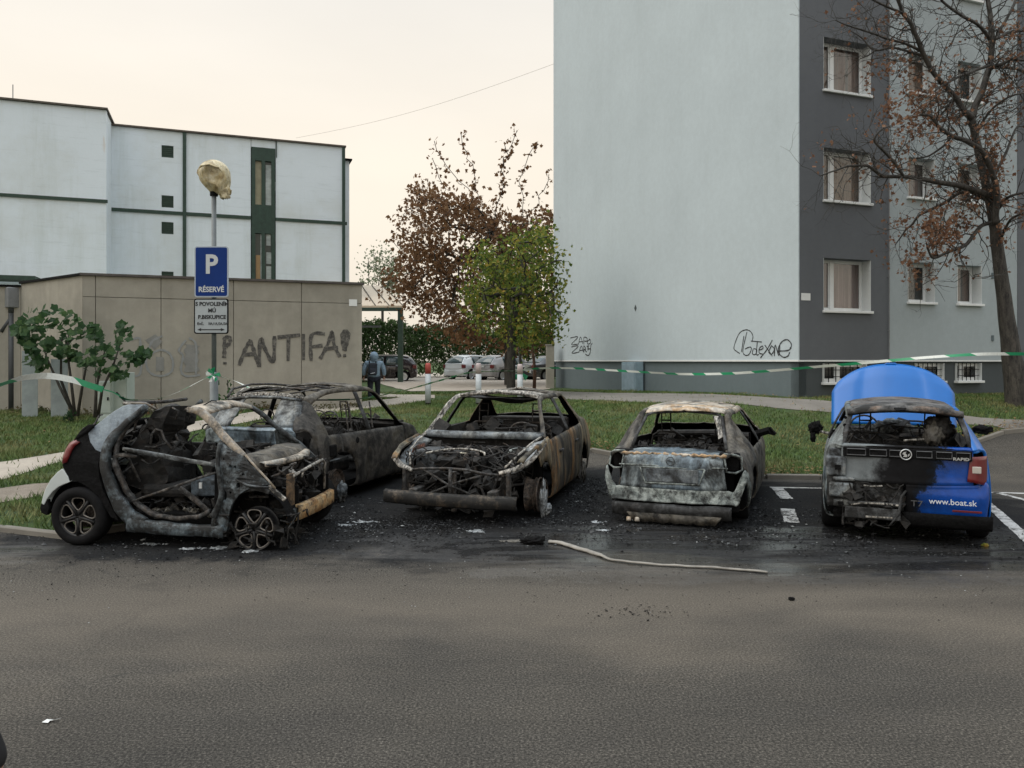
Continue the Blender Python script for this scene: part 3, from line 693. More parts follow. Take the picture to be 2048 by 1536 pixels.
for k, (dw, zz, hh) in enumerate(((.35, 0, .9), (.5, .9, .5), (.3, 1.4, .6), (.42, 2.0, .35))): bx(q, fb, mid_+.12, mid_+.12+dw*1.1, bands[2]+zz*.9, bands[2]+(zz+hh)*.9, .06, .095)
for k, (dw, zz, hh) in enumerate(((.3, 0, .7), (.42, .8, .5), (.22, 1.6, .6))): bx(q, fb, mid_+.15, mid_+.15+dw, 6.0+zz*1.2, 6.0+(zz+hh)*1.2, .06, .095)
bx(q, fb, a0+.45, a0+.62, 6.0, 8.6, .06, .095); q.build('stored_boxes', m_sh, wn)
q = MB(); bx(q, fb, a0+.22, a0+.44, 5.9, 7.4, .06, .095); q.build('stored_boxes', plain('tan_board', (.38, .24, .12), .7), wn)
# setback end strip with its little eave
q = MB(); bx(q, fb, s690+.02, s690+.32, ZL, ZT-.55, .6, 11); q.build('end_wall', m_wpanel, wb)
q = MB(); bx(q, fb, s690+.0, s690+.45, ZT-.55, ZT-.47, .4, 11.5); q.build('eave', m_black, wb)
# nearer, taller left part
ZT2 = pl(213, 220)[1]; ZB2 = pl(213, 403)[1]; s0 = pl(-420)[0]
for (a, b) in ((s0, pl(-160)[0]), (pl(-160)[0], 0)):
    for (z0, z1) in ((ZL, 4.2), (4.2, ZB2), (ZB2, ZT2)):
        slab('panel', fl_, a+.01, b-.01, z0+.012, z1-.012, 0, .3, m_wpanel, wb)
q = MB(); bx(q, fl_, s0, -.03, ZL, ZT2-.05, .3, 12); q.build('core_wall', m_wpanel, wb)
q = MB(); bx(q, fl_, s0, .05, ZB2-.07, ZB2+.07, -.07, .02); q.build('trim', m_green, wb)
q = MB(); bx(q, fl_, s0, .06, ZT2, ZT2+.08, -.12, 12.3); q.build('roof', MATS.get('x', None) or plain('rusty_sheet_flashing2', (.10, .085, .07), .8, var=.4), wb)
q = MB(); p0 = fl_(pl(19)[0], ZT2, .6); q.tube([p0, p0+ZZ*.9], .02, 6); q.build('aerial', m_steel, wb)
# dark lean-to roof seen over the left end of the concrete wall
q = MB(); bx(q, fl_, s0, pl(85)[0], pl(0, 564)[1], pl(0, 556)[1], -1.5, -.2); q.build('lean_to', m_green, wb)
# ---------------------------------------------------------------- car body generator
def cr(p0, p1, p2, p3, t, k=.42):
    a = (p2-p0)*k; b = (p3-p1)*k; t2 = t*t; t3 = t2*t
    return (2*t3-3*t2+1)*p1+(t3-2*t2+t)*a+(-2*t3+3*t2)*p2+(t3-t2)*b
def car_grid(p):
    """half body control points [row][col]; rows: underside, sill, widest, belt, rail low, rail high, half roof, centre; cols: rear -> front"""
    C = p['cols']           # per column: dict(xc,zc (centre line), xs (side x), zb (belt z), wb (belt y), xr,zr,yr (rail high), ws (sill y), wm (mid y))
    g = [[] for _ in range(8)]
    for c in C:
        xs = c.get('xs', c['xc']); zb = c['zb']; wb = c['wb']; zs = c.get('zs', p['zs']); ws = c.get('ws', wb*.94); wm = c.get('wm', wb*1.03); zm = c.get('zm', zs+(zb-zs)*.55)
        xr, yr, zr = c['xr'], c['yr'], c['zr']; xm = c.get('xm', xs)
        sill = Vector((c.get('xsill', xs), ws, zs)); mid_ = Vector((xm, wm, zm)); belt = Vector((xs, wb, zb)); hi = Vector((xr, yr, zr))
        if 'lo' in c: lo = Vector(c['lo'])
        else:
            d = belt-hi; lo = hi+(d.normalized()*min(.085, d.length*.5) if d.length > 1e-4 else d)
        ctr = Vector((c['xc'], 0, c['zc'])); half = (hi+ctr)/2; half.z = c['zc']-(c['zc']-zr)*.28; half.y = yr*.52; half.x = c['xc']+(xr-c['xc'])*.28
        if 'h' in c: half = Vector(c['h'])
        und = Vector((sill.x, ws-.25, zs+.02))
        for r_, v in enumerate((und, sill, mid_, belt, lo, hi, half, ctr)): g[r_].append(v)
    return g
def shell(p, regions, mats, parent, n=6, thick=.012, crump=.0, arches=(), seam=.012, names={}, seed=0, inner_black=True):
    """regions(row, col, side) -> part name or None. Returns the objects by (part, side)."""
    g = car_grid(p); R_, C_ = len(g), len(g[0])
    def P(r_, c_): return g[max(0, min(R_-1, r_))][max(0, min(C_-1, c_))]
    NR, NC = (R_-1)*n, (C_-1)*n
    rowc = []                                 # interpolate along columns first
    for r_ in range(R_):
        L = []
        for j in range(NC+1):
            c_, t = min(C_-2, j//n), (j-min(C_-2, j//n)*n)/n
            L.append(cr(P(r_, c_-1), P(r_, c_), P(r_, c_+1), P(r_, c_+2), t))
        rowc.append(L)
    V = [[None]*(NC+1) for _ in range(NR+1)]
    def Q(r_, j):
        if r_ >= R_: v = rowc[2*(R_-1)-r_][j]; return Vector((v.x, -v.y, v.z))
        return rowc[max(0, r_)][j]
    for i in range(NR+1):
        r_, t = min(R_-2, i//n), (i-min(R_-2, i//n)*n)/n
        for j in range(NC+1): V[i][j] = cr(Q(r_-1, j), Q(r_, j), Q(r_+1, j), Q(r_+2, j), t)
    # normals, crumple
    def nrm(i, j):
        a = V[min(NR, i+1)][j]-V[max(0, i-1)][j]; b = V[i][min(NC, j+1)]-V[i][max(0, j-1)]; c = b.cross(a)
        return c.normalized() if c.length > 1e-9 else Vector((0, 0, 1))
    # rows go up the near side, columns go forward: (col x row) points outward on the +y side when flipped
    NN = [[nrm(i, j) for j in range(NC+1)] for i in range(NR+1)]
    res = {}
    for side in (1, -1):
        own = {}
        for i in range(NR):
            for j in range(NC):
                r_, c_ = i//n, j//n; k = regions(r_, c_, side)
                if not k: continue
                m_ = (V[i][j]+V[i+1][j+1]+V[i+1][j]+V[i][j+1])/4; drop = False
                if r_ <= 3:
                    for (ax, az, ar) in arches:
                        if (m_.x-ax)**2+(m_.z-az)**2 < ar*ar and m_.y > .4: drop = True
                if not drop: own.setdefault(k, []).append((i, j))
        for k, cells in own.items():
            cs = set(cells); used = {}; vs = []; fs = []
            def vid(i, j):
                if (i, j) in used: return used[(i, j)]
                v = V[i][j].copy(); nn = NN[i][j]
                if nn.y < 0 and i < NR*.6: nn = -nn
                if nn.z < 0 and i >= NR*.6 and abs(nn.z) > .5: nn = -nn
                adj = [(i-1, j-1), (i-1, j), (i, j-1), (i, j)]
                edge = not all(a in cs or a[0] >= NR or a[0] < 0 or a[1] < 0 or a[1] >= NC for a in adj)
                for (ax, az, ar) in arches:
                    d = math.hypot(v.x-ax, v.z-az)
                    if v.y > .4 and i <= 4*n and edge and abs(d-ar) < .07: s_ = ar/d; v.x = ax+(v.x-ax)*s_; v.z = az+(v.z-az)*s_
                if edge and i != NR: v -= nn*seam
                if crump: 
                    q = Vector((v.x, v.y*side, v.z))
                    v += nn*crump*(noise.noise(q*2.2+Vector((seed, 0, 0)))*1.2+.5*noise.noise(q*7+Vector((0, seed, 0)))+.22*noise.noise(q*19))
                    v += Vector((noise.noise(q*5+Vector((3, 0, seed))), 0, noise.noise(q*5+Vector((9, seed, 0)))))*crump*.4
                v.y *= side; used[(i, j)] = len(vs); vs.append(v); return used[(i, j)]
            for (i, j) in cells:
                f = (vid(i, j), vid(i, j+1), vid(i+1, j+1), vid(i+1, j))
                fs.append(f if side > 0 else tuple(reversed(f)))
            res[(k, side)] = (vs, fs)
    out = {}
    merged = {}
    for (k, side), (vs, fs) in res.items():       # parts meeting on the centre line become one mesh
        if k in p['central']:
            a = merged.setdefault(k, ([], [])); n0 = len(a[0]); a[0].extend(vs); a[1].extend([tuple(x+n0 for x in f) for f in fs])
        else: out[(k, side)] = (vs, fs)
    for k, v in merged.items(): out[(k, 0)] = v
    objs = {}
    for (k, side), (vs, fs) in out.items():
        mm = mats.get((k, side)) or mats.get(k) or mats['*']
        o = mk(names.get(k, k), vs, fs, mm, parent, True)
        bm = bmesh.new(); bm.from_mesh(o.data); bmesh.ops.remove_doubles(bm, verts=bm.verts, dist=.0008); bm.to_mesh(o.data); bm.free()
        o.data.materials.clear(); o.data.materials.append(m_black if inner_black else mm); o.data.materials.append(mm)
        sd_ = o.modifiers.new('thickness', 'SOLIDIFY'); sd_.thickness = thick; sd_.offset = 0; sd_.material_offset = 1; sd_.material_offset_rim = 1
        objs[(k, side)] = o
    return objs
def pdict(**k): return k
def wheel(parent, loc, r, wid, style, tyre=True, rim_m=None, side=1, rimr=None, sag=0):
    """axis along local y; spokes face +y*side"""
    wx = empty('wheel', loc); wx.parent = parent; rr = rimr or r*.66
    q = MB(); h = wid/2
    if tyre:
        prof = [(rr, -h*.82), (rr+.015, -h), (r-.03, -h*.98), (r, -h*.72), (r, h*.72), (r-.03, h*.98), (rr+.015, h), (rr, h*.82)]
        q.lathe(prof, 32); q.build('tyre', m_rubber, wx, True)
    rm = rim_m or m_steel
    q = MB(); q.lathe([(rr, -h*.8), (rr-.012, -h*.75), (rr-.03, 0), (rr-.02, h*.7), (rr-.004, h*.85), (rr+.004, h*.85), (rr+.004, h*.7)], 32)
    f = side*h*.55
    if style == 'loops':
        q2 = MB()
        for k in range(5):
            a = k*2*math.pi/5+math.pi/2; ca, sa = math.cos(a), math.sin(a)
            pts = []
            for (u, v) in ((.30, 0), (.48, .20), (.70, .33), (.88, .26), (.93, 0), (.88, -.26), (.70, -.33), (.48, -.20), (.30, 0)):
                pts.append((rr*(u*ca-v*sa), f+side*.012, rr*(u*sa+v*ca)))
            out = []
            P4 = [Vector(x) for x in pts]
            for i in range(8):
                for t in (0, .25, .5, .75): out.append(cr(P4[(i-1) % 8], P4[i], P4[(i+1) % 8], P4[(i+2) % 8], t))
            out.append(out[0]); q2.tube(out, .0085, 6)
            q.tube([(rr*.12*ca, f-side*.01, rr*.12*sa), (rr*.36*ca, f-side*.01, rr*.36*sa)], [.04, .02], 8)
            a2 = a+math.pi/5; c2, s2 = math.cos(a2), math.sin(a2)
            q.tube([(rr*.1*c2, f-side*.012, rr*.1*s2), (rr*.5*c2, f-side*.012, rr*.5*s2), (rr*.94*c2, f-side*.012, rr*.94*s2)], [.05, .042, .055], 8, flat=.4)
        q.lathe([(0, f), (.055, f), (.06, f-side*.03)], 20)
        q.build('rim', m_rimdark, wx, True); q2.build('spoke_edge', m_rimedge, wx, True)
    elif style == 'spokes':
        for k in range(7):
            a = k*2*math.pi/7+.2; ca, sa = math.cos(a), math.sin(a)
            q.tube([(rr*.15*ca, f, rr*.15*sa), (rr*.6*ca, f+side*.01, rr*.6*sa), (rr*.97*ca, f-side*.01, rr*.97*sa)], [.03, .022, .03], 6)
        q.lathe([(0, f+side*.01), (.06, f+side*.01), (.075, f-side*.02)], 20); q.build('rim', rm, wx, True)
    elif style == 'disc':
        q.lathe([(0, f*.6), (rr*.45, f*.6), (rr*.8, f*.8), (rr, f*.5)], 28); q.build('rim', rm, wx, True)
    return wx
m_rimdark = plain('sooty_black_rim', (.014, .014, .015), .5, .2, var=.5, scale=18)
m_rimedge = plain('scorched_aluminium_edge', (.17, .155, .14), .5, .4, var=.7, scale=14)
m_disc = burnt('rusty_brake_metal', [(.03,.028,.026), (.10,.07,.05), (.12,.115,.11)], 14, .25)
def junk(name, parent, box, n, seed, m, r=(.004, .014), curl=.25, lump=0, lumpsize=(.03, .10), kind=None):
    """charred wires, rods and lumps filling a box - one tangled mass"""
    rr = random.Random(seed); (x0, y0, z0), (x1, y1, z1) = box; q = MB()
    for i in range(n):
        p = Vector((rr.uniform(x0, x1), rr.uniform(y0, y1), rr.uniform(z0, z1))); d = Vector((rr.gauss(0, 1), rr.gauss(0, 1), rr.gauss(0, .6))).normalized(); pts = [p.copy()]
        for k in range(rr.randint(3, 6)):
            d = (d+Vector((rr.gauss(0, 1), rr.gauss(0, 1), rr.gauss(0, 1)))*curl).normalized(); p = p+d*rr.uniform(.05, .13)
            p.x = min(x1, max(x0, p.x)); p.y = min(y1, max(y0, p.y)); p.z = min(z1, max(z0, p.z)); pts.append(p.copy())
        q.tube(pts, rr.uniform(*r), 5)
    for i in range(lump):
        c = Vector((rr.uniform(x0, x1), rr.uniform(y0, y1), rr.uniform(z0, z1))); a = [rr.uniform(*lumpsize) for _ in range(3)]
        M = Matrix.Translation(c) @ Matrix.Rotation(rr.uniform(0, 6), 4, Vector((rr.gauss(0,1), rr.gauss(0,1), rr.gauss(0,1))).normalized())
        n0 = len(q.v); q.box((-a[0], -a[1], -a[2]), (a[0], a[1], a[2]), M)
        for t in range(n0, len(q.v)):
            v = Vector(q.v[t]); q.v[t] = tuple(v+Vector((rr.gauss(0, .012), rr.gauss(0, .012), rr.gauss(0, .012))))
    o = q.build(name, m, parent)
    o['kind'] = 'stuff'
    return o
def seat(parent, x, y, z, m, h=.60, w_=.46, rec=.22, face=1, wires=True):
    """bare burnt seat: tubular back frame with springs and a pan; faces +x*face"""
    s = empty('seat', (x, y, z)); s.parent = parent; f = face
    q = MB(); a = w_/2; lean = -f*rec
    def pt(u, v): return (lean*v*1.0, u, v)
    loop = [pt(-a, 0), pt(-a*.98, h*.55), pt(-a*.8, h*.9), pt(-a*.45, h), pt(a*.45, h), pt(a*.8, h*.9), pt(a*.98, h*.55), pt(a, 0)]
    q.tube(loop, .016, 7)
    for v in (.15, .45, .7): q.tube([pt(-a*.95, h*v), pt(a*.95, h*v)], .009, 5)
    if wires:
        for k in range(5):
            u = -a*.7+a*1.4*k/4; q.tube([pt(u, .05), (lean*h*.4+f*.02, u+.02, h*.4), pt(u, h*.92)], .005, 4)
    q.build('backrest', m, s)
    q = MB(); 
    for u in (-a*.5, a*.5): q.tube([pt(u*.5, h), pt(u*.55, h+.16)], .008, 5)
    q.tube([pt(-a*.28, h+.16), pt(-a*.26, h+.27), pt(a*.26, h+.27), pt(a*.28, h+.16), pt(-a*.28, h+.16)], .012, 6); q.build('headrest', m, s)
    q = MB(); q.box((0, -a, -.05), (f*.48, a, .0) if f > 0 else (0, a, 0)) if f > 0 else q.box((-.48, -a, -.05), (0, a, 0))
    q.build('seat_pan', m, s, bevel=.02)
    return s
def steering(parent, x, y, z, face, r=.18, m=None):
    q = MB(); pts = []
    for k in range(25):
        t = k*2*math.pi/24; pts.append((x+face*.32*r*math.sin(t), y+r*math.cos(t), z+r*math.sin(t)*.93))
    q.tube(pts, .013, 6, cap=False)
    for a in (0, 2.2, 4.1): q.tube([(x-face*.03, y, z), (x+face*.32*r*math.sin(a), y+r*math.cos(a), z+r*math.sin(a)*.93)], .011, 5)
    q.tube([(x-face*.03, y, z), (x+face*.45, y, z-.22)], .025, 7)
    return q.build('steering_wheel', m or m_frame, parent, True)
def badge_ring(parent, c, r, m, name='badge', nx=-1):
    q = MB(); pts = [(c[0], c[1]+r*math.cos(k*math.pi/12), c[2]+r*math.sin(k*math.pi/12)) for k in range(25)]
    q.tube(pts, r*.12, 6, cap=False); return q.build(name, m, parent, True)
def text_obj(name, s, size, m, parent, M, ext=.002, align='CENTER', sx_=1, bold=0):
    cu = bpy.data.curves.new(name, 'FONT'); cu.body = s; cu.size = size; cu.align_x = align; cu.align_y = 'CENTER'; cu.extrude = ext; cu.offset = bold; cu.resolution_u = 3
    t = bpy.data.objects.new(name+'_c', cu); sc.collection.objects.link(t)
    dg = bpy.context.evaluated_depsgraph_get(); me = bpy.data.meshes.new_from_object(t.evaluated_get(dg)); bpy.data.objects.remove(t)
    me.name = name; me.materials.clear(); me.materials.append(m); me.transform(Matrix.Scale(sx_, 4, (1, 0, 0))); me.transform(M)
    o = bpy.data.objects.new(name, me); lk(o, parent); return o
def carroot(name, fx, fy, yaw, label, cat='car', group=None, z=0, roll=0, pitch=0):
    """yaw: heading (local +x) measured from +Y towards +X in degrees; (fx,fy) = world position of local origin (rear axle line, ground, centre)"""
    o = empty(name, (fx, fy, z), 0, label, cat, group); o.rotation_euler = (R(roll), R(pitch), R(90-yaw)); return o
# ================================================================ burnt silver saloon with boot lid (4th)
def saloon_cols(L=4.45, sag=0.0, W=.86, roof=1.38, belt=.92, boot=1.0, bootx=.58, rw=.50):
    z = sag
    c = []
    # rear
    c.append(pdict(xc=.05, zc=.27, xs=.10, zb=.27, wb=.78, ws=.79, wm=.79, zm=.27, xsill=.42, xm=.2, xr=.055, yr=.62, zr=.27, lo=(.07, .70, .27)))
    c.append(pdict(xc=.0, zc=.50, xs=.10, zb=.50, wb=.81, ws=.80, wm=.83, zm=.40, xsill=.46, xm=.3, xr=.03, yr=.64, zr=.50, lo=(.05, .73, .50)))
    c.append(pdict(xc=.015, zc=.60, xs=.14, zb=.66, wb=.80, ws=.81, wm=.85, zm=.46, xsill=.5, xm=.36, xr=.05, yr=.61, zr=.62, lo=(.08, .69, .64)))
    c.append(pdict(xc=.05, zc=belt+.04, xs=.22, zb=belt-.06, wb=.765, ws=.82, wm=.855, zm=.5, xsill=.54, xm=.42, xr=.08, yr=.56, zr=belt+.02, lo=(.13, .66, belt)))
    c.append(pdict(xc=bootx, zc=boot+.02, xs=.66, zb=belt, wb=.80, ws=.83, wm=.865, zm=.53, xr=bootx+.03, yr=.56, zr=boot-.01, lo=(bootx+.05, .66, boot-.03)))
    c.append(pdict(xc=bootx+rw+.02, zc=roof-.035, xs=1.06, zb=belt, wb=.83, ws=.84, wm=.875, zm=.54, xr=bootx+rw+.06, yr=.50, zr=roof-.075, lo=(bootx+rw-.02, .585, roof-.12)))
    c.append(pdict(xc=1.45, zc=roof, xs=1.42, zb=belt-.005, wb=.845, ws=.84, wm=.88, zm=.54, xr=1.48, yr=.53, zr=roof-.05, lo=(1.46, .60, roof-.10)))
    c.append(pdict(xc=1.88, zc=roof+.01, xs=2.02, zb=belt-.015, wb=.85, ws=.84, wm=.885, zm=.54, xr=1.90, yr=.54, zr=roof-.04, lo=(1.92, .615, roof-.09)))
    c.append(pdict(xc=2.0, zc=roof+.008, xs=2.14, zb=belt-.018, wb=.85, ws=.84, wm=.885, zm=.54, xr=2.02, yr=.54, zr=roof-.042, lo=(2.04, .615, roof-.092)))
    c.append(pdict(xc=2.40, zc=roof-.02, xs=2.62, zb=belt-.03, wb=.85, ws=.84, wm=.885, zm=.53, xr=2.46, yr=.53, zr=roof-.075, lo=(2.56, .61, roof-.13)))
    c.append(pdict(xc=3.05, zc=.97, xs=3.16, zb=belt-.05, wb=.84, ws=.84, wm=.88, zm=.52, xr=3.06, yr=.70, zr=.945, lo=(3.14, .775, .905)))
    c.append(pdict(xc=3.65, zc=.90, xs=3.72, zb=belt-.10, wb=.81, ws=.83, wm=.865, zm=.50, xr=3.68, yr=.70, zr=.86, lo=(3.70, .755, .845)))
    c.append(pdict(xc=4.22, zc=.79, xs=4.12, zb=.72, wb=.76, ws=.80, wm=.83, zm=.46, xsill=3.98, xm=4.05, xr=4.16, yr=.62, zr=.75, lo=(4.14, .69, .74)))
    c.append(pdict(xc=4.38, zc=.58, xs=4.22, zb=.54, wb=.76, ws=.79, wm=.82, zm=.40, xsill=4.0, xm=4.12, xr=4.31, yr=.60, zr=.55, lo=(4.27, .69, .55)))
    c.append(pdict(xc=4.36, zc=.26, xs=4.2, zb=.26, wb=.74, ws=.79, wm=.79, zm=.26, xsill=4.0, xm=4.12, xr=4.30, yr=.60, zr=.26, lo=(4.26, .68, .26)))
    k = L/4.40
    for d in c:
        for q in ('xc', 'xs', 'xr', 'xsill', 'xm'):
            if q in d: d[q] *= k
        if 'lo' in d: d['lo'] = (d['lo'][0]*k, d['lo'][1]*W/.86, d['lo'][2])
        for q in ('wb', 'ws', 'wm', 'yr'):
            if q in d: d[q] *= W/.86
    return c
CENTRAL = {'roof', 'boot_lid', 'bonnet', 'bumper', 'rear_panel', 'cowl', 'tailgate', 'front_bumper', 'header', 'tail_header', 'spoiler'}
m_ashsteel = burnt('ash_grey_steel', [(.05,.055,.06), (.13,.15,.17), (.20,.225,.24), (.26,.27,.26), (.12,.13,.14)], 2.6, .30, rough=.6, metal=.1)
m_bluebare = burnt('slate_blue_bare_steel', [(.07,.09,.11), (.13,.175,.215), (.18,.235,.28), (.30,.35,.37), (.11,.14,.16)], 2.2, .26, rough=.5, metal=.15, stretch=(1,1,.6))
m_tanroof = burnt('tan_scorched_roof', [(.20,.17,.13), (.42,.34,.26), (.52,.46,.38), (.33,.33,.31), (.26,.18,.11)], 2.2, .22, rough=.7)
m_orange = burnt('orange_ash_edge', [(.40,.36,.30), (.44,.28,.14), (.60,.54,.46), (.40,.38,.34)], 3, .10)
m_whiteash = burnt('white_flaking_ash', [(.10,.12,.115), (.22,.25,.24), (.36,.40,.385), (.18,.21,.205), (.06,.07,.07)], 5, .22, fine=.4)
m_olive = burnt('olive_tan_scorched_side', [(.055,.052,.042), (.14,.125,.09), (.21,.175,.115), (.24,.14,.055), (.10,.10,.095)], 1.9, .24, stretch=(1,1,.45))
m_rust = burnt('rusted_side', [(.035,.032,.028), (.15,.12,.08), (.25,.13,.045), (.17,.15,.11), (.06,.06,.055)], 1.8, .25, stretch=(1,1,.35))
m_sootbrown = burnt('sooty_brown_steel', [(.022,.02,.018), (.055,.05,.045), (.095,.088,.078), (.05,.042,.03), (.12,.112,.10)], 2.4, .30)
m_darksteel = burnt('sooty_steel', [(.018,.018,.019), (.05,.052,.055), (.09,.095,.10), (.035,.03,.028)], 3.5, .35)
m_brownsteel = burnt('brown_grey_steel', [(.045,.042,.038), (.095,.088,.078), (.15,.14,.12), (.085,.07,.05), (.19,.175,.15)], 2.4, .22)
m_streak = burnt('streaked_white_metal', [(.10,.10,.10), (.40,.38,.34), (.60,.57,.52), (.25,.20,.15)], 6, .30, stretch=(1,4,1))
m_redcopper = burnt('copper_scorch', [(.16,.05,.02), (.08,.03,.02), (.2,.09,.05)], 9, .3)
m_alu = burnt('melted_aluminium', [(.20,.22,.24), (.45,.48,.50), (.62,.64,.65)], 9, .18, metal=.3, rough=.5)
car4 = carroot('burnt_saloon_car', 1.84, 8.98, 20.5, 'burnt out saloon with slate blue boot lid, second wreck from the right')
def reg4(r_, c_, s):
    if r_ >= 7: return None
    if c_ <= 1:
        if c_ == 1: return 'rear_panel' if r_ >= 1 else None
        return 'rear_panel' if r_ >= 1 and c_ == 1 else None
    if c_ == 2:
        if r_ >= 5: return 'boot_lid'
        return 'rear_wing' if r_ <= 2 else None
    if c_ == 3: return 'boot_lid' if r_ >= 5 else 'rear_wing'
    if c_ == 4:
        if r_ in (5, 6): return None
        return 'rear_wing'
    if c_ <= 5:
        if r_ >= 5: return 'tail_header'
        if r_ == 4: return 'rear_wing'
        return 'rear_door' if r_ < 3 else None
    if c_ <= 8 and r_ >= 5: return 'roof'
    if c_ == 9 and r_ >= 5: return None
    if r_ == 4 and c_ <= 9: return 'roof_rail'
    if r_ == 3 and c_ in (6, 8, 9): return None
    if r_ == 3 and c_ == 7: return 'pillar'
    if c_ == 6: return 'rear_door'
    if c_ in (7, 8): return 'front_door'
    if c_ == 9: return 'front_door' if r_ <= 2 else None
    if c_ <= 11 and r_ >= 4: return 'bonnet'
    if c_ <= 11: return 'front_wing'
    return 'front_bumper'
c4 = saloon_cols(4.45, roof=1.32, belt=.82, boot=.84, bootx=.46, rw=.48)
for k_, z_ in ((0, .22), (1, .27), (2, .42)):
    c4[k_]['zc'] = z_; c4[k_]['zr'] = z_+.01; c4[k_]['lo'] = (c4[k_]['lo'][0], c4[k_]['lo'][1], z_+.01)
c4[3]['zc'] = .80; c4[3]['zr'] = .79
P4 = dict(cols=c4, zs=.17, central=CENTRAL)
sh = shell(P4, reg4, {'*': m_olive, 'boot_lid': m_bluebare, 'roof': m_tanroof, 'tail_header': m_orange, 'rear_panel': m_whiteash, 'rear_wing': m_brownsteel, 'roof_rail': m_tanroof, 'bonnet': m_brownsteel, 'front_door': m_brownsteel, 'rear_door': m_brownsteel, 'pillar': m_darksteel, 'front_wing': m_brownsteel},
      car4, n=7, crump=.016, arches=[(.86, .27, .36), (3.52, .27, .36)], seed=4, names={})
for k_, ob in sh.items():
    pass
# number plate recess, badge, lip on the boot lid
q = MB()
def lidp(y, z, d=0): return (.0+.03*(z-.4)-d+.05*abs(y)**2, y, z-.045)
q.tube([lidp(-.37, .71), lidp(.37, .71)], .010, 6); q.tube([lidp(-.37, .71), lidp(-.31, .53), lidp(.31, .53), lidp(.37, .71)], .012, 6); q.tube([lidp(-.62, .73), lidp(.62, .73)], .008, 6)
q.build('plate_recess', m_whiteash, car4, True)
q = MB(); q.box((-.002, -.30, .50), (.012, .30, .655)); q.build('plate_backing', m_ashsteel, car4, bevel=.01)
badge_ring(car4, (.012, 0.02, .745), .046, m_ashsteel); q = MB(); q.tube([(.012, -.02, .735), (.01, .06, .755)], .007, 5); q.build('badge_arrow', m_ashsteel, car4)
q = MB()    # crinkled orange lip along the boot's upper edge
pts = [(.07+.01*math.sin(k*1.9)+.16*(1-(abs(k-20)/20)**2)*0, -.60+1.2*k/40, .815+.008*math.sin(k*2.3)) for k in range(41)]
q.tube(pts, [.014+.006*math.sin(k*1.7) for k in range(41)], 6, flat=1.3); q.build('boot_edge', m_orange, car4, True)
# rear window surround: inner frame and torn corner
q = MB(); q.tube([(.50, -.56, .85), (.58, -.54, .95), (.94, -.47, 1.20), (1.02, -.40, 1.235), (1.04, 0, 1.26), (1.02, .40, 1.235), (.94, .47, 1.20), (.58, .54, .95), (.50, .56, .85)], .02, 7, flat=.7); q.split('rear_window_frame', m_darksteel, car4, True)
q = MB(); q.tube([(1.3, -.42, 1.21), (1.32, 0, 1.235), (1.3, .42, 1.21)], .03, 6, flat=.35); q.tube([(2.44, -.48, 1.17), (2.46, 0, 1.23), (2.44, .48, 1.17)], .035, 6, flat=.4); q.split('roof_bow', m_tanroof, car4, True)
q = MB(); q.add([(.66, -.53, 1.0), (.97, -.44, 1.21), (.93, -.36, 1.22), (.84, -.41, 1.12), (.72, -.44, 1.05), (.62, -.46, .96)], [(0, 1, 2, 3), (0, 3, 4, 5)]); o = q.build('torn_trim', m_streak, car4); o.modifiers.new('t', 'SOLIDIFY').thickness = .012
# lamps gone: dark housings
for s in (-1, 1):
    q = MB(); q.box((.20, s*.50 if s > 0 else -.74, .62), (.34, .74 if s > 0 else -.50, .84)); q.build('lamp_housing', m_black, car4, bevel=.03)
    q = MB()
    pts = [(.10, s*.57, .84), (.13, s*.70, .83), (.20, s*.755, .80), (.16, s*.77, .66), (.09, s*.70, .63), (.07, s*.60, .64)]
    q.tube(pts+[pts[0]], .013, 6); q.build('lamp_rim', m_whiteash, car4, True)
# hanging bumper skin and absorber below
q = MB(); vs = []; fs = []; nn = 60
for i in range(nn+1):
    y = -.66+1.36*i/nn; e_ = .018*noise.noise((y*6, 1, 2))
    for (dx, z) in ((-.01, .235), (-.035, .215), (-.035, .17), (-.01, .145), (.0, .10+.02*noise.noise((y*9, 4, 4)))):
        vs.append((dx+.14*max(0, abs(y)-.4)**1.2+e_+.01, y, z+.02*noise.noise((y*3, z*9, 1))))
for i in range(nn):
    for j in range(4): a = i*5+j; fs.append((a, a+1, a+6, a+5))
o = mk('bumper_beam', vs, fs, m_darksteel, car4, True); o.modifiers.new('t', 'SOLIDIFY').thickness = .02
q = MB(); vs = []; fs = []
for i in range(41):
    y = -.56+1.08*i/40; 
    vs += [(-.03, y, .135), (.0+.01*math.sin(i*.7), y*.86, .03+.02*noise.noise((y*12, 0, 0)))]
for i in range(40): fs.append((2*i, 2*i+2, 2*i+3, 2*i+1))
o = mk('bumper_skin', vs, fs, m_brownsteel, car4, True); o.modifiers.new('t', 'SOLIDIFY').thickness = .015
q = MB(); q.tube([(0.0, .50, .07), (-.02, .50, .03)], .028, 8); q.tube([(0.0, .40, .07), (-.02, .40, .03)], .028, 8); q.split('exhaust_tip', m_orange, car4, True)
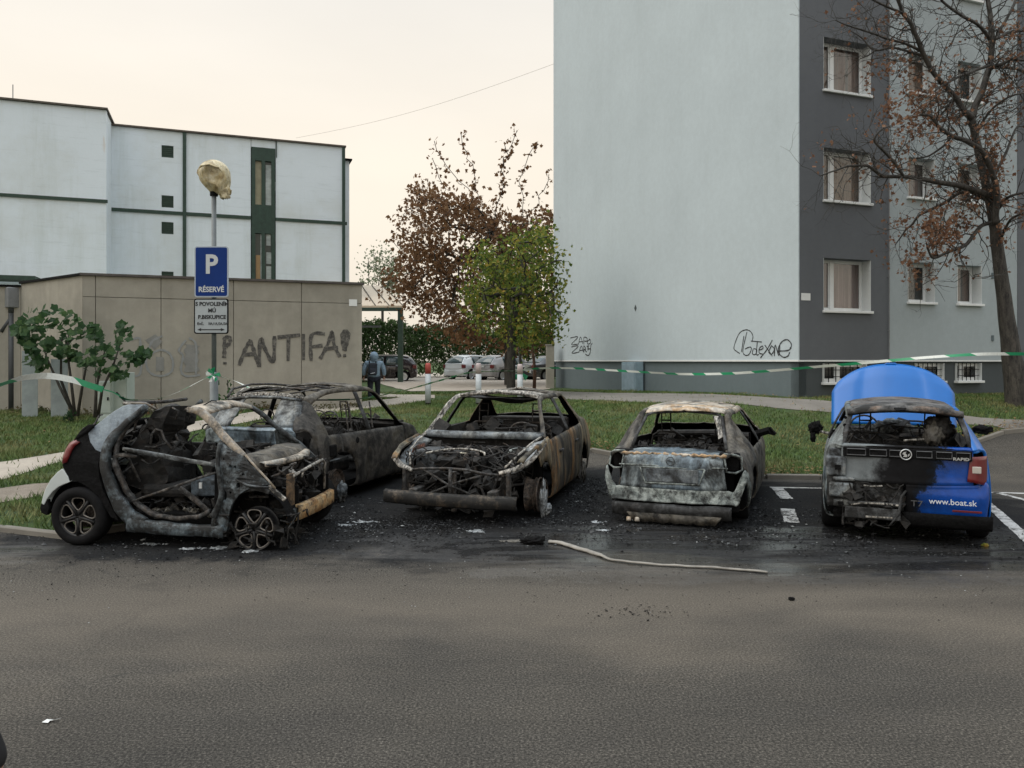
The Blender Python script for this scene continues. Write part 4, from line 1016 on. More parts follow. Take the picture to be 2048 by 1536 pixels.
# floor, bulkheads, tyres
q = MB(); q.box((.25, -.72, .16), (4.2, .72, .24)); q.box((.32, -.66, .24), (.9, .66, .62)); q.box((3.0, -.68, .2), (3.15, .68, .84)); q.split('floor_pan', m_black, car4)
q = MB(); q.box((.95, -.6, .35), (1.5, .6, .52)); q.box((.93, -.6, .5), (1.02, .6, .83)); q.build('rear_bench', m_int, car4, bevel=.04)
seat(car4, 1.95, .36, .42, m_int, h=.5); seat(car4, 1.95, -.36, .42, m_int, h=.46)
q = MB(); q.tube([(2.85, -.66, .80), (2.8, -.2, .84), (2.82, .3, .82), (2.85, .66, .80)], .05, 8); q.box((2.85, -.66, .6), (3.05, .66, .84)); q.build('dashboard', m_int, car4)
junk('charred_wiring', car4, ((.5, -.6, .5), (2.9, .6, .84)), 90, 41, m_int, lump=24); junk('ash_clumps', car4, ((.60, -.50, .80), (1.0, .50, .87)), 18, 43, m_int, lump=26, lumpsize=(.01, .035), r=(.004, .01))
for (x, s) in ((.86, -1), (.86, 1), (3.52, -1), (3.52, 1)):
    wheel(car4, (x, s*.70, .29 if s < 0 else .24), .31 if s < 0 else .25, .20, 'disc', s < 0 or x > 2, m_disc, s)
q = MB()
for s in (-1, 1):
    for ax in (.86, 3.52): q.box((ax-.33, s*.52-.01, .2), (ax+.33, s*.52+.01, .6))
q.split('inner_arch', m_black, car4)
q = MB(); b_ = Vector((2.72, -.86, .88)); q.tube([b_+Vector((.05, .06, -.03)), b_+Vector((0, -.08, .02))], .018, 6); 
q.add([b_+Vector(v) for v in ((.0, -.05, -.02), (.0, -.17, -.05), (-.01, -.19, -.02), (-.02, -.15, .02), (-.02, -.11, .07), (0, -.07, .04))], [(0, 1, 2, 3, 4, 5)]); o = q.build('mirror', m_black, car4); o.modifiers.new('t', 'SOLIDIFY').thickness = .05
# ================================================================ burnt saloon facing the camera (3rd)
# heading points at the camera: local +x = forward
P3 = dict(cols=saloon_cols(4.60, W=.875, roof=1.47, belt=.95, boot=1.04, bootx=.46, rw=.66), zs=.17, central=CENTRAL)
fwx, fwy = .30, 9.60; yaw3 = 195.2
hx, hy = math.sin(R(yaw3)), math.cos(R(yaw3)); WB3 = 3.68
# front left wheel (local x=WB3,y=+.80) is at (fwx,fwy): left vector = (-hy... )
lx, ly = -hy, hx
car3 = carroot('burnt_saloon_car', fwx-hx*WB3-lx*.76, fwy-hy*WB3-ly*.76, yaw3, 'burnt out saloon with bare engine bay, facing the camera, third wreck from the left')
def reg3(r_, c_, s):
    if c_ <= 1: return 'rear_panel' if r_ >= 1 else None
    if c_ in (2, 3): return 'boot_lid' if r_ >= 5 else 'rear_wing'
    if c_ == 4: return None if r_ in (5, 6) else 'rear_wing'
    if c_ == 5:
        if r_ >= 5: return 'tail_header'
        if r_ == 4: return 'roof_rail'
        return 'rear_wing' if r_ < 3 else None
    if c_ == 8 and r_ >= 5: return 'header'
    if c_ in (6, 7) and r_ >= 5: return None
    if c_ == 9 and r_ >= 5: return None
    if r_ == 4 and c_ <= 9: return 'roof_rail'
    if r_ == 3 and c_ in (6, 8, 9): return None
    if r_ == 3 and c_ == 7: return 'pillar'
    if c_ == 6: return 'rear_door'
    if c_ in (7, 8, 9): return 'front_door' if r_ <= 2 else None
    if c_ == 10: return 'front_wing' if r_ <= 3 else None
    if c_ == 11: return 'front_wing' if (r_ == 3 or (r_ == 2 and False)) else None
    return None
sh3 = shell(P3, reg3, {'*': m_rust, 'rear_wing': m_olive, 'roof_rail': m_streak, ('roof_rail', 1): m_brownsteel, 'header': m_streak, 'tail_header': m_brownsteel, 'boot_lid': m_brownsteel, 'pillar': m_darksteel, 'front_wing': m_olive, ('front_door', 1): m_rust, ('rear_door', 1): m_rust},
      car3, n=7, crump=.014, arches=[(.95, .28, .36), (WB3, .28, .40)], seed=9)
K3 = 4.60/4.40
car3.scale = (1.0, 1.07, 1.0); car3.location.x -= .06
# bare wing rails sweeping down to the nose, bonnet slam panel with cross braces
q = MB()
for s in (-1, 1):
    q.tube([(3.15*K3, s*.80, .90), (3.42*K3, s*.83, .86), (3.72*K3, s*.835, .80), (3.98*K3, s*.80, .72), (4.10*K3, s*.66, .64), (4.16*K3, s*.50, .60)], [.03, .035, .03, .035, .04, .03], 7, flat=.6)
    q.tube([(3.15*K3, s*.74, .93), (3.5*K3, s*.70, .88), (3.85*K3, s*.66, .80), (4.1*K3, s*.55, .66)], .012, 6)
    vs = []; fs = []
    for i in range(15):
        t = i/14; x = (3.2+.85*t)*K3; yo = .80-.02*t-.12*max(0, t-.75)*4*.5; z = .90-.20*t-.06*t*t
        for j in range(4): u = j/3; vs.append((x, s*(yo-.17*u*(1-.3*t)), z-.05*u+.018*noise.noise((x*8, u*3, s*2))))
    for i in range(14):
        for j in range(3): a = i*4+j; fs.append((a, a+1, a+5, a+4))
    o = mk('wing_ledge', vs, fs, m_alu if s > 0 else m_ashsteel, car3, True); o.modifiers.new('t', 'SOLIDIFY').thickness = .015
q.split('wing_rail', m_streak, car3, True)
q = MB(); X = 4.17*K3
q.tube([(X-.03, -.52, .60), (X, -.38, .625), (X+.02, -.1, .64), (X+.02, .15, .63), (X, .36, .585), (X-.03, .56, .575)], .016, 7)
q.tube([(X, -.36, .615), (X+.04, -.08, .46), (X+.02, .28, .31)], .014, 6); q.tube([(X, .34, .58), (X+.04, .0, .47), (X+.02, -.30, .33)], .014, 6)
q.tube([(X+.03, -.04, .64), (X+.05, -.04, .47), (X+.04, -.04, .31)], .020, 6); q.split('slam_panel', m_frame, car3, True)
q = MB()
pts = []
for k in range(21):
    t = -1+2*k/20; pts.append((X-.18-.28*(1-t*t)**.5+.1, t*.34-.02, .80+.03*(1-t*t)))
q.tube(pts, .012, 6); q.build('bent_bonnet_cable', m_streak, car3, True)
# front bumper beam
q = MB(); vs = []; fs = []; nn = 40
for i in range(nn+1):
    y = -.80+1.52*i/nn; xx = 4.30*K3-.16*abs(y)**2.2
    for (dx, z) in ((0, .33), (.03, .32), (.03, .25), (.0, .24)): vs.append((xx+dx, y, z-.015*y+.008*noise.noise((y*5, z*9, 3))))
for i in range(nn):
    for j in range(3): a = i*4+j; fs.append((a, a+4, a+5, a+1))
o = mk('bumper_beam', vs, fs, burnt('rusty_beam', [(.02,.018,.015), (.07,.055,.04), (.11,.085,.06), (.05,.05,.05)], 4, .5), car3, True); o.modifiers.new('t', 'SOLIDIFY').thickness = .04
q = MB()
for s in (-1, 1): q.box((3.7, s*.45-.05, .27), (4.28*K3, s*.45+.05, .40)); q.box((X-.1, s*.60-.02, .30), (X, s*.60+.02, .62))
q.box((X-.08, -.05, .12), (X-.02, .0, .60)); q.split('chassis_rail', m_frame, car3, bevel=.01)
# engine bay
q = MB(); q.box((3.4, -.32, .35), (3.95, .22, .72)); q.box((3.48, -.25, .72), (3.85, .12, .78)); eng = q.build('engine_block', m_int, car3, bevel=.04)
q = MB()
for k in range(4): q.tube([(3.86, -.25+.12*k, .76), (4.0, -.24+.12*k, .68), (4.02, -.22+.12*k, .50)], .03, 8)
q.tube([(4.1, .22, .36), (4.1, .22, .46)], .01); q.lathe([(0, 0), (.07, 0), (.085, .03), (.05, .05)], 16, Matrix.Translation((4.12, .30, .44)) @ Matrix.Rotation(R(90), 4, 'Z')); q.lathe([(0, 0), (.06, 0), (.075, .03), (.05, .05)], 16, Matrix.Translation((4.12, .48, .36)) @ Matrix.Rotation(R(90), 4, 'Z'))
q.split('manifold', m_disc, car3, True)
q = MB(); q.box((3.55, -.62, .45), (3.95, -.36, .80)); q.build('battery', burnt('dark_battery', [(.03,.035,.04), (.07,.08,.09), (.12,.13,.14)], 6, .2), car3, bevel=.03)
q = MB()
for k in range(5): q.tube([(3.62+.06*k, -.70, .72), (3.60+.06*k, -.68, .80), (3.62+.06*k, -.63, .84), (3.66+.05*k, -.60, .74)], .012, 5)
q.build('copper_coil', m_redcopper, car3, True)
q = MB(); q.box((3.35, .40, .55), (3.62, .64, .80)); q.build('ash_filled_tray', m_whiteash, car3, bevel=.05)
q = MB(); q.box((3.93, -.06, .775), (4.0, .02, .783), Matrix.Rotation(.0, 4, 'Z')); q.build('pale_flake', plain('cream_flake', (.60, .56, .45), .8), car3)
q = MB(); q.box((3.12*K3, -.76, .2), (3.2*K3, .76, .80)); q.build('bulkhead', m_black, car3)
q = MB(); vs = []; fs = []
for i in range(41):
    y = -.76+1.52*i/40; xx = 3.17*K3-.13*(y/.76)**2
    for (dx, z) in ((-.10, .955), (-.03, .965), (.01, .945), (.02, .89)): vs.append((xx+dx, y, z+.006*noise.noise((y*7, z*5, 6))))
for i in range(40):
    for j in range(3): a = i*4+j; fs.append((a, a+4, a+5, a+1))
o = mk('cowl', vs, fs, m_ashsteel, car3, True); o.modifiers.new('t', 'SOLIDIFY').thickness = .015
junk('charred_engine_parts', car3, ((3.3, -.66, .42), (4.2, .66, .80)), 170, 31, m_int, lump=60, lumpsize=(.02, .07))
junk('charred_engine_parts', car3, ((3.3, -.6, .55), (4.1, .6, .84)), 40, 33, m_frame, lump=10, lumpsize=(.015, .04), r=(.004, .009))
junk('charred_nose_parts', car3, ((4.0, -.6, .12), (4.28, .6, .56)), 80, 32, m_int, lump=60, lumpsize=(.02, .06))
# roof: buckled sheet fallen between the rails
q = MB(); vs = []; fs = []
for i in range(15):
    for j in range(21):
        x = (1.3+1.08*i/14)*K3; y = -.55+1.1*j/20; u = 1-(abs(y)/.55)**2
        vs.append((x, y, 1.395-.10*u*math.sin(math.pi*min(1, (i+1)/12))-.02+.05*noise.noise((x*2.5, y*3, 7))*u))
for i in range(14):
    for j in range(20): a = i*21+j; fs.append((a, a+1, a+22, a+21))
o = mk('roof', vs, fs, m_darksteel, car3, True); o.modifiers.new('t', 'SOLIDIFY').thickness = .01
q = MB(); q.tube([(1.28*K3, -.5, 1.42), (1.8*K3, -.3, 1.43), (2.4*K3, -.35, 1.46), (2.45*K3, -.5, 1.42)], .014, 6); q.tube([(2.43*K3, -.52, 1.42), (2.40*K3, 0, 1.47), (2.43*K3, .52, 1.42)], .016, 6); q.tube([(1.2*K3, -.5, 1.42), (1.2*K3, 0, 1.485), (1.2*K3, .5, 1.42)], .018, 6); q.split('roof_frame', m_streak, car3, True)
q = MB(); q.box((.3, -.74, .16), (3.3, .74, .24)); q.box((.25, -.7, .24), (1.0, .7, .85)); q.split('floor_pan', m_black, car3)
q = MB(); q.box((1.0, -.66, .35), (1.5, .66, .55)); q.box((.94, -.66, .5), (1.06, .66, 1.02)); q.box((.5, -.55, .96), (1.0, .55, 1.0)); q.build('rear_bench', m_int, car3, bevel=.05)
seat(car3, 2.05, .38, .45, m_frame, h=.55); seat(car3, 2.05, -.38, .45, m_frame, h=.55)
q = MB(); q.tube([(2.85, -.70, .88), (2.8, 0, .90), (2.85, .70, .88)], .05, 8); q.box((2.9, -.7, .6), (3.2, .7, .90)); q.build('dashboard', m_int, car3)
steering(car3, 2.72, .38, .90, 1)
junk('charred_wiring', car3, ((1.2, -.66, .4), (3.0, .66, 1.0)), 110, 35, m_int, lump=30)
q = MB(); q.box((1.06, .14, 1.10), (1.09, .26, 1.13)); q.box((1.06, .28, 1.105), (1.09, .33, 1.125)); q.split('pale_fragment', m_streak, car3)
for (x, s) in ((.95, -1), (.95, 1), (WB3, -1), (WB3, 1)):
    wheel(car3, (x, s*.74, .26), .26, .19, 'disc', False, m_disc, s, rimr=.21)
def melt(name, parent, c, sx_, sy_, sz_, seed, m=None, n=26):
    """lumpy mass of melted metal"""
    q = bmesh.new(); bmesh.ops.create_icosphere(q, subdivisions=4, radius=1); rr = Vector((seed*1.7, seed*.3, seed))
    for v in q.verts:
        d = 1+.45*noise.noise(v.co*1.8+rr)+.28*noise.noise(v.co*5+rr)+.12*noise.noise(v.co*12+rr); v.co = Vector((v.co.x*sx_*d, v.co.y*sy_*d, v.co.z*sz_*d))
    me = bpy.data.meshes.new(name); q.to_mesh(me); q.free(); me.materials.append(m or m_alu); me.polygons.foreach_set('use_smooth', [True]*len(me.polygons))
    o = bpy.data.objects.new(name, me); lk(o, parent); o.location = c; return o
melt('melted_wheel', car3, (WB3+.04, .86, .20), .10, .035, .20, 3); melt('melted_wheel', car3, (WB3-.02, .88, .08), .07, .05, .08, 5)
melt('melted_wheel', car3, (.95, .87, .18), .10, .03, .16, 8, m_brownsteel)
q = MB()
for s in (-1, 1):
    for ax in (.95, WB3): q.box((ax-.36, s*.55-.01, .2), (ax+.30, s*.55+.01, .7))
q.split('inner_arch', m_black, car3)
q = MB()
for ring in (.19, .14): q.tube([(WB3-.1+ring*math.cos(k*math.pi/12), .84-.1*(ring-.14), .24+ring*math.sin(k*math.pi/12)) for k in range(25)], .012, 6, cap=False)
q.build('tyre_wire', m_disc, car3, True)
for (x, y, z) in ((2.86, .905, .72), (1.78, .905, .75)):
    q = MB(); q.box((x-.09, y-.03, z-.015), (x+.09, y+.02, z+.02)); q.build('door_handle', m_darksteel, car3, bevel=.01)
# ================================================================ burnt people carrier (2nd), rear to the camera
def hatch_cols(L=4.30, W=.88, roof=1.50, belt=.95, tail=.20, glassz=.98, rz=1.42, gx=.14):
    c = []
    c.append(pdict(xc=.05, zc=.27, xs=.10, zb=.27, wb=.78, ws=.79, wm=.79, zm=.27, xsill=.42, xm=.2, xr=.055, yr=.62, zr=.27, lo=(.07, .70, .27)))
    c.append(pdict(xc=.0, zc=.50, xs=.12, zb=.50, wb=.81, ws=.80, wm=.83, zm=.40, xsill=.46, xm=.3, xr=.03, yr=.66, zr=.50, lo=(.06, .74, .50)))
    c.append(pdict(xc=.01, zc=.62, xs=.16, zb=.66, wb=.81, ws=.81, wm=.85, zm=.46, xsill=.5, xm=.36, xr=.06, yr=.66, zr=.64, lo=(.10, .73, .65)))
    c.append(pdict(xc=.03, zc=glassz-.04, xs=.24, zb=belt, wb=.80, ws=.82, wm=.86, zm=.5, xsill=.54, xm=.42, xr=.09, yr=.66, zr=glassz-.06, lo=(.16, .73, glassz-.05)))
    c.append(pdict(xc=.05, zc=glassz, xs=.34, zb=belt, wb=.82, ws=.83, wm=.865, zm=.53, xr=.11, yr=.65, zr=glassz, lo=(.19, .72, glassz)))
    c.append(pdict(xc=gx+tail, zc=rz, xs=.64, zb=belt, wb=.84, ws=.84, wm=.875, zm=.54, xr=gx+tail+.06, yr=.55, zr=rz-.06, lo=(gx+tail+.13, .63, rz-.13)))
    c.append(pdict(xc=.95, zc=roof, xs=1.0, zb=belt-.005, wb=.85, ws=.84, wm=.88, zm=.54, xr=.98, yr=.57, zr=roof-.05, lo=(.98, .64, roof-.11)))
    c.append(pdict(xc=1.72, zc=roof+.01, xs=1.80, zb=belt-.015, wb=.86, ws=.84, wm=.885, zm=.54, xr=1.74, yr=.58, zr=roof-.04, lo=(1.76, .65, roof-.10)))
    c.append(pdict(xc=1.84, zc=roof+.008, xs=1.93, zb=belt-.018, wb=.86, ws=.84, wm=.885, zm=.54, xr=1.86, yr=.58, zr=roof-.042, lo=(1.88, .65, roof-.102)))
    c.append(pdict(xc=2.40, zc=roof-.03, xs=2.62, zb=belt-.03, wb=.86, ws=.84, wm=.885, zm=.53, xr=2.46, yr=.56, zr=roof-.085, lo=(2.57, .64, roof-.15)))
    c.append(pdict(xc=3.15, zc=1.0, xs=3.22, zb=belt-.05, wb=.85, ws=.84, wm=.88, zm=.52, xr=3.14, yr=.72, zr=.975, lo=(3.20, .79, .935)))
    c.append(pdict(xc=3.65, zc=.92, xs=3.66, zb=belt-.10, wb=.82, ws=.83, wm=.865, zm=.50, xr=3.66, yr=.71, zr=.88, lo=(3.66, .76, .865)))
    c.append(pdict(xc=4.10, zc=.80, xs=3.98, zb=.74, wb=.77, ws=.80, wm=.83, zm=.46, xsill=3.84, xm=3.92, xr=4.03, yr=.63, zr=.76, lo=(4.0, .70, .75)))
    c.append(pdict(xc=4.25, zc=.58, xs=4.08, zb=.54, wb=.77, ws=.79, wm=.82, zm=.40, xsill=3.86, xm=3.99, xr=4.18, yr=.61, zr=.55, lo=(4.13, .69, .55)))
    c.append(pdict(xc=4.23, zc=.26, xs=4.06, zb=.26, wb=.75, ws=.79, wm=.79, zm=.26, xsill=3.86, xm=3.99, xr=4.17, yr=.61, zr=.26, lo=(4.12, .68, .26)))
    k = L/4.27
    for d in c:
        for q in ('xc', 'xs', 'xr', 'xsill', 'xm'):
            if q in d: d[q] *= k
        if 'lo' in d: d['lo'] = (d['lo'][0]*k, d['lo'][1]*W/.88, d['lo'][2])
        for q in ('wb', 'ws', 'wm', 'yr'):
            if q in d: d[q] *= W/.88
    return c
car2 = carroot('burnt_people_carrier', -3.36, 9.92, 17, 'burnt out tall hatchback with bare roof frame, behind the doorless two seater')
def reg2(r_, c_, s):
    if c_ <= 1: return None
    if c_ == 2:
        if r_ >= 5: return 'tailgate'
        return 'rear_wing' if r_ in (2, ) else None
    if c_ == 3: return 'tailgate' if r_ >= 5 else 'rear_wing'
    if c_ == 4:
        if r_ == 5: return 'tailgate_frame'
        if r_ == 6: return None
        return 'rear_wing'
    if c_ == 5:
        if r_ >= 5: return None
        if r_ == 4: return 'roof_rail'
        return 'rear_wing' if r_ < 3 else None
    if c_ >= 6 and c_ <= 8 and r_ >= 5: return 'header' if c_ == 8 else None
    if c_ == 9 and r_ >= 5: return None
    if r_ == 4 and c_ <= 9: return 'roof_rail'
    if r_ == 3 and c_ in (6, 8, 9): return None
    if r_ == 3 and c_ == 7: return 'pillar'
    if c_ == 6: return 'rear_door'
    if c_ in (7, 8, 9): return 'front_door' if r_ <= 2 else None
    if c_ in (10, 11): return 'bonnet' if r_ >= 4 else 'front_wing'
    return 'front_bumper'
c2 = hatch_cols(3.75, roof=1.56, belt=.93, glassz=1.06, rz=1.45, tail=.24, gx=.16)
c2[2]['zc'] = .84; c2[2]['zr'] = .85; c2[2]['lo'] = (.10, .73, .82); c2[2]['zb'] = .78; c2[3]['zc'] = 1.0; c2[3]['zr'] = .99; c2[3]['xc'] = -.01; c2[3]['xr'] = .05; c2[4]['xc'] = .01; c2[4]['xr'] = .08
for k_ in (4, 5): c2[k_]['yr'] *= .93
P2 = dict(cols=c2, zs=.17, central=CENTRAL)
sh2 = shell(P2, reg2, {'*': m_sootbrown, 'tailgate': m_bluebare, 'tailgate_frame': m_ashsteel, 'pillar': m_darksteel, 'roof_rail': m_brownsteel, 'header': m_brownsteel},
      car2, n=7, crump=.014, arches=[(.84, .27, .42), (3.1, .28, .38)], seed=21)
q = MB()     # tailgate's window surround, upper edge torn and streaked
q.tube([(.11, -.58, 1.03), (.19, -.57, 1.14), (.32, -.53, 1.34), (.36, -.46, 1.40)], [.085, .08, .06, .035], 8, flat=.5); q.tube([(.11, .58, 1.03), (.19, .57, 1.14), (.32, .53, 1.34), (.36, .46, 1.40)], [.085, .08, .06, .035], 8, flat=.5)
q.tube([(.35, -.55, 1.39), (.34, -.2, 1.425), (.34, .2, 1.425), (.35, .55, 1.39)], .03, 8, flat=.7); q.split('tailgate_window_frame', m_ashsteel, car2, True)
q = MB(); q.tube([(.40, -.55, 1.42), (.40, 0, 1.46), (.40, .55, 1.42)], .018, 6); q.tube([(.50, -.5, 1.44), (.47, .1, 1.48), (.50, .5, 1.45)], .012, 6)
for k in range(16): 
    y = -.5+1.0*k/15; q.tube([(.36, y, 1.44), (.48+.03*math.sin(k*2.1), y+.02, 1.46)], .009, 5)
q.build('torn_roof_edge', m_streak, car2, True)
q = MB()
for y in (-.30, .02, .38): q.tube([(.5, y, 1.47), (1.1, y+.03, 1.50), (1.6, y+.02*y, 1.51)], .017, 6, flat=.6)
q.tube([(1.05, -.56, 1.47), (1.05, 0, 1.52), (1.05, .56, 1.47)], .016, 6); q.tube([(1.62, -.56, 1.48), (1.62, 0, 1.53), (1.62, .56, 1.48)], .022, 6)
q.split('roof_bow', m_frame, car2, True)
q = MB(); q.tube([(.36, .57, 1.42), (.55, .64, 1.52), (1.0, .66, 1.57), (1.5, .66, 1.56), (2.0, .65, 1.52), (2.25, .62, 1.46)], .020, 7, flat=.8); q.build('roof_bar', m_frame, car2, True)
q = MB(); q.tube([(.40, .50, 1.44), (.62, .52, 1.52), (.95, .40, 1.55), (1.1, .05, 1.52)], .02, 7, flat=.4); q.build('curled_spoiler', m_streak, car2, True)
q = MB(); q.box((.3, -.74, .16), (4.0, .74, .24)); q.box((.34, -.7, .24), (.9, .7, .55)); q.box((3.0, -.7, .2), (3.12, .7, .88)); q.box((.20, -.64, .26), (.24, .64, .60)); q.split('floor_pan', m_black, car2)
q = MB(); q.box((1.0, -.64, .35), (1.5, .64, .55)); q.box((.93, -.64, .5), (1.06, .64, 1.0)); q.build('rear_bench', m_int, car2, bevel=.05)
for y in (-.42, -.02, .40):
    q = MB(); pts = [(1.0+.02*k, y+.11*math.cos(a), 1.13+.09*math.sin(a)) for k, a in enumerate([t*math.pi/6 for t in range(13)])]; q.tube([(p[0]*0+1.0, p[1], p[2]) for p in pts], .009, 6, cap=False); q.tube([(1.0, y-.05, 1.0), (1.0, y-.05, 1.06)], .007); q.build('headrest', m_frame, car2, True)
seat(car2, 1.95, .38, .45, m_int, h=.58); seat(car2, 1.95, -.38, .45, m_int, h=.58); steering(car2, 2.62, .38, .92, 1)
q = MB(); q.box((2.85, -.7, .62), (3.15, .7, .94)); q.tube([(2.82, -.7, .90), (2.78, 0, .92), (2.82, .7, .90)], .05); q.build('dashboard', m_int, car2)
junk('charred_wiring', car2, ((.5, -.62, .5), (2.9, .62, 1.05)), 110, 51, m_int, lump=30); junk('torn_metal_strips', car2, ((.35, -.52, 1.12), (.8, -.20, 1.36)), 18, 52, m_streak, lump=5, r=(.006, .014), lumpsize=(.01, .05))
junk('charred_rear_bumper', car2, ((.10, -.74, .14), (.40, .74, .62)), 120, 53, m_int, lump=80, lumpsize=(.015, .06)); junk('charred_rear_bumper', car2, ((.04, -.70, .30), (.30, .70, .70)), 20, 54, m_frame, lump=12, lumpsize=(.01, .04))
melt('melted_lamp', car2, (.10, -.66, .70), .05, .12, .05, 11); melt('melted_wheel', car2, (.86, -.86, .14), .10, .05, .13, 12, m_ashsteel); melt('melted_lamp', car2, (.10, -.30, .78), .04, .10, .04, 13, m_streak)
for (x, s) in ((.88, -1), (.88, 1), (3.5, -1), (3.5, 1)): wheel(car2, (x*.93, s*.74, .25), .25, .19, 'disc', False, m_disc, s, rimr=.20)
q = MB()
for s in (-1, 1):
    for ax in (.88, 3.5): q.box((ax-.36, s*.55-.01, .18), (ax+.36, s*.55+.01, .66))
q.split('inner_arch', m_black, car2)
q = MB(); q.box((.52, -.865-.02, .64), (.70, -.845, .80)); q.build('fuel_flap_hole', m_black, car2, bevel=.02)
q = MB(); q.tube([(.50, -.885, .60), (.74, -.89, .60)], .012); q.build('fuel_flap_edge', m_ashsteel, car2)
q = MB(); q.lathe([(0, 0), (.035, 0), (.045, .012)], 16, Matrix.Translation((1.25, -.895, .80))); q.build('door_handle', m_black, car2)
q = MB()
for s_, zz in ((1.18, .92), (1.28, 1.0), (1.9, .93)): q.tube([(s_, -.78, .92), (s_+.05, -.70, 1.30)], .012, 5)
q.split('window_rail', m_frame, car2)
# ================================================================ blue hatchback, left half burnt, bonnet raised
def paint(name, col, rough=.28, coat=.6):
    m = NM(name); a = m.noise(1.2, 4, .6); c = m.ramp(a, [(.3, tuple(x*.9 for x in col)), (.7, tuple(min(1, x*1.1) for x in col))]); return m.set(c, rough, 0, None, coat=coat)
m_blue = paint('bright_blue_paint', (.001, .125, .46), .35, .12)
# blue paint that burns away to soot and bare grey steel towards the left of the car (local +y)
m = NM('half_burnt_blue_paint'); s = m.n('ShaderNodeSeparateXYZ'); m.l(m.co(), s.inputs[0]); nz = m.noise(2.6, 9, .75); nz2 = m.noise(6, 6, .7)
fy = m.math('ADD', m.math('ADD', s.outputs[1], m.math('MULTIPLY', m.math('SUBTRACT', nz, .5), .85)), m.math('MULTIPLY', m.math('SUBTRACT', s.outputs[2], .62), .35))
fx = m.math('MULTIPLY', m.math('SUBTRACT', s.outputs[0], .9), -.10)
f1_ = m.math('ADD', fy, fx)
col = m.ramp(f1_, [(.0, (.012, .085, .42)), (.10, (.010, .05, .20)), (.20, (.012, .014, .018)), (.55, (.012, .012, .013)), (.72, (.09, .10, .105)), (.86, (.20, .225, .235))])
f_ = m.math('ADD', f1_, .46, clamp=True)
col = m.ramp(f_, [(.10, (.003, .060, .33)), (.27, (.004, .040, .20)), (.31, (.008, .012, .02)), (.40, (.008, .008, .009)), (.72, (.011, .011, .012)), (.82, (.06, .064, .068)), (.95, (.17, .19, .20))])
col = m.mix(.5, col, m.ramp(nz2, [(.3, .5), (.7, 1.35)]), 'MULTIPLY')
rg = m.ramp(f_, [(.24, .25), (.38, .7), (1, .75)]); m_halfblue = m.set(col, rg, 0, m.noise(25, 5, .7), .15, .01, coat=0, spec=m.ramp(f_, [(.26, .4), (.32, .08)]))
m_greyleft = burnt('bare_grey_left_side', [(.06,.065,.065), (.14,.155,.155), (.22,.245,.245), (.10,.14,.17), (.27,.29,.28)], 2.0, .2)
m_burntroof = burnt('burnt_roof_edge', [(.05,.05,.05), (.11,.11,.115), (.17,.165,.16), (.20,.13,.09)], 2.5, .28)
car5 = carroot('blue_hatchback', 4.08, 8.08, 23.5, 'blue hatchback with raised bonnet, its left rear half burnt black and grey')
def reg5(r_, c_, s):
    if c_ <= 1:
        if s > 0: return 'rear_panel' if (r_ in (1, 2) and c_ == 1) else None
        return 'bumper' if r_ >= 1 else None
    if c_ == 2:
        if r_ >= 5: return 'tailgate'
        return 'rear_wing' if r_ <= 2 or s > 0 and r_ <= 3 else None
    if c_ == 3: return 'tailgate' if r_ >= 5 else 'rear_wing'
    if c_ == 4:
        if r_ in (5, 6): return None
        return 'rear_wing'
    if c_ == 5:
        if r_ >= 5: return 'roof'
        if r_ == 4: return 'rear_wing'
        return 'rear_wing' if r_ < 3 else None
    if c_ <= 8 and r_ >= 5: return 'roof'
    if c_ == 9 and r_ >= 5: return None
    if r_ == 4 and c_ <= 9: return 'roof_rail'
    if r_ == 3 and c_ in (6, 8, 9): return None
    if r_ == 3 and c_ == 7: return 'pillar'
    if c_ == 6: return 'rear_door'
    if c_ in (7, 8): return 'front_door'
    if c_ == 9: return 'front_door' if r_ <= 2 else None
    if c_ in (10, 11): return 'front_wing' if r_ <= 3 else None
    return 'front_bumper'
cols5 = hatch_cols(4.15, W=.815, roof=1.43, belt=.93, glassz=1.02, rz=1.40, tail=.26, gx=.14)
P5 = dict(cols=cols5, zs=.20, central=CENTRAL-{'bumper'})
sh5 = shell(P5, reg5, {'*': m_blue, 'rear_panel': m_greyleft, 'tailgate': m_halfblue, 'roof': m_burntroof, ('rear_wing', 1): m_greyleft, ('rear_panel', 1): m_greyleft, ('rear_door', 1): m_greyleft, ('roof_rail', 1): m_greyleft, ('pillar', 1): m_darksteel, ('front_door', 1): m_greyleft, ('front_wing', 1): m_greyleft, ('bumper', -1): m_halfblue},
      car5, n=7, crump=.003, arches=[(.74, .30, .35), (3.34, .30, .35)], seed=2, thick=.014)
q = MB()    # rear window frame
for s in (-1, 1): q.tube([(.115, s*.60, 1.0), (.24, s*.565, 1.18), (.38, s*.52, 1.335)], .028, 7, flat=.6)
q.tube([(.39, -.53, 1.345), (.385, 0, 1.375), (.39, .53, 1.345)], .022, 7); q.split('rear_window_frame', m_darksteel, car5, True)
q = MB()    # two bolt holes plate on the left pillar
for z in (1.08, 1.2, 1.28): q.lathe([(0, 0), (.014, 0), (.018, .004)], 10, Matrix.Translation((.15+.6*(z-1.05), .60-.1*(z-1.05), z)) @ Matrix.Rotation(R(90), 4, 'Z'))
q.split('bolt_hole', m_black, car5)
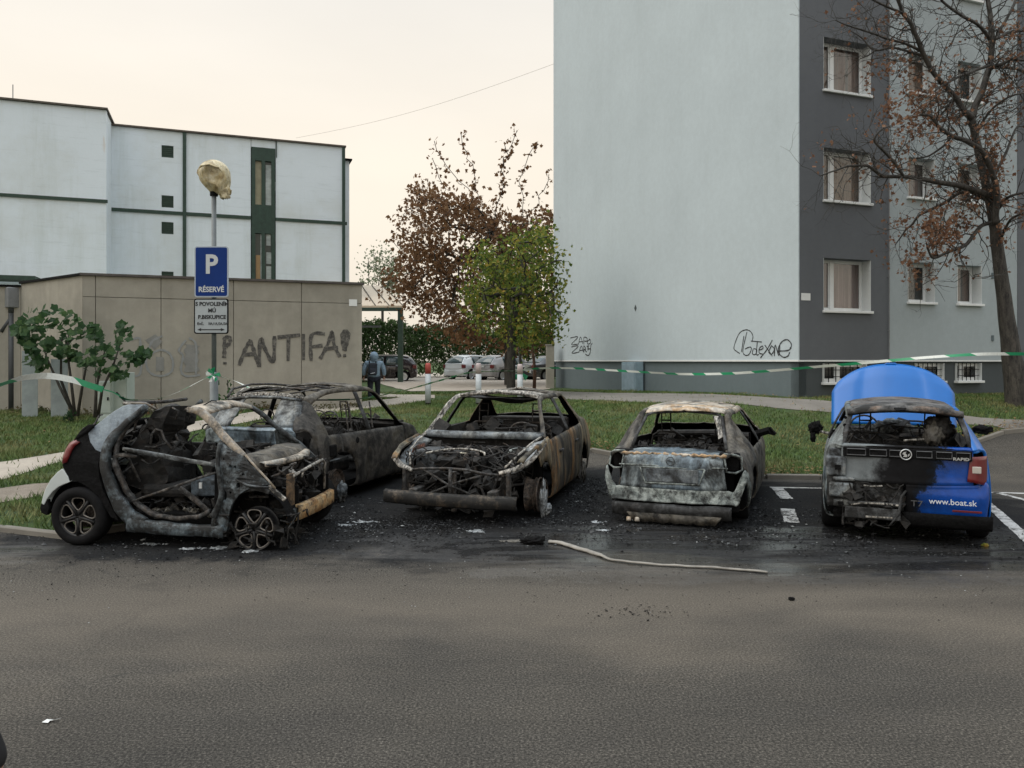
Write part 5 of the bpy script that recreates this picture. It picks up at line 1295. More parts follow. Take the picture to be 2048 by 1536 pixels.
# spoiler lip, roof aerial, wiper
q = MB(); vs = []; fs = []
for i in range(41):
    y = -.56+1.12*i/40; 
    for (dx, dz) in ((.40, .0), (.30, .006), (.25, -.03), (.33, -.05)): vs.append((dx+.10*abs(y)**2+.03, y, 1.405-.055*(y/.56)**2+dz))
for i in range(40):
    for j in range(3): a = i*4+j; fs.append((a, a+1, a+5, a+4))
o = mk('spoiler', vs, fs, m_burntroof, car5, True); o.modifiers.new('t', 'SOLIDIFY').thickness = .012
q = MB(); q.add([(.27, .10, 1.385), (.27, -.16, 1.352), (.26, .03, 1.368)], [(0, 1, 2)]); q.add([(.30, .10, 1.40), (.24, .08, 1.375), (.24, -.0, 1.38), (.29, -.02, 1.40)], [(0, 1, 2, 3)]); o = q.build('torn_spoiler_flap', m_black, car5); o.modifiers.new('t', 'SOLIDIFY').thickness = .006
# black slotted strip under the window with badge and lettering
q = MB(); q.box((.012, -.60, .885), (.05, .60, .985)); q.build('trim_strip', m_black, car5, bevel=.008)
m_slot = plain('sooty_grey_slot_edge', (.075, .078, .082), .6, var=.4, scale=12)
for (y0, y1) in ((.38, .56), (.18, .34), (.04, .15), (-.24, -.10), (-.42, -.28), (-.58, -.46)):
    q = MB(); q.tube([(.008, y0, .905), (.008, y1, .905), (.008, y1, .968), (.008, y0, .968), (.008, y0, .905)], .006, 5); q.build('slot', m_slot, car5)
m_chrome = plain('dull_chrome', (.62, .64, .65), .3, .6, var=.15, scale=30)
badge_ring(car5, (.000, 0.0, .93), .052, m_chrome)
q = MB(); q.lathe([(0, 0), (.045, 0), (.045, .006)], 20, Matrix.Translation((.004, 0, .93)) @ Matrix.Rotation(R(90), 4, 'Z')); q.build('badge_disc', m_black, car5)
q = MB()    # winged arrow
yy = lambda a: a
q.add([(-.004, .028, .905), (-.004, -.012, .905), (-.004, -.012, .925), (-.004, .004, .945), (-.004, -.006, .962), (-.004, .022, .955), (-.004, .034, .935), (-.004, .012, .925)], [(0, 1, 2, 7), (7, 2, 3, 6), (6, 3, 4, 5)]); q.add([(-.004, -.018, .905), (-.004, -.036, .925), (-.004, -.034, .945), (-.004, -.020, .93)], [(0, 1, 2, 3)]); q.build('badge_emblem', m_chrome, car5)
def rearM(x, y, z, tilt=0): return Matrix.Translation((x, y, z)) @ Matrix.Rotation(R(-90), 4, 'Z') @ Matrix.Rotation(R(90-tilt), 4, 'X')
text_obj('lettering', 'RAPID', .042, m_chrome, car5, rearM(.002, -.50, .905), sx_=1.25, bold=.001)
m_wtext = plain('white_lettering', (.62, .66, .72), .5)
text_obj('lettering', 'www.boat.sk', .080, m_wtext, car5, rearM(-.035, -.42, .47), ext=.002, bold=.0008)
text_obj('lettering', 'T7', .085, m_slot, car5, rearM(-.012, -.10, .43), sx_=1.2)
# tail lamp right
m_red = NM('red_lamp_glass'); m_red.set((.13, .006, .008), .3, 0, coat=.3); m_red = m_red.m
m_clearlamp = plain('clear_lamp_glass', (.50, .47, .42), .2)
q = MB(); vs = []; fs = []
for i in range(9):
    t = i/8
    for j in range(9):
        u = j/8; y = -.585-.15*u; x = .048+.22*max(0, u-.25)**1.5; z = .68+.25*t
        yy_ = y+(.03*(1-t) if j == 0 else 0); vs.append((x+.02*t-.012, yy_, z-(.05*u*(1-t))))
for i in range(8):
    for j in range(8): a = i*9+j; fs.append((a, a+9, a+10, a+1))
o = mk('tail_lamp', vs, fs, m_red, car5, True); o.modifiers.new('t', 'SOLIDIFY').thickness = .02
q = MB(); q.box((.020, -.68, .765), (.034, -.60, .835)); q.build('lamp_lens', m_clearlamp, o, bevel=.01)
q = MB(); q.box((-.018, -.68, .372), (-.004, -.42, .392)); q.build('reflector', m_red, car5, bevel=.004)
q = MB(); vs = []; fs = []      # black lower bumper valance
for i in range(31):
    y = -.78+.80*i/30
    for (dx, z) in ((.0, .335), (-.005, .29), (.01, .22), (.04, .19)): vs.append((dx+.02+.28*max(0, abs(y)-.55)**1.4, y, z))
for i in range(30):
    for j in range(3): a = i*4+j; fs.append((a, a+1, a+5, a+4))
o = mk('bumper_valance', vs, fs, m_black, car5, True); o.modifiers.new('t', 'SOLIDIFY').thickness = .015
q = MB(); pts = [(-.02, .0, .56), (-.03, .04, .50), (-.04, .055, .42), (-.035, .06, .34), (-.03, .10, .26), (-.02, .16, .18)]; q.tube(pts, [.012, .014, .016, .014, .012, .008], 7); q.build('melted_bumper_edge', m_darksteel, car5, True)
# burnt left rear: bare panel, beam, lamp recess
q = MB(); vs = []; fs = []
for i in range(21):
    for j in range(9):
        y = .02+.74*i/20; z = .34+.34*j/8; vs.append((.055+.10*max(0, (y-.5))**1.3+.014*noise.noise((y*7, z*9, 2)), y, z))
for i in range(20):
    for j in range(8): a = i*9+j; fs.append((a, a+1, a+10, a+9))
o = mk('rear_panel', vs, fs, m_darksteel, car5, True); o.modifiers.new('t', 'SOLIDIFY').thickness = .012
q = MB(); q.box((.0, .50, .45), (.07, .74, .60)); q.box((.01, .48, .62), (.07, .70, .665)); q.box((.02, .57, .67), (.10, .77, .88)); q.box((.02, .50, .34), (.08, .70, .42)); q.build('bare_corner_bracket', m_ashsteel, car5, bevel=.02)
q = MB(); q.box((-.004, .62, .74), (.03, .68, .79)); q.box((-.004, .60, .37), (.02, .65, .40)); q.split('bracket_hole', m_black, car5)
q = MB(); q.tube([(-.01, .02, .40), (-.015, .3, .405), (-.01, .55, .40)], .018, 6, flat=1.4); q.box((-.03, .05, .24), (.02, .58, .36)); q.build('bumper_beam', m_darksteel, car5, bevel=.02)
q = MB(); q.tube([(-.025, .05, .40), (-.03, .2, .41), (-.025, .42, .405), (-.02, .52, .38)], .010, 5); q.tube([(-.02, .12, .27), (-.03, .38, .265)], .012, 5); q.tube([(-.02, .22, .595), (-.03, .32, .585), (-.02, .40, .59)], .008, 5); q.split('pale_scorched_edge', m_streak, car5)
junk('hanging_melted_trim', car5, ((-.01, .02, .16), (.10, .60, .62)), 40, 61, m_int, lump=22, lumpsize=(.01, .05))
# interior
q = MB(); q.box((.2, -.70, .2), (3.9, .70, .26)); q.box((.2, -.66, .26), (.75, .66, .78)); q.box((2.95, -.7, .2), (3.08, .7, .90)); q.split('floor_pan', m_black, car5)
q = MB(); q.box((.95, -.62, .4), (1.4, .62, .55)); q.box((.88, -.62, .5), (1.0, .62, .95)); q.build('rear_bench', m_int, car5, bevel=.05)
seat(car5, 1.8, .36, .45, m_int, h=.55); seat(car5, 1.8, -.36, .45, m_int, h=.55)
steering(car5, 2.45, .36, 1.0, 1, m=m_frame)
q = MB(); q.box((2.7, -.68, .62), (3.05, .68, 1.0)); q.build('dashboard', m_int, car5, bevel=.05)
melt('hanging_headlining', car5, (.50, -.36, 1.18), .10, .13, .15, 17, m_int); melt('hanging_headlining', car5, (.42, -.30, 1.10), .06, .10, .12, 19, m_brownsteel)
melt('burnt_airbag', car5, (2.4, .05, 1.02), .10, .24, .10, 23, m_ashsteel)
q = MB(); q.tube([(.3, .0, 1.05), (.5, -.3, 1.06), (.75, -.38, 1.04)], .012); q.tube([(.55, .5, 1.33), (.9, .1, 1.36), (1.1, -.1, 1.36)], .014, 6, flat=2); q.build('charred_strut', m_streak, car5)
junk('charred_wiring', car5, ((.4, -.6, .75), (2.8, .6, 1.10)), 60, 62, m_int, lump=8)
# engine bay lump and raised bonnet
q = MB(); q.box((3.15, -.55, .3), (3.85, .55, .78)); q.build('engine_block', m_black, car5, bevel=.05)
HL = .95; hx0, hz0 = 2.92, 1.00; ang = R(60)
def bon(u, v, d=0):      # u along the bonnet from hinge, v across (-1..1)
    half = .76*(1-.10*max(0, u-.75)/.25)
    wv = v*half; L_ = u*HL*(1-.30*abs(v)**2.6*(1 if u > .5 else u*2)); crown = .09*(1-v*v)-.05*max(0, u-.8)*5*.5
    return Vector((hx0+L_*math.cos(ang)-(crown+d)*math.sin(ang), wv, hz0+L_*math.sin(ang)+(crown+d)*math.cos(ang)*.6))
vs = []; fs = []; n1, n2 = 24, 36
for i in range(n1+1):
    for j in range(n2+1):
        v = -1+2*j/n2; u = i/n1; r_ = .022*(1/(1+math.exp(-(abs(v)-.62+.10*u)*40)))-.012*math.exp(-((abs(v)-.5)/.22)**2); vs.append(bon(u, v, r_+(-.025 if i == n1 or j in (0, n2) else 0)))
for i in range(n1):
    for j in range(n2): a = i*(n2+1)+j; fs.append((a, a+1, a+n2+2, a+n2+1))
o = mk('bonnet', vs, fs, m_blue, car5, True); o.modifiers.new('t', 'SOLIDIFY').thickness = .03
q = MB(); q.tube([bon(1.0, -.12, .01), bon(1.02, -.08, .02), bon(1.02, .08, .02), bon(1.0, .12, .01)], .014); q.build('bonnet_latch', m_blue, car5)
# mirrors
q = MB(); q.tube([(2.60, -.80, .96), (2.60, -.95, .99)], .02); q.build('mirror_arm', m_black, car5)
o = melt('mirror', car5, (2.58, -1.03, 1.02), .055, .10, .06, 2, m_black); melt('melted_mirror', car5, (2.50, .98, .98), .06, .085, .08, 29, m_black); melt('melted_mirror', car5, (2.46, 1.0, .86), .03, .035, .07, 31, m_black)
q = MB(); q.tube([(2.52, .78, .90), (2.50, .94, .94)], .022, 6); q.build('mirror_arm', m_streak, car5)
for (x, s) in ((.74, -1), (.74, 1), (3.34, -1), (3.34, 1)): wheel(car5, (x, s*.73, .31), .31, .20, 'spokes', True, m_darksteel, s)
q = MB()
for s in (-1, 1):
    for ax in (.74, 3.34): q.box((ax-.36, s*.56-.01, .2), (ax+.36, s*.56+.01, .66))
q.split('inner_arch', m_black, car5)
q = MB(); q.box((.1, .53, .70), (.12, .74, .96)); q.build('lamp_recess', m_ashsteel, car5, bevel=.03)
# ================================================================ doorless burnt two seater (1st)
yaw1 = 96.3; H1 = Vector((math.sin(R(yaw1)), math.cos(R(yaw1)), 0)); L1v = Vector((-H1.y, H1.x, 0))
O1 = Vector((-4.47, 8.05, 0))+L1v*.76
car1 = carroot('burnt_two_seater_car', O1.x, O1.y, yaw1, 'doorless burnt out two seater seen from its side, with white rear corner and black wheels')
def lp(px, py, y):         # local point on the lengthwise plane at offset y that shows at this pixel
    d = Vector(((px-1024)/F, 1, (HY-py)/F)); o = Vector((0, 0, CH)); t = (y+(O1-o).dot(L1v))/d.dot(L1v); w_ = o+d*t-O1
    return Vector((w_.dot(H1), y, w_.z))
def a1(cx, cy, y=-.76): return lp(60+cx*.2474, 740+cy*.2474, y)
def a2(cx, cy, y=-.76): return lp(340+cx*.2474, 740+cy*.2474, y)
def lean(v, s=-1):         # body side leans in with height
    k = max(0, v.z-.85); return Vector((v.x, s*(.76-.26*k-.10*k*k), v.z))
def sweep(pts, wid, th, n=3, sub=5, rows=12, nz=.0, side=None):
    """flat rounded band along pts in the x-z plane, width in that plane, thickness across y"""
    P_ = [Vector(p) for p in pts]; out = []; W_ = wid if isinstance(wid, list) else [wid]*len(P_); ww = []
    for i in range(len(P_)-1):
        for k in range(sub):
            t = k/sub; out.append(cr(P_[max(0, i-1)], P_[i], P_[i+1], P_[min(len(P_)-1, i+2)], t)); ww.append(W_[i]*(1-t)+W_[i+1]*t)
    out.append(P_[-1]); ww.append(W_[-1]); q = MB(); vs = []; fs = []
    for i, p in enumerate(out):
        d = out[min(i+1, len(out)-1)]-out[max(i-1, 0)]; d.y = 0; d.normalize(); nn = Vector((-d.z, 0, d.x))
        for k in range(rows):
            a = 2*math.pi*k/rows; ca, sa = math.cos(a), math.sin(a); ca = math.copysign(abs(ca)**.6, ca); sa = math.copysign(abs(sa)**.6, sa)
            v = p+nn*ww[i]/2*ca+Vector((0, th/2*sa, 0)); v += Vector((noise.noise(v*7), noise.noise(v*7+Vector((5, 5, 5))), noise.noise(v*8+Vector((0, 9, 0)))))*nz; vs.append(v)
    for i in range(len(out)-1):
        for k in range(rows): a = i*rows+k; b = i*rows+(k+1) % rows; fs.append((a, b, b+rows, a+rows))
    fs += [tuple(reversed(range(rows))), tuple(range(len(out)*rows-rows, len(out)*rows))]
    q.add(vs, fs); return q
from mathutils.geometry import tessellate_polygon
def plate(name, pts, th, m, parent=None, holes=(), inward=1, nz=.006, sub=2):
    """sheet cut to an outline, with holes, a real thickness and buckling"""
    loops = [[Vector(p) for p in pts]]+[[Vector(p) for p in h] for h in holes]; flat = [v for L in loops for v in L]
    tri = tessellate_polygon([[Vector((v.x, v.z, 0)) for v in L] for L in loops])
    bm = bmesh.new(); bv = [bm.verts.new(v) for v in flat]
    for t in tri:
        try: bm.faces.new([bv[i] for i in t])
        except Exception: pass
    if sub: bmesh.ops.subdivide_edges(bm, edges=bm.edges, cuts=sub, use_grid_fill=True)
    for v in bm.verts: v.co.y += nz*2.2*noise.noise(v.co*4)+nz*noise.noise(v.co*13)
    bmesh.ops.recalc_face_normals(bm, faces=bm.faces)
    me = bpy.data.meshes.new(name); bm.to_mesh(me); bm.free(); me.materials.append(m); o = bpy.data.objects.new(name, me); lk(o, parent or car1)
    s = o.modifiers.new('t', 'SOLIDIFY'); s.thickness = th; s.offset = 0; b = o.modifiers.new('b', 'BEVEL'); b.width = min(.008, th*.4); b.segments = 2; b.limit_method = 'ANGLE'
    return o
m_smgrey = burnt('bare_blue_grey_cell', [(.04,.05,.055), (.085,.11,.125), (.13,.165,.19), (.20,.24,.265), (.07,.085,.095)], 4.5, .42, rough=.6, fine=.5)
m_smdark = burnt('dark_cell_metal', [(.02,.022,.024), (.06,.07,.075), (.10,.12,.13), (.035,.035,.035)], 5, .36, fine=.5)
m_sail = burnt('sail_panel_grey', [(.10,.125,.15), (.17,.21,.25), (.24,.29,.33), (.13,.15,.17)], 2.2, .05, rough=.5, fine=.2)
m_tanpil = burnt('tan_scorched_pillar', [(.26,.21,.15), (.34,.32,.29), (.40,.33,.25), (.22,.24,.26)], 4, .12, fine=.4)
m_pearl = paint('white_paint', (.55, .60, .60), .35)
A = lambda L, s=-1: [lean(a1(*p), s) for p in L]; B = lambda L, s=-1: [lean(a2(*p), s) for p in L]
# rear quarter, lamp, bumper corner
o = plate('rear_bumper_corner', A([(270,795),(230,825),(180,880),(140,950),(115,1020),(104,1075),(125,1090),(150,1040),(190,985),(245,940),(330,903),(318,860),(290,815)]), .05, m_pearl, nz=.001)
plate('bumper_skirt', A([(104,1075),(96,1115),(108,1150),(150,1172),(170,1120),(150,1040),(125,1090)]), .05, m_black)
plate('rear_quarter_panel', A([(350,556),(300,615),(268,700),(268,775),(290,815),(318,860),(330,903),(400,905),(480,945),(560,1020),(620,1120),(660,1190),(720,1215),(650,1075),(600,970),(570,880),(560,760),(570,672),(520,650),(455,590),(432,520),(470,465),(410,480)]), .03, m_black)
plate('sail_panel', A([(432,520),(470,470),(520,420),(600,350),(660,308),(710,290),(858,290),(850,318),(760,410),(690,480),(630,560),(575,672),(520,652),(462,590)]), .035, m_sail, nz=.003)
q = MB()   # lamp wrapped round the corner
vs = []; fs = []; L_ = [(345,574),(300,606),(280,650),(268,705),(270,760)]; Rr = [(385,585),(350,615),(330,655),(318,700),(306,745)]
for (a, b) in zip(L_, Rr):
    p0, p1 = lean(a1(*a)), lean(a1(*b)); vs += [p0+Vector((-.035, .16, 0)), p0+Vector((-.015, .03, 0)), (p0+p1)/2+Vector((0, -.022, 0)), p1+Vector((0, -.012, 0))]
for i in range(4):
    for j in range(3): a = i*4+j; fs.append((a, a+1, a+5, a+4))
o = mk('tail_lamp', vs, fs, m_red, car1, True); o.modifiers.new('t', 'SOLIDIFY').thickness = .02
q = MB(); q.box(tuple(vs[1]-Vector((.01, .0, .02))), tuple(vs[1]+Vector((.05, .05, .03)))); q.build('lamp_lens', m_clearlamp, o, bevel=.01)
for s in (1,):      # rear body across the car
    q = MB(); p = [a1(270,795), a1(268,700), a1(350,556), a1(470,465)]
    rows = [[Vector((v.x+.05*(abs(y)/.74)**2-.03, y, v.z)) for y in (-.70, -.4, 0, .4, .70)] for v in p]; q.add([v for r_ in rows for v in r_], [(i*5+j, i*5+j+1, i*5+j+6, i*5+j+5) for i in range(3) for j in range(4)])
    o = q.build('tailgate', m_black, car1, True); o.modifiers.new('t', 'SOLIDIFY').thickness = .03
    q = MB(); p = [a1(270,800), a1(180,880), a1(115,1020), a1(100,1110), a1(108,1150)]
    rows = [[Vector((v.x+.10*(abs(y)/.74)**3-.07, y, v.z)) for y in (-.72, -.4, 0, .4, .72)] for v in p]; q.add([v for r_ in rows for v in r_], [(i*5+j, i*5+j+1, i*5+j+6, i*5+j+5) for i in range(4) for j in range(4)])
    o = q.build('rear_bumper', m_pearl, car1, True); o.modifiers.new('t', 'SOLIDIFY').thickness = .03
q = MB(); q.tube([lean(a1(440,480)), lean(a1(470,430)), lean(a1(485,375)), lean(a1(512,368))], .010, 5); q.build('wiper_stub', m_frame, car1)
q = sweep([lean(a1(350,556)), lean(a1(385,505)), lean(a1(430,470)), lean(a1(475,466))], [.03, .05, .06, .04], .05); q.build('curled_seal', m_black, car1, True)
# safety cell ring round the door opening, both sides
for s in (-1, 1):
    mm = m_smgrey if s < 0 else m_smdark
    ring = A([(855,300),(740,420),(655,520),(610,600),(600,700),(620,830),(665,960),(730,1080),(815,1190),(930,1245)], s)
    sweep(ring, [.045,.07,.085,.085,.085,.10,.125,.15,.16,.14], .085, nz=.012).build('safety_cell_ring', mm, car1, True)
    ring2 = A([(845,330),(735,450),(680,540),(655,640),(668,760),(710,880),(770,990),(840,1080),(930,1150),(1050,1190),(1200,1205),(1340,1190),(1440,1145)], s)
    o_ = sweep([v+Vector((0, -s*.05, 0)) for v in ring2], [.03,.035,.035,.04,.05,.05,.05,.045,.045,.04,.045,.05,.05], .06, nz=.010).build('door_frame', m_frame if s < 0 else m_black, car1, True)
    sill = A([(800,1235),(950,1262),(1150,1282),(1350,1296),(1570,1305)], s)
    sweep(sill, [.17,.14,.13,.125,.13], .10, nz=.010).build('sill', mm, car1, True)
# near A-post and inner wing with punched holes
def hole(cx, cy, r_, k=1.0, n=8): return [lean(a2(cx+r_*math.cos(2*math.pi*i/n), cy+r_*k*math.sin(2*math.pi*i/n))) for i in range(n)]
post = [(385,575),(470,640),(585,700),(650,770),(740,850),(815,925),(735,940),(640,962),(560,1010),(505,1085),(475,1180),(462,1350),(330,1330),(345,1200),(400,1100),(408,980),(400,880),(378,780),(372,660)]
for s in (-1, 1):
    hs = [hole(448,1010,22,1.9), hole(500,775,10), hole(535,778,10), hole(470,900,9), hole(562,930,16,1.6), hole(500,990,9), hole(380,1250,8), hole(415,1260,8), hole(600,840,14), hole(440,720,8,1.5)]
    pp = B(post, s)
    if s > 0: hs = []
    plate('front_inner_wing', pp, .05, m_smgrey if s < 0 else m_smdark, holes=hs, nz=.010)
    sweep(B([(395,590),(392,700),(405,800),(420,900),(425,1000),(400,1090),(360,1180)], s), [.05,.05,.045,.05,.05,.06,.08], .12, nz=.01).build('hinge_post', m_smdark, car1, True)
q = MB(); q.tube([lean(a2(545,880))-Vector((0,.04,0)), lean(a2(640,925))-Vector((0,.045,0)), lean(a2(740,940))-Vector((0,.05,0)), lean(a2(820,940))-Vector((0,.05,0))], [.010, .012, .014, .010], 6); q.build('wing_crease', m_ashsteel, car1, True)
o = sweep([lean(a2(800,935)), lean(a2(850,985)), lean(a2(930,1050))], [.04,.045,.05], .03, nz=.01).build('bracket', m_streak, car1, True)
q = MB(); q.tube([lean(a2(600,690)), lean(a2(690,780), -1), lean(a2(800,900)), lean(a2(850,960))], .012, 6); q.build('wing_edge', m_tanpil, car1, True)
# windscreen frame
def scr(cx, cy, y): return a2(cx, cy, y)
nb, nt_ = scr(600, 700, -.70), scr(165, 322, -.56)
npil = [scr(150,318,-.54), scr(240,335,-.56), scr(330,410,-.60), scr(430,530,-.64), scr(520,625,-.68), scr(600,700,-.71)]
sweep(npil, [.06,.085,.085,.08,.075,.06], .07, nz=.004).build('windscreen_pillar', m_tanpil, car1, True)
fp_ = [Vector((v.x, -v.y, v.z)) for v in npil]
sweep(fp_[1:], [.05,.05,.05,.05,.04], .06, nz=.004).build('windscreen_pillar', m_smdark, car1, True)
a_, b_ = npil[1], fp_[1]; q = MB(); vs = []; fs = []
for i in range(21):
    t = i/20; c = a_.lerp(b_, t); bow = math.sin(math.pi*t); c = c+Vector((.05*bow, 0, .05*bow))
    for (dx, dz) in ((-.17, .030), (-.06, .035), (.05, .0), (.07, -.035)): vs.append(c+Vector((dx, 0, dz+.006*noise.noise((t*9, dx*20, 3)))))
for i in range(20):
    for j in range(3): a = i*4+j; fs.append((a, a+1, a+5, a+4))
o = mk('windscreen_header', vs, fs, m_tanroof, car1, True); o.modifiers.new('t', 'SOLIDIFY').thickness = .02
q = MB(); q.tube([a_+Vector((-.06, .1, .03)), a_+Vector((0, .25, .10)), a_+Vector((.02, .32, .09))], .006, 5); q.build('wire_scrap', m_black, car1)
# scuttle / dash top
q = MB(); vs = []; fs = []; base = npil[-1]
for i in range(25):
    t = -1+2*i/24; y = .70*t
    for j, (dx, dz) in enumerate(((-.28, .02), (-.12, .05), (.04, .03), (.10, -.03), (.10, -.10))):
        x = base.x+dx+.10*(1-t*t); vs.append((x, y, base.z-.05+dz+.012*noise.noise((x*9, y*6, j))))
for i in range(24):
    for j in range(4): a = i*5+j; fs.append((a, a+1, a+6, a+5))
o = mk('scuttle', vs, fs, m_brownsteel, car1, True); o.modifiers.new('t', 'SOLIDIFY').thickness = .02
q = MB(); vs = []; fs = []
for i in range(25):
    t = -1+2*i/24; y = .62*t; x = base.x+.14+.13*(1-t*t)
    for (dx, dz) in ((-.07, .0), (.0, .012), (.04, -.005), (.045, -.04)): vs.append((x+dx+.008*noise.noise((y*12, 1, 1)), y, base.z-.075+dz))
for i in range(24):
    for j in range(3): a = i*4+j; fs.append((a, a+1, a+5, a+4))
o = mk('screen_base', vs, fs, m_tanroof, car1, True); o.modifiers.new('t', 'SOLIDIFY').thickness = .012
# rear hoop
q = MB(); p0 = lean(a1(715,285)); p1 = a1(760,268,-.5); p2 = a1(940,272,-.35); p3 = a1(1060,340,-.2)
q.tube([p0, p1, p2, p3], [.02,.022,.022,.018], 7, flat=.7); q.build('roof_hoop', m_tanpil, car1, True)
q = MB(); q.tube([Vector((p0.x, -p0.y, p0.z)), Vector((p1.x+.05, .2, p1.z-.02)), p1], .02, 7); q.tube([lean(a1(845,330)), a1(860,420,-.5), a1(840,500,-.5)], .012, 5); q.tube([a1(935,400,.2), a1(950,450,.2), a1(960,520,.2)], .012, 5); q.build('roof_crossbar', m_frame, car1, True)
q = MB(); q.tube([a1(700,180,.3), a1(730,215,.3), a1(780,262,.2)], .010, 5); q.build('hanging_scrap', m_black, car1)
# seats: charred shells
for (dx, y) in ((0, -.28), (.16, .36)):
    st = empty('seat', (0, 0, 0)); st.parent = car1
    P_ = [a1(1065+0,300,y), a1(1205,290,y), a1(1170,420,y), a1(1110,520,y), a1(1085,590,y), a1(1160,660,y), a1(1180,900,y), a1(1000,1000,y), a1(860,900,y), a1(880,640,y), a1(945,520,y), a1(1000,390,y)]
    P_ = [p+Vector((dx, 0, 0)) for p in P_]; Hh = [[a1(cx, cy, y)+Vector((dx, 0, 0)) for (cx, cy) in L] for L in ([(1020,490),(1060,480),(1090,560),(1000,600)],)]
    bm_o = plate('backrest', P_, .34, m_int, st, holes=Hh, nz=.02)
    q = MB(); ps = [a1(cx, cy, y-.19)+Vector((dx, 0, 0)) for (cx, cy) in ((975,600),(985,520),(1020,480),(1060,490),(1085,560),(1150,640))]; q.tube(ps, .014, 6); ps = [a1(cx, cy, y-.19)+Vector((dx, 0, 0)) for (cx, cy) in ((1180,400),(1200,330),(1150,305))]; q.tube(ps, .010, 6)
    q.tube([a1(930,620,y-.19)+Vector((dx,0,0)), a1(1010,625,y-.19)+Vector((dx,0,0)), a1(1100,590,y-.19)+Vector((dx,0,0))], .012, 6); q.build('seat_frame', m_frame, st, True)
    q = MB(); c = a1(1050, 930, y)+Vector((dx, 0, 0)); q.box((c.x-.1, y-.22, c.z-.10), (c.x+.42, y+.22, c.z+.04)); q.build('seat_pan', m_int, st, bevel=.05)
# door intrusion beams left in the opening
def bar(name, pts, w_, th, m, off=-.03): return sweep([Vector((v.x, v.y+off, v.z)) for v in pts], w_, th, nz=.004).build(name, m, car1, True)
bar('door_beam', [a1(770,635,-.70), a1(1000,675,-.70), a1(1260,725,-.70), a1(1530,768,-.72)], [.035,.05,.05,.04], .035, m_ashsteel)
bar('door_beam', [a1(835,1058,-.70), a1(1100,968,-.70), a1(1380,870,-.70), a1(1520,825,-.70)], [.018,.026,.026,.02], .02, m_frame)
bar('door_beam', [a1(1225,950,-.66), a1(1330,1030,-.66), a1(1455,1135,-.68)], [.05,.055,.05], .03, m_frame)
bar('door_inner_edge', [a1(700,690,-.68), a1(780,685,-.68), a1(870,700,-.67)], [.05,.04,.03], .04, m_frame)
bar('seat_belt_stalk', [a1(800,690,-.55), a1(850,790,-.52), a1(900,900,-.5)], [.02,.03,.02], .02, m_frame)
# dashboard, far door, floor
q = MB(); c0 = a1(1170,580,.55); c1 = a1(1500,745,.55); q.box((c0.x, .50, c1.z), (c1.x, .58, c0.z)); q.build('far_door_panel', m_int, car1, bevel=.02)
q = MB(); q.box((-.2, -.62, .22), (1.75, .62, .32)); q.box((-.35, -.60, .3), (.15, .60, .62)); q.box((1.42, -.66, .22), (1.5, -.1, .80)); q.box((1.42, .25, .22), (1.5, .66, .80)); q.box((1.5, -.5, .3), (1.9, .5, .55)); q.split('floor_pan', m_black, car1)
q = MB(); q.tube([(1.32, -.62, .80), (1.28, 0, .84), (1.32, .62, .80)], .055, 8); q.build('dashboard_tube', m_int, car1)
pl_ = a1(1390, 940, -.3); q = MB(); q.box((pl_.x-.05, -.45, pl_.z-.08), (pl_.x+.28, -.05, pl_.z+.10)); q.build('pedal_box', burnt('slate_pedal_box', [(.03,.04,.05),(.10,.13,.16),(.05,.06,.07)], 7, .2), car1, bevel=.02)
q = MB(); p = a1(1380,935,-.5); q.box((p.x-.02, -.5, p.z-.03), (p.x+.01, -.48, p.z+.03), None); q.build('pale_tag', m_white, car1)
junk('charred_cabin_debris', car1, ((.1, -.6, .28), (1.5, .6, .46)), 120, 71, m_int, lump=90, lumpsize=(.015, .05)); junk('charred_wiring', car1, ((-.1, -.62, .4), (.75, .5, 1.15)), 80, 72, m_int, lump=30, lumpsize=(.02, .06))
junk('pale_cabin_ash', car1, ((.6, -.66, .30), (1.45, .0, .36)), 10, 73, m_brownsteel, lump=34, lumpsize=(.01, .03), r=(.003, .006)); junk('dash_debris', car1, ((.95, -.1, .70), (1.45, .62, .92)), 60, 74, m_int, lump=24)
junk('charred_wiring', car1, ((-.25, -.6, .85), (.35, .6, 1.2)), 36, 79, m_brownsteel, lump=8, lumpsize=(.01, .04), r=(.004, .012))
# nose: cross member, radiator frame, bumper beam
fx = a2(1000, 1100, -.5).x
def fr_(cx, cy, yg): 
    # pixel -> local point on the crosswise plane x = fx
    px, py = 340+cx*.2474, 740+cy*.2474; d = Vector(((px-1024)/F, 1, (HY-py)/F)); o = Vector((0, 0, CH)); t = (fx+(O1-o).dot(H1))/d.dot(H1); w_ = o+d*t-O1; return Vector((fx, w_.dot(L1v), w_.z))
m_rustbeam = burnt('orange_rust_beam', [(.14,.07,.03), (.34,.19,.07), (.42,.30,.16), (.20,.14,.09)], 6, .14)
q = MB(); zc_ = a2(1020,1150,-.5).z; yb0, yb1 = -.52, .50
vs = []; fs = []
for i in range(31):
    y = yb0+(yb1-yb0)*i/30
    for (dx, dz) in ((0, .055), (.035, .05), (.03, .012), (.03, -.012), (.035, -.05), (0, -.055)): vs.append((fx+.05+dx-.05*abs(y)**2*2, y, zc_+dz+.004*noise.noise((y*9, dz*40, 2))))
for i in range(30):
    for j in range(5): a = i*6+j; fs.append((a, a+6, a+7, a+1))
o = mk('bumper_beam', vs, fs, m_rustbeam, car1, True); o.modifiers.new('t', 'SOLIDIFY').thickness = .03
q = MB()
for k in range(6): y = -.30+.13*k; q.box((fx+.068-.1*y*y, y-.02-.01*(k%2), zc_-.035), (fx+.092-.1*y*y, y+.012, zc_+.03-.02*(k%2)))
q.build('beam_slot', m_black, car1, bevel=.006)
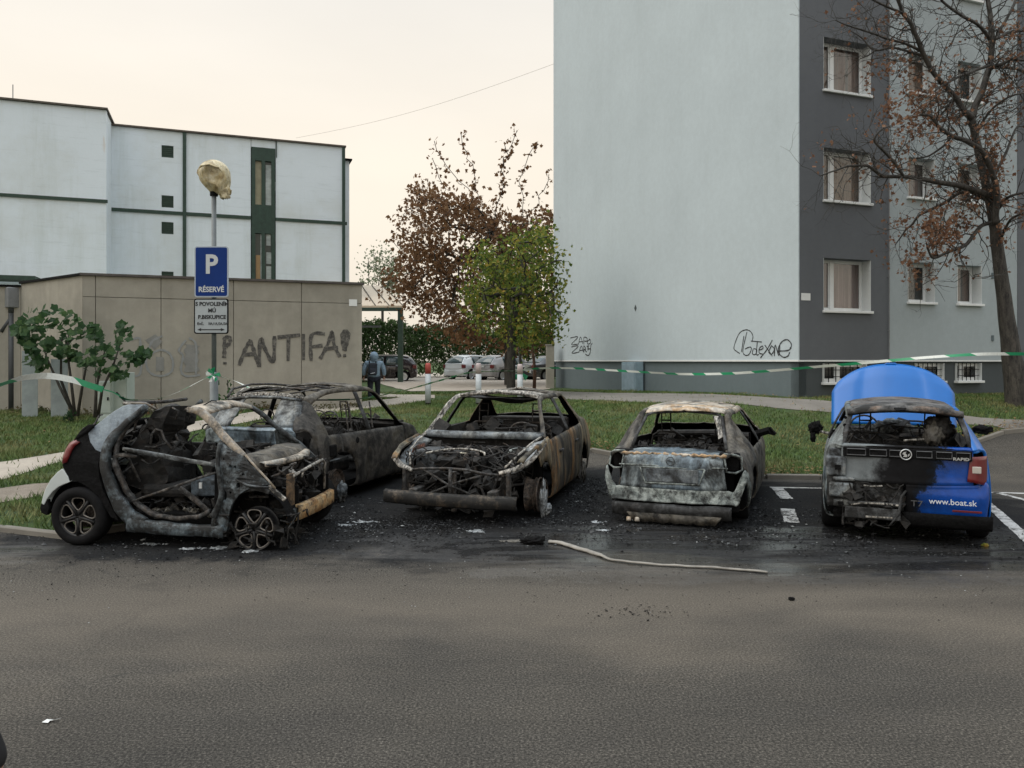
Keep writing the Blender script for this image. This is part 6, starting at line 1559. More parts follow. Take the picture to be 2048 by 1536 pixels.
q = MB(); q.box((fx-.35, -.56, zc_-.05), (fx+.04, -.46, zc_+.05)); q.box((fx-.35, .46, zc_-.05), (fx+.04, .56, zc_+.05)); q.split('crash_box', m_smgrey, car1, bevel=.012)
q = MB(); q.box((fx-.06, -.56, .22), (fx+.0, -.46, zc_+.40)); q.build('radiator_post', burnt('rust_brown_post', [(.06,.04,.025), (.17,.11,.06), (.09,.07,.05)], 7, .2), car1, bevel=.01)
q = MB(); q.tube([(fx, -.52, zc_+.375), (fx+.02, -.1, zc_+.42), (fx, .34, zc_+.44), (fx, .42, zc_+.40), (fx, .40, zc_+.1)], .016, 6); q.tube([(fx, -.22, zc_+.41), (fx, -.28, zc_+.33)], .01); q.build('radiator_frame', m_streak, car1, True)
junk('charred_nose_parts', car1, ((1.62, -.55, .2), (fx-.02, .6, zc_+.42)), 150, 75, m_int, lump=90, lumpsize=(.015, .06)); junk('charred_nose_parts', car1, ((1.7, -.6, .5), (fx, .6, zc_+.50)), 40, 76, m_frame, lump=12, lumpsize=(.01, .035))
junk('loose_melted_bits', car1, ((1.5, -.80, .04), (fx+.1, -.3, .35)), 50, 77, m_int, lump=40, lumpsize=(.01, .04)); melt('melted_headlamp', car1, (fx-.12, -.3, zc_+.36), .06, .06, .05, 33, m_streak)
q = MB()   # front arch liner and rear arch
wf = a2(697, 1292, -.74); 
for (cx, cz, rr_, ya, yb_) in ((wf.x, .27, .33, -.74, -.45), (wf.x, .27, .33, .45, .74), (0, .31, .36, -.72, -.42), (0, .31, .36, .42, .72)):
    vs = []; fs = []
    for k in range(17):
        a = math.pi*k/16; vs += [(cx+rr_*math.cos(a), ya, cz+rr_*math.sin(a)), (cx+rr_*math.cos(a), yb_, cz+rr_*math.sin(a))]
    for k in range(16): fs.append((2*k, 2*k+1, 2*k+3, 2*k+2))
    q.add(vs, fs)
    yy0 = yb_ if ya < 0 else ya; q.box((cx-rr_, yy0-.01, .2), (cx+rr_, yy0+.01, cz+rr_))
q.split('arch_liner', m_black, car1)
sweep([Vector((wf.x+.345*math.cos(a), -.755, .27+.345*math.sin(a))) for a in [math.pi*(1.02-.06*k) for k in range(12)]], .05, .04, nz=.004).build('arch_edge', m_darksteel, car1, True)
wheel(car1, (0, -.70, .30), .30, .20, 'loops', True, side=-1, rimr=.205); wheel(car1, (0, .70, .30), .30, .20, 'loops', True, side=1, rimr=.205)
wheel(car1, (wf.x, -.72, .212), .23, .17, 'loops', False, side=-1, rimr=.212); wheel(car1, (wf.x, .70, .25), .28, .17, 'loops', True, side=1, rimr=.205)
q = MB(); q.lathe([(0, 0), (.13, 0), (.14, .02), (.02, .03)], 24, Matrix.Translation((0, -.66, .30))); q.lathe([(0, 0), (.12, 0), (.13, .02), (.02, .03)], 24, Matrix.Translation((wf.x, -.66, .215))); q.split('brake_disc', m_disc, car1, True)
q = MB(); q.box((-.012, -.775, .288), (.012, -.77, .312), Matrix.Translation((0, 0, .3)) @ Matrix.Rotation(R(45), 4, 'Y') @ Matrix.Translation((0, 0, -.3))); q.build('hub_emblem', m_darksteel, car1)
# ---------------------------------------------------------------- trees
m_brownleaf = leafmat('withered_brown_leaf', [(.32, (.07, .036, .018)), (.48, (.14, .072, .036)), (.6, (.20, .11, .055)), (.75, (.27, .17, .09))], 2.2)
m_rustleaf = leafmat('sparse_rust_leaf', [(.3, (.13, .06, .035)), (.45, (.24, .13, .08)), (.6, (.34, .21, .13)), (.75, (.42, .31, .20))], 5)
m_greenleaf = leafmat('yellowing_green_leaf', [(.30, (.06, .11, .022)), (.38, (.13, .18, .035)), (.43, (.24, .26, .05)), (.50, (.38, .31, .06)), (.57, (.45, .22, .055)), (.62, (.2, .2, .05))], 2.6)
m_hedgeleaf = leafmat('hedge_leaf', [(.3, (.045, .085, .028)), (.5, (.09, .15, .05)), (.7, (.17, .21, .09))], 1.2)
m_paleleaf = leafmat('pale_green_leaf', [(.3, (.12, .16, .10)), (.7, (.24, .28, .18))], 2)
def inpx(x, y, P): return inpoly(x, y, P)
LEAF = [(0, -.5), (.22, -.28), (.50, -.30), (.30, .02), (.36, .30), (0, .5), (-.36, .30), (-.30, .02), (-.50, -.30), (-.22, -.28)]
def leaf_cards(q, c, r_, n, size, rr, shape=4):
    for _ in range(n):
        p = c+Vector((rr.gauss(0, r_), rr.gauss(0, r_), rr.gauss(0, r_)))
        a = Vector((rr.gauss(0, 1), rr.gauss(0, 1), rr.gauss(0, 1))).normalized(); b = a.cross(Vector((rr.gauss(0, 1), rr.gauss(0, 1), rr.gauss(0, 1)))).normalized(); nn = a.cross(b)
        s = size*rr.uniform(.6, 1.25)
        if shape == 4: q.add([p-a*s*.55, p+b*s*.34+nn*s*.12, p+a*s*.55, p-b*s*.34+nn*s*.10], [(0, 1, 2, 3)])
        else: q.add([p-a*s*.5, p+b*s*.30-a*s*.2+nn*s*.1, p+b*s*.45+a*s*.15, p+a*s*.15+b*s*.12+nn*s*.06, p+a*s*.55, p+a*s*.15-b*s*.12, p-b*s*.45+a*s*.15+nn*s*.08, p-b*s*.30-a*s*.2], [(0, 1, 2, 3, 4, 5, 6, 7)])
def grow(base, trunk, pts, rmax, seed, tip=.008, wob=.06):
    """connect attraction points into a branching tree; returns tubes and nodes"""
    nodes = [Vector(p) for p in trunk]; par = [-1]+list(range(len(trunk)-1)); n0 = len(nodes); rr = random.Random(seed)
    top = nodes[-1]; pts = sorted(pts, key=lambda p: (p-top).length)
    d2 = []
    for p in pts:
        best = min(range(len(nodes)), key=lambda i: (nodes[i]-p).length+.28*(nodes[i]-top).length+(2.0 if i < n0-2 else 0))
        a = nodes[best]; L = (p-a).length; k = max(1, int(L/.45)); prev = best
        for t in range(1, k+1):
            q = a.lerp(p, t/k)+Vector((0, 0, .10*L*math.sin(math.pi*t/k)*.5))
            if t < k: q += Vector((rr.gauss(0, wob), rr.gauss(0, wob), rr.gauss(0, wob)))*min(1, L)
            nodes.append(q); par.append(prev); prev = len(nodes)-1
    w_ = [0]*len(nodes); ch = [[] for _ in nodes]
    for i, p_ in enumerate(par):
        if p_ >= 0: ch[p_].append(i)
    for i in range(len(nodes)-1, -1, -1):
        w_[i] = w_[i] or 1
        if par[i] >= 0: w_[par[i]] += w_[i]
    mx_ = w_[0]; rad = [max(tip, rmax*(x/mx_)**.5) for x in w_]
    for i in range(n0): rad[i] = max(rad[i], rmax*(1.1-.35*i/max(1, n0-1)))
    q = MB(); done = set()
    for i in range(len(nodes)):       # chains
        if i in done or (par[i] >= 0 and max(ch[par[i]], key=lambda c: w_[c]) == i): continue
        chain = ([par[i]] if par[i] >= 0 else [])+[i]; j = i
        while ch[j]: j = max(ch[j], key=lambda c: w_[c]); chain.append(j)
        done.update(chain); 
        if len(chain) > 1:
            rs = [rad[c] for c in chain]
            if par[i] >= 0: rs[0] = min(rs[0], rs[1]*1.1)
            q.tube([nodes[c] for c in chain], rs, 6 if rs[0] > .03 else 4, cap=False)
    return q, nodes, par
def px_tree(name, label, base_px, Y, trunk_px, poly, n, depth, rmax, mleaf, leafn, leafs, seed, spikes=(), cat='tree', spread=.22, tip=.008):
    rr = random.Random(seed); x, z0 = base_px; B_ = at(x, HY, Y); B_.z = gh(B_.x, B_.y)-.1
    root = empty(name, B_, 0, label, cat); tr = [B_-B_]+[at(px, py, Y)-B_ for px, py in trunk_px]
    xs = [p[0] for p in poly]; ys = [p[1] for p in poly]; pts = []; cxm = (min(xs)+max(xs))/2; hw = (max(xs)-min(xs))/2
    while len(pts) < n:
        px, py = rr.uniform(min(xs), max(xs)), rr.uniform(min(ys), max(ys))
        if not inpx(px, py, poly): continue
        if noise.noise((px*.030, py*.030, seed)) < (-.02 if seed == 11 else -.12) and rr.random() < .85: continue
        e_ = math.sqrt(max(.05, 1-((px-cxm)/hw)**2)); pts.append(at(px, py, Y+rr.uniform(-1, 1)*depth*e_)-B_)
    core = list(pts)
    sp = []
    for L in spikes:
        for (a, b) in zip(L, L[1:]):
            d = math.hypot(b[0]-a[0], b[1]-a[1]); k = max(2, int(d/14))
            for t in range(k):
                u = t/k; yo = (hash((L[0][0], L[-1][0])) % 7-3)*.15; sp.append(at(a[0]+(b[0]-a[0])*u+rr.gauss(0, 3), a[1]+(b[1]-a[1])*u+rr.gauss(0, 2), Y+yo)-B_)
    q, nodes, par = grow(B_, tr, pts+sp, rmax, seed, tip)
    q.build('trunk', m_bark, root, True)
    q = MB()
    for p in core: leaf_cards(q, p, spread, leafn, leafs, rr, 8)
    for p in sp: leaf_cards(q, p, spread*.45, max(2, leafn//3), leafs, rr, 8)
    o = q.build('crown', mleaf, root); o['kind'] = 'stuff'
    return root
px_tree('brown_tree', 'tall tree with withered dark brown leaves, between the two buildings', (1018, 0), 37, [(1018, 640), (1015, 560), (1005, 480)],
        [(760,592),(768,548),(812,512),(796,480),(802,432),(832,402),(815,372),(850,374),(880,400),(905,396),(935,388),(968,402),(1000,436),(1050,440),(1120,420),(1150,640),(1060,700),(960,700),(880,665),(830,635),(795,612)],
        660, 3.2, .24, m_brownleaf, 16, .22, 5,
        spikes=[[(985,470),(945,400),(905,345),(872,300),(862,268)], [(960,420),(948,345),(912,252)], [(990,450),(1000,380),(1012,320),(1035,245)], [(1050,450),(1040,360),(1062,300),(1085,278)], [(1050,450),(1080,390),(1107,335)], [(900,420),(880,350),(855,300)], [(850,400),(820,365)], [(1000,400),(1010,330),(1007,270)], [(800,500),(770,470)], [(790,560),(745,575)]], spread=.30)
px_tree('green_tree', 'smaller tree with green leaves turning yellow and orange, before the brown tree', (1022, 0), 27, [(1022, 720), (1024, 660), (1030, 600)],
        [(938,575),(948,505),(972,472),(1000,482),(1030,466),(1062,472),(1085,455),(1112,470),(1125,520),(1115,570),(1118,640),(1100,690),(1050,704),(1000,694),(958,664),(935,615)],
        190, 2.2, .17, m_greenleaf, 26, .15, 11, spikes=[[(1105,520),(1130,500)], [(1110,620),(1138,628)], [(1105,560),(1128,570)], [(960,640),(940,668)]], spread=.24)
px_tree('pale_tree', 'pale green thin leaved tree far behind, beside the shelter roof', (765, 0), 66, [(765, 650), (765, 600)],
        [(728,520),(745,500),(790,510),(800,560),(780,590),(735,585)], 90, 2, .12, m_paleleaf, 12, .25, 15, spread=.5)
for (px, lab, sd_) in ((1041, 'slim dark sapling trunk with tape tied round it', 3), (1068, 'thin reddish brown trunk right of the taped sapling', 4)):
    B_ = at(px, HY, 25+sd_); B_.z = gh(B_.x, B_.y)-.1; t = empty('young_tree', B_, 0, lab, 'tree')
    top = at(px-3, 690, 25+sd_)-B_; q = MB(); q.tube([(0, 0, 0), (.03, 0, top.z*.5), top], [.075, .06, .05], 7); 
    q.build('trunk', m_bark if sd_ == 3 else burnt('reddish_bark', [(.06,.03,.02), (.14,.07,.045), (.09,.05,.035)], 6, .1), t, True)
    rr = random.Random(sd_); q = MB()
    for k in range(60): leaf_cards(q, top+Vector((rr.gauss(0, .5), rr.gauss(0, .4), .4+rr.random()*1.3)), .15, 7, .12, rr, 8)
    q2 = q.build('crown', m_greenleaf, t); q2['kind'] = 'stuff'
# hedge of shrubs behind the lane
def hedge(name, label, pts, h, mleaf, seed, n=5200, size=.22, thick=1.1):
    rr = random.Random(seed); P_ = [Vector(p) for p in pts]; root = empty(name, P_[0], 0, label, 'hedge'); q = MB(); L = sum((b-a).length for a, b in zip(P_, P_[1:]))
    for _ in range(n):
        t = rr.random()*L; 
        for a, b in zip(P_, P_[1:]):
            if t <= (b-a).length: break
            t -= (b-a).length
        c = a.lerp(b, t/(b-a).length); top = h*(1+.22*noise.noise((c.x*.5, c.y*.5, seed))+.12*noise.noise((c.x*2, 1, seed)))
        z = top*math.sqrt(rr.random()); off = thick*(rr.random()**.5)*(-1 if rr.random() < .8 else 1)*math.sqrt(max(.1, 1-(z/top)**4))
        p = Vector((c.x+rr.gauss(0, .1), c.y+off, z+gh(c.x, c.y)))-P_[0]; leaf_cards(q, p, .12, 3, size, rr, 4)
    o = q.build('foliage', mleaf, root); o['kind'] = 'stuff'
    q = MB()
    for a, b in zip(P_, P_[1:]):
        for k in range(12):
            c = a.lerp(b, k/12)-P_[0]; q.tube([c+Vector((0, 0, 0)), c+Vector((rr.gauss(0, .2), rr.gauss(0, .2), h*.8))], [.05, .02], 5)
    o = q.build('stems', m_bark, root); o['kind'] = 'stuff'; return root
hedge('hedge', 'tall dark green hedge behind the parked cars across the lane', [at(690, HY, 50), at(900, HY, 52), at(1130, HY, 52)], 3.3, m_hedgeleaf, 4, 9500, .17)
# ---------------------------------------------------------------- large bare tree on the right with rust coloured leaves
TY = 17.5; TB = at(2037, HY, TY); TB.z = gh(TB.x, TB.y)-.15
bt = empty('bare_tree', TB, 0, 'large nearly bare tree with sparse rust coloured leaves, before the block on the right', 'tree')
def tp(px, py, dy=0): return at(px, py, TY+dy)-TB
limbs = [([(2037,830),(2030,760),(2020,690),(2010,610),(1998,520),(1988,440),(1976,380),(1962,320),(1950,270),(1943,236)], [32,28,23,19,16,14,12.5,11,10,9], 0, 0),
 ([(1943,236),(1950,214),(1965,182),(1978,135),(1984,91),(1982,39),(1976,0),(1965,-60),(1950,-130)], [11,9,8.5,8,7.5,7,6,5,3], .3, .8),
 ([(1943,236),(1929,222),(1911,195),(1887,169),(1866,146),(1851,117),(1838,86),(1822,49),(1806,26),(1796,0),(1775,-50)], [9,7.5,7,6.5,6,6,5.5,5,4.5,4,2], -.2, -1.0),
 ([(1990,450),(1993,400),(1990,362),(1976,325),(1958,297),(1931,281),(1903,271),(1879,255),(1864,234),(1840,229)], [9,8.5,8,7.5,6.5,6,5.5,5,4,3], -.3, -1.2),
 ([(1978,395),(1965,386),(1918,372),(1866,362),(1814,353),(1767,354),(1749,341),(1734,332),(1705,331),(1676,339),(1640,352)], [10,8.5,7.5,6.5,5.5,4.5,4,3.5,3,2.3,1.2], -.2, -1.6),
 ([(1806,351),(1788,325),(1767,302),(1747,280),(1762,260),(1785,250)], [4,4,3.5,3,2,1.2], -1.0, -1.4),
 ([(1975,400),(1940,383),(1917,386),(1886,408),(1839,430),(1824,449),(1811,461),(1790,490)], [7,5.5,5,4.5,3.5,3,2.5,1.2], .1, .8),
 ([(1986,445),(1962,452),(1933,489),(1908,500),(1867,516),(1855,499),(1852,486)], [6,5.5,5,4.5,3.5,2.5,1.5], -.1, -.9),
 ([(1986,85),(1996,68),(2028,8),(2045,-40)], [5,4.5,4,3], .3, .9), ([(1988,80),(2017,65),(2048,62),(2110,70)], [5,4.5,4,3], .3, 1.2),
 ([(1984,133),(2005,128),(2023,117),(2048,120),(2100,110)], [5.5,5,4.5,4,3], .3, .0), ([(1984,135),(2028,137),(2060,148),(2120,170)], [5,4.5,4,3], .3, 1.4),
 ([(1979,78),(1955,49),(1918,29),(1887,5),(1860,-30)], [5.5,4.5,4,3.5,2], .3, -.6), ([(1980,130),(1950,141),(1913,156),(1880,175),(1860,190)], [4.5,4,3.5,2.5,1.2], .2, -1.0),
 ([(1844,104),(1814,88),(1775,78),(1740,65),(1697,52),(1670,40)], [4,3.5,3,2.5,1.8,1], -.6, -1.2), ([(1848,112),(1822,105),(1788,95),(1749,101),(1726,78),(1700,62)], [4,3.5,3,2.6,2,1], -.6, -.2), ([(1749,101),(1735,112),(1720,118)], [2.4,1.8,1], -.4, -.4),
 ([(1808,28),(1762,8),(1730,-10)], [3.5,3,2], -.9, -1.2), ([(1911,195),(1895,215),(1880,232),(1872,245)], [4,3,2.5,1.5], -.3, .4), ([(1990,350),(2010,310),(2030,260),(2048,240)], [5,4,3,2], 0, .6), ([(1995,420),(2015,395),(2048,385)], [5,4,3], 0, -.5), ([(2000,480),(2020,440),(2048,425)], [4,3.5,2.5], 0, -.9),
 ([(1950,270),(1975,230),(2000,205),(2030,190),(2060,185)], [4,3.5,3,2.5,2], .1, -.8), ([(1903,271),(1890,290),(1860,310),(1830,318),(1800,330)], [3.5,3,2.5,2,1.2], -.8, -.3), ([(1950,260),(1960,240)], [3, 2], 0, 0)]
rr = random.Random(21); q = MB(); tw = []
for (L, W_, d0, d1) in limbs:
    P_ = [tp(x, y, d0+(d1-d0)*i/(len(L)-1)) for i, (x, y) in enumerate(L)]; out = []; rs = []
    for i in range(len(P_)-1):
        for k in range(4):
            t = k/4; v = cr(P_[max(0, i-1)], P_[i], P_[i+1], P_[min(len(P_)-1, i+2)], t); out.append(v+Vector((noise.noise(v*3), 0, noise.noise(v*3+Vector((7, 7, 7)))))*.02); rs.append((W_[i]*(1-t)+W_[i+1]*t)*.74*TY/F)
    out.append(P_[-1]); rs.append(W_[-1]*.74*TY/F); q.tube(out, rs, 8 if rs[0] > .05 else 5)
    for i, p in enumerate(out):
        if rs[i] < .085: tw += [(p, (out[min(i+1, len(out)-1)]-out[max(0, i-1)]).normalized(), rs[i])]
lq = []
def twig(p, d, r_, L, lvl):
    pts = [p]; n = 5
    for k in range(n):
        d = (d+Vector((rr.gauss(0, 1), rr.gauss(0, 1), rr.gauss(0, 1)))*.26+Vector((0, 0, .03))).normalized(); p = p+d*L/n; pts.append(p)
        if lvl < 2 and rr.random() < .62: twig(p, (d+Vector((rr.gauss(0, 1), rr.gauss(0, 1), rr.gauss(0, 1)))*.75).normalized(), r_*.6, L*rr.uniform(.35, .65), lvl+1)
        lq.append((p, lvl))
    q.tube(pts, [r_*(1-.75*k/n) for k in range(n+1)], 4 if lvl < 2 else 3, cap=False)
for (p, d, r_) in tw:
    k = rr.random()
    if k < .8:
        side = d.cross(Vector((rr.gauss(0, .4), 1, rr.gauss(0, .4)))).normalized()*(1 if rr.random() < .5 else -1)
        twig(p, (d*.6+side*.8+Vector((0, rr.gauss(0, .5), 0))).normalized(), max(.006, min(.016, r_*.4)), rr.uniform(.45, 1.15), 0)
q.build('trunk', m_bark, bt, True)
q = MB(); vs = tp(1971, 391)
hot = [((1830,490),60,.5), ((1790,205),45,.5), ((1770,180),45,.45), ((1850,145),40,.5), ((1865,250),45,.5), ((1820,225),40,.4), ((1960,430),50,.5), ((1930,470),50,.55), ((1895,460),45,.5), ((2020,300),60,.5), ((2025,420),55,.5), ((2010,150),40,.3), ((1730,240),30,.4), ((1615,290),30,.6), ((1850,440),40,.55), ((1880,500),40,.4), ((1990,330),40,.35), ((1790,335),25,.4), ((1975,180),30,.2), ((2035,60),30,.3), ((1950,500),40,.4), ((1760,150),30,.3), ((1855,540),40,.3)]
nl = 0
for (p, lvl) in lq:
    wv = p+TB; px, py = 1024+F*wv.x/wv.y, HY-F*(wv.z-CH)/wv.y; d_ = .05
    for (c, s_, k) in hot: d_ += k*math.exp(-((px-c[0])**2+(py-c[1])**2)/(s_*s_))
    if rr.random() < d_*.26: leaf_cards(q, p, .06, rr.randint(1, 3), .092, rr, 8); nl += 1
o = q.build('crown', m_rustleaf, bt); o['kind'] = 'stuff'
# ---------------------------------------------------------------- large leaved bushes by the concrete wall
m_fig = leafmat('broad_green_leaf', [(.3, (.018, .045, .018)), (.5, (.036, .085, .030)), (.65, (.08, .14, .05)), (.8, (.12, .19, .07))], 1.5)
vsL = []; nL = 28
for k in range(nL):
    a = 2*math.pi*k/nL; r_ = .5*(1-.30*abs(math.sin(a*2.5+.3))**1.2)*(1+.15*math.sin(a)); vsL.append((r_*math.sin(a), -r_*math.cos(a)+.35, .10*r_*math.cos(a*2)))
leafme = bpy.data.meshes.new('leaf'); leafme.from_pydata([(0, .35, .0)]+vsL, [], [(0, k+1, (k+1) % nL+1) for k in range(nL)]); leafme.materials.append(m_fig)
def bush(name, label, Y, base, blobs, stems, n, size, seed, cat='bush'):
    rr = random.Random(seed); B_ = at(base, HY, Y); B_.z = gh(B_.x, B_.y); root = empty(name, B_, 0, label, cat)
    for L in stems:
        q = MB(); q.tube([at(x, y, Y+dy)-B_ for (x, y, dy) in L], [.035-.022*i/(len(L)-1) for i in range(len(L))], 6); q.build('stem', m_bark, root, True)
    for i in range(n):
        c = rr.choice(blobs); a = rr.uniform(0, 6.283); k = math.sqrt(rr.random()); px, py = c[0]+c[2]*k*math.cos(a), c[1]+c[3]*k*math.sin(a)
        p = at(px, py, Y+rr.uniform(-.5, .4))-B_
        o = bpy.data.objects.new('leaf', leafme); lk(o, root); o.location = p; s_ = size*rr.uniform(.6, 1.15); o.scale = (s_, s_, s_)
        o.rotation_euler = (R(rr.uniform(15, 95)), R(rr.uniform(-40, 40)), R(rr.uniform(-70, 70)))
bush('broad_leaved_bush', 'bush with large lobed dark green leaves on bare stems, by the downpipe', 17.0, 145,
     [(70,645,38,28),(120,640,36,22),(140,662,26,26),(95,670,50,30),(60,690,20,20),(115,700,36,18),(60,720,18,14),(80,735,10,14),(130,715,22,14),(40,662,14,16)],
     [[(150,832,0),(120,775,0),(100,730,-.1),(88,700,0)], [(148,832,.1),(122,760,.2),(122,700,.1),(125,670,0)], [(150,832,0),(142,760,.1),(134,700,.1),(138,660,0)], [(155,832,0),(165,770,0),(172,735,-.1),(190,715,0)]], 210, .22, 31)
bush('broad_leaved_bush', 'bush of dark green leaves standing against the pale utility cabinets', 16.3, 195,
     [(215,690,40,30),(245,665,18,16),(190,672,18,14),(240,710,36,28),(205,735,38,24),(180,722,26,14),(165,728,14,8),(260,725,22,14),(285,712,14,10),(222,752,30,14),(182,662,10,10)],
     [[(190,835,0),(192,780,.1),(200,740,0),(210,700,0)], [(196,835,.1),(204,780,.0),(225,735,0),(240,690,0)]], 280, .18, 32)
for (px, py, Y, n, lab, h) in ((140, 832, 16.7, 26, 'low grey green weed at the foot of the lobed leaf bush', .35), (320, 830, 17.0, 14, 'brown dried stalk standing by the concrete wall', .55), (455, 820, 12.6, 40, 'thin leafy climber growing beside the lamp post', .6)):
    B_ = at(px, HY, Y); B_.z = gh(B_.x, B_.y); root = empty('weed', B_, 0, lab, 'weed'); rr = random.Random(px); q = MB(); q2 = MB()
    for k in range(7): t = Vector((rr.gauss(0, .10), rr.gauss(0, .08), h*rr.uniform(.6, 1.1))); q.tube([(0, 0, 0), t*.5+Vector((0, 0, .05)), t], [.008, .006, .003], 4); leaf_cards(q2, t*.9, .05, n//5, .07, rr, 4); leaf_cards(q2, t*.5, .06, n//6, .07, rr, 4)
    if px == 455:
        for k in range(30): leaf_cards(q2, Vector((rr.gauss(0, .06), rr.gauss(0, .06), rr.uniform(.2, 1.35))), .06, 3, .10, rr, 4)
        q.tube([(0, 0, 0), (.05, 0, .6), (.0, 0, 1.4)], .008)
    q.build('stem', m_bark, root); o = q2.build('leaves', m_fig if px != 320 else m_brownleaf, root); o['kind'] = 'stuff'
# leaf litter and weeds along the wall foot
rr = random.Random(9); q = MB()
for i in range(700):
    t = rr.random(); x = -12.5+8.6*t; y = A0.y+(x-A0.x)*UG.y/UG.x-.12-abs(rr.gauss(0, .22)) if x > A0.x else 18.6+(A0.x-x)*.5-abs(rr.gauss(0, .3)); leaf_cards(q, Vector((x, y, ghl(x, y)+.03+abs(rr.gauss(0, .06)))), .03, 2, .07, rr, 4)
o = q.build('wall_foot_weeds', leafmat('dull_weed', [(.3, (.03, .05, .02)), (.5, (.07, .085, .04)), (.7, (.14, .11, .06))], 2)); o['kind'] = 'stuff'
# ---------------------------------------------------------------- lamp post with parking signs
LY = 12.0; LB = at(428, HY, LY); LB.z = gh(LB.x, LB.y)
lampr = empty('street_lamp', LB, 0, 'steel lamp post with melted cream globe and blue parking sign', 'street lamp')
def L_(px, py, dy=0): return at(px, py, LY+dy)-LB
m_pole = plain('weathered_grey_pole', (.16, .18, .19), .6, .2, var=.25, scale=5)
q = MB(); q.tube([(0, 0, 0), (0, 0, L_(428, 752).z)], .062, 16); q.tube([(0, 0, L_(428, 752).z), (0, 0, L_(428, 744).z)], [.062, .042], 16); q.tube([(0, 0, L_(428, 744).z), (0, 0, L_(428, 388).z)], .036, 14); q.build('pole', m_pole, lampr, True)
m_globe = burnt('scorched_cream_plastic', [(.30, .22, .10), (.55, .46, .26), (.66, .60, .42), (.42, .33, .18)], 5, .05, sootc=(.10, .07, .04), rough=.5, fine=.15)
gc = L_(428, 352); bm = bmesh.new(); bmesh.ops.create_uvsphere(bm, u_segments=48, v_segments=32, radius=.245)
for v in bm.verts:
    c = v.co; d = c.normalized()
    if c.z < .05: 
        k = min(1, (.05-c.z)/.28); c.x = c.x*(1-.14*k)+.05*k+.02*noise.noise(c*14); c.y *= (1-.3*k); c.z = c.z*(1+.12*k)+.03*noise.noise(c*9)*k-(.07*k if c.x > .1 else 0)
    q_ = (d-Vector((.15, -.97, -.05)).normalized()).length
    if q_ < .55: v.co -= Vector((.02, -.08, .02))*(1-(q_/.55)**2)**.8*(1+.4*noise.noise(c*12))
dele = [f for f in bm.faces if (f.calc_center_median()-Vector((.05, -.15, .06))).length < .0]
bmesh.ops.delete(bm, geom=dele, context='FACES')
me = bpy.data.meshes.new('globe'); bm.to_mesh(me); bm.free(); me.materials.append(m_globe); me.polygons.foreach_set('use_smooth', [True]*len(me.polygons)); o = bpy.data.objects.new('globe', me); lk(o, lampr); o.location = gc; o.modifiers.new('t', 'SOLIDIFY').thickness = .008
o = melt('melted_drip', lampr, gc+Vector((.17, -.02, -.24)), .09, .06, .11, 6, m_globe); 
q = MB(); q.tube([gc+Vector((-.20, -.12, .05)), gc+Vector((-.12, -.2, .11)), gc+Vector((.02, -.235, .12)), gc+Vector((.14, -.19, .08)), gc+Vector((.20, -.11, -.02))], .014, 7); q.build('globe_fold', m_globe, lampr, True)
q = MB(); q.tube([(0, 0, L_(428, 392).z), (0, 0, L_(428, 384).z)], .06, 14); q.build('lamp_collar', m_black, lampr)
def sign(name, px0, px1, py0, py1, mb, mborder, dy, rad=.035):
    a, b = L_(px0, py1, dy), L_(px1, py0, dy); w_, h_ = b.x-a.x, b.z-a.z; c = (a+b)/2; y = -.075
    def rr_(w2, h2, r_):
        out = []
        for (sx_, sz_, a0) in ((1, 1, 0), (-1, 1, 90), (-1, -1, 180), (1, -1, 270)):
            for k in range(5): t = R(a0+22.5*k); out.append((c.x+sx_*(w2/2-r_)+r_*math.cos(t), c.z+sz_*(h2/2-r_)+r_*math.sin(t)))
        return out
    q = MB(); q.prism(rr_(w_, h_, rad), lambda u, v: Vector((u, y, v)), lambda u, v: Vector((u, y+.02, v))); s_ = q.build(name, mborder, lampr)
    q = MB(); q.prism(rr_(w_-.035, h_-.035, rad*.7), lambda u, v: Vector((u, y-.003, v)), lambda u, v: Vector((u, y-.0005, v))); q.build('sign_face', mb, s_)
    return s_, c, w_, h_, y-.005
m_signblue = plain('reflective_blue', (.003, .030, .17), .5, var=.12, scale=3, spec=.2); m_signwhite = plain('sign_white', (.52, .55, .56), .5, var=.1, scale=6); m_signgrey = plain('sign_back_grey', (.36, .40, .42), .5, var=.1)
m_signborder = plain('pale_border', (.40, .46, .52), .5, var=.1)
s1, c, w_, h_, y = sign('parking_sign', 393, 460, 494, 595, m_signblue, m_signborder, 0)
def sM(x, z): return Matrix.Translation((x, y, z)) @ Matrix.Rotation(R(90), 4, 'X')
text_obj('letter', 'P', .40, m_signwhite, s1, sM(c.x-.0, c.z+.10), sx_=.95, bold=.012)
text_obj('lettering', 'RÉSERVÉ', .112, m_signwhite, s1, sM(c.x, c.z-.275), sx_=.93, bold=.003)
s2, c, w_, h_, y = sign('permit_sign', 392, 460, 598, 668, m_signgrey, m_black, 0)
for (t, dz, sz, sx_) in (('S POVOLENÍM', .185, .082, .98), ('MÚ', .085, .082, 1.0), ('P.BISKUPICE', -.015, .082, .98)): text_obj('lettering', t, sz, m_spray, s2, sM(c.x+.015, c.z+dz), sx_=sx_, bold=.0025)
text_obj('lettering', 'Evč.', .060, m_spray, s2, sM(c.x-.16, c.z-.115), bold=.001); text_obj('lettering', '10A,11A,12A,13A', .055, m_spray, s2, sM(c.x+.10, c.z-.115), sx_=.72, bold=.001)
q = MB(); zz = c.z-.205; q.box((c.x-.17, y-.002, zz-.007), (c.x+.17, y, zz+.007))
for s in (-1, 1): q.add([(c.x+s*.21, y-.001, zz), (c.x+s*.15, y-.001, zz+.024), (c.x+s*.15, y-.001, zz-.024)], [(0, 1, 2)])
q.build('arrow', m_spray, s2)
q = MB()
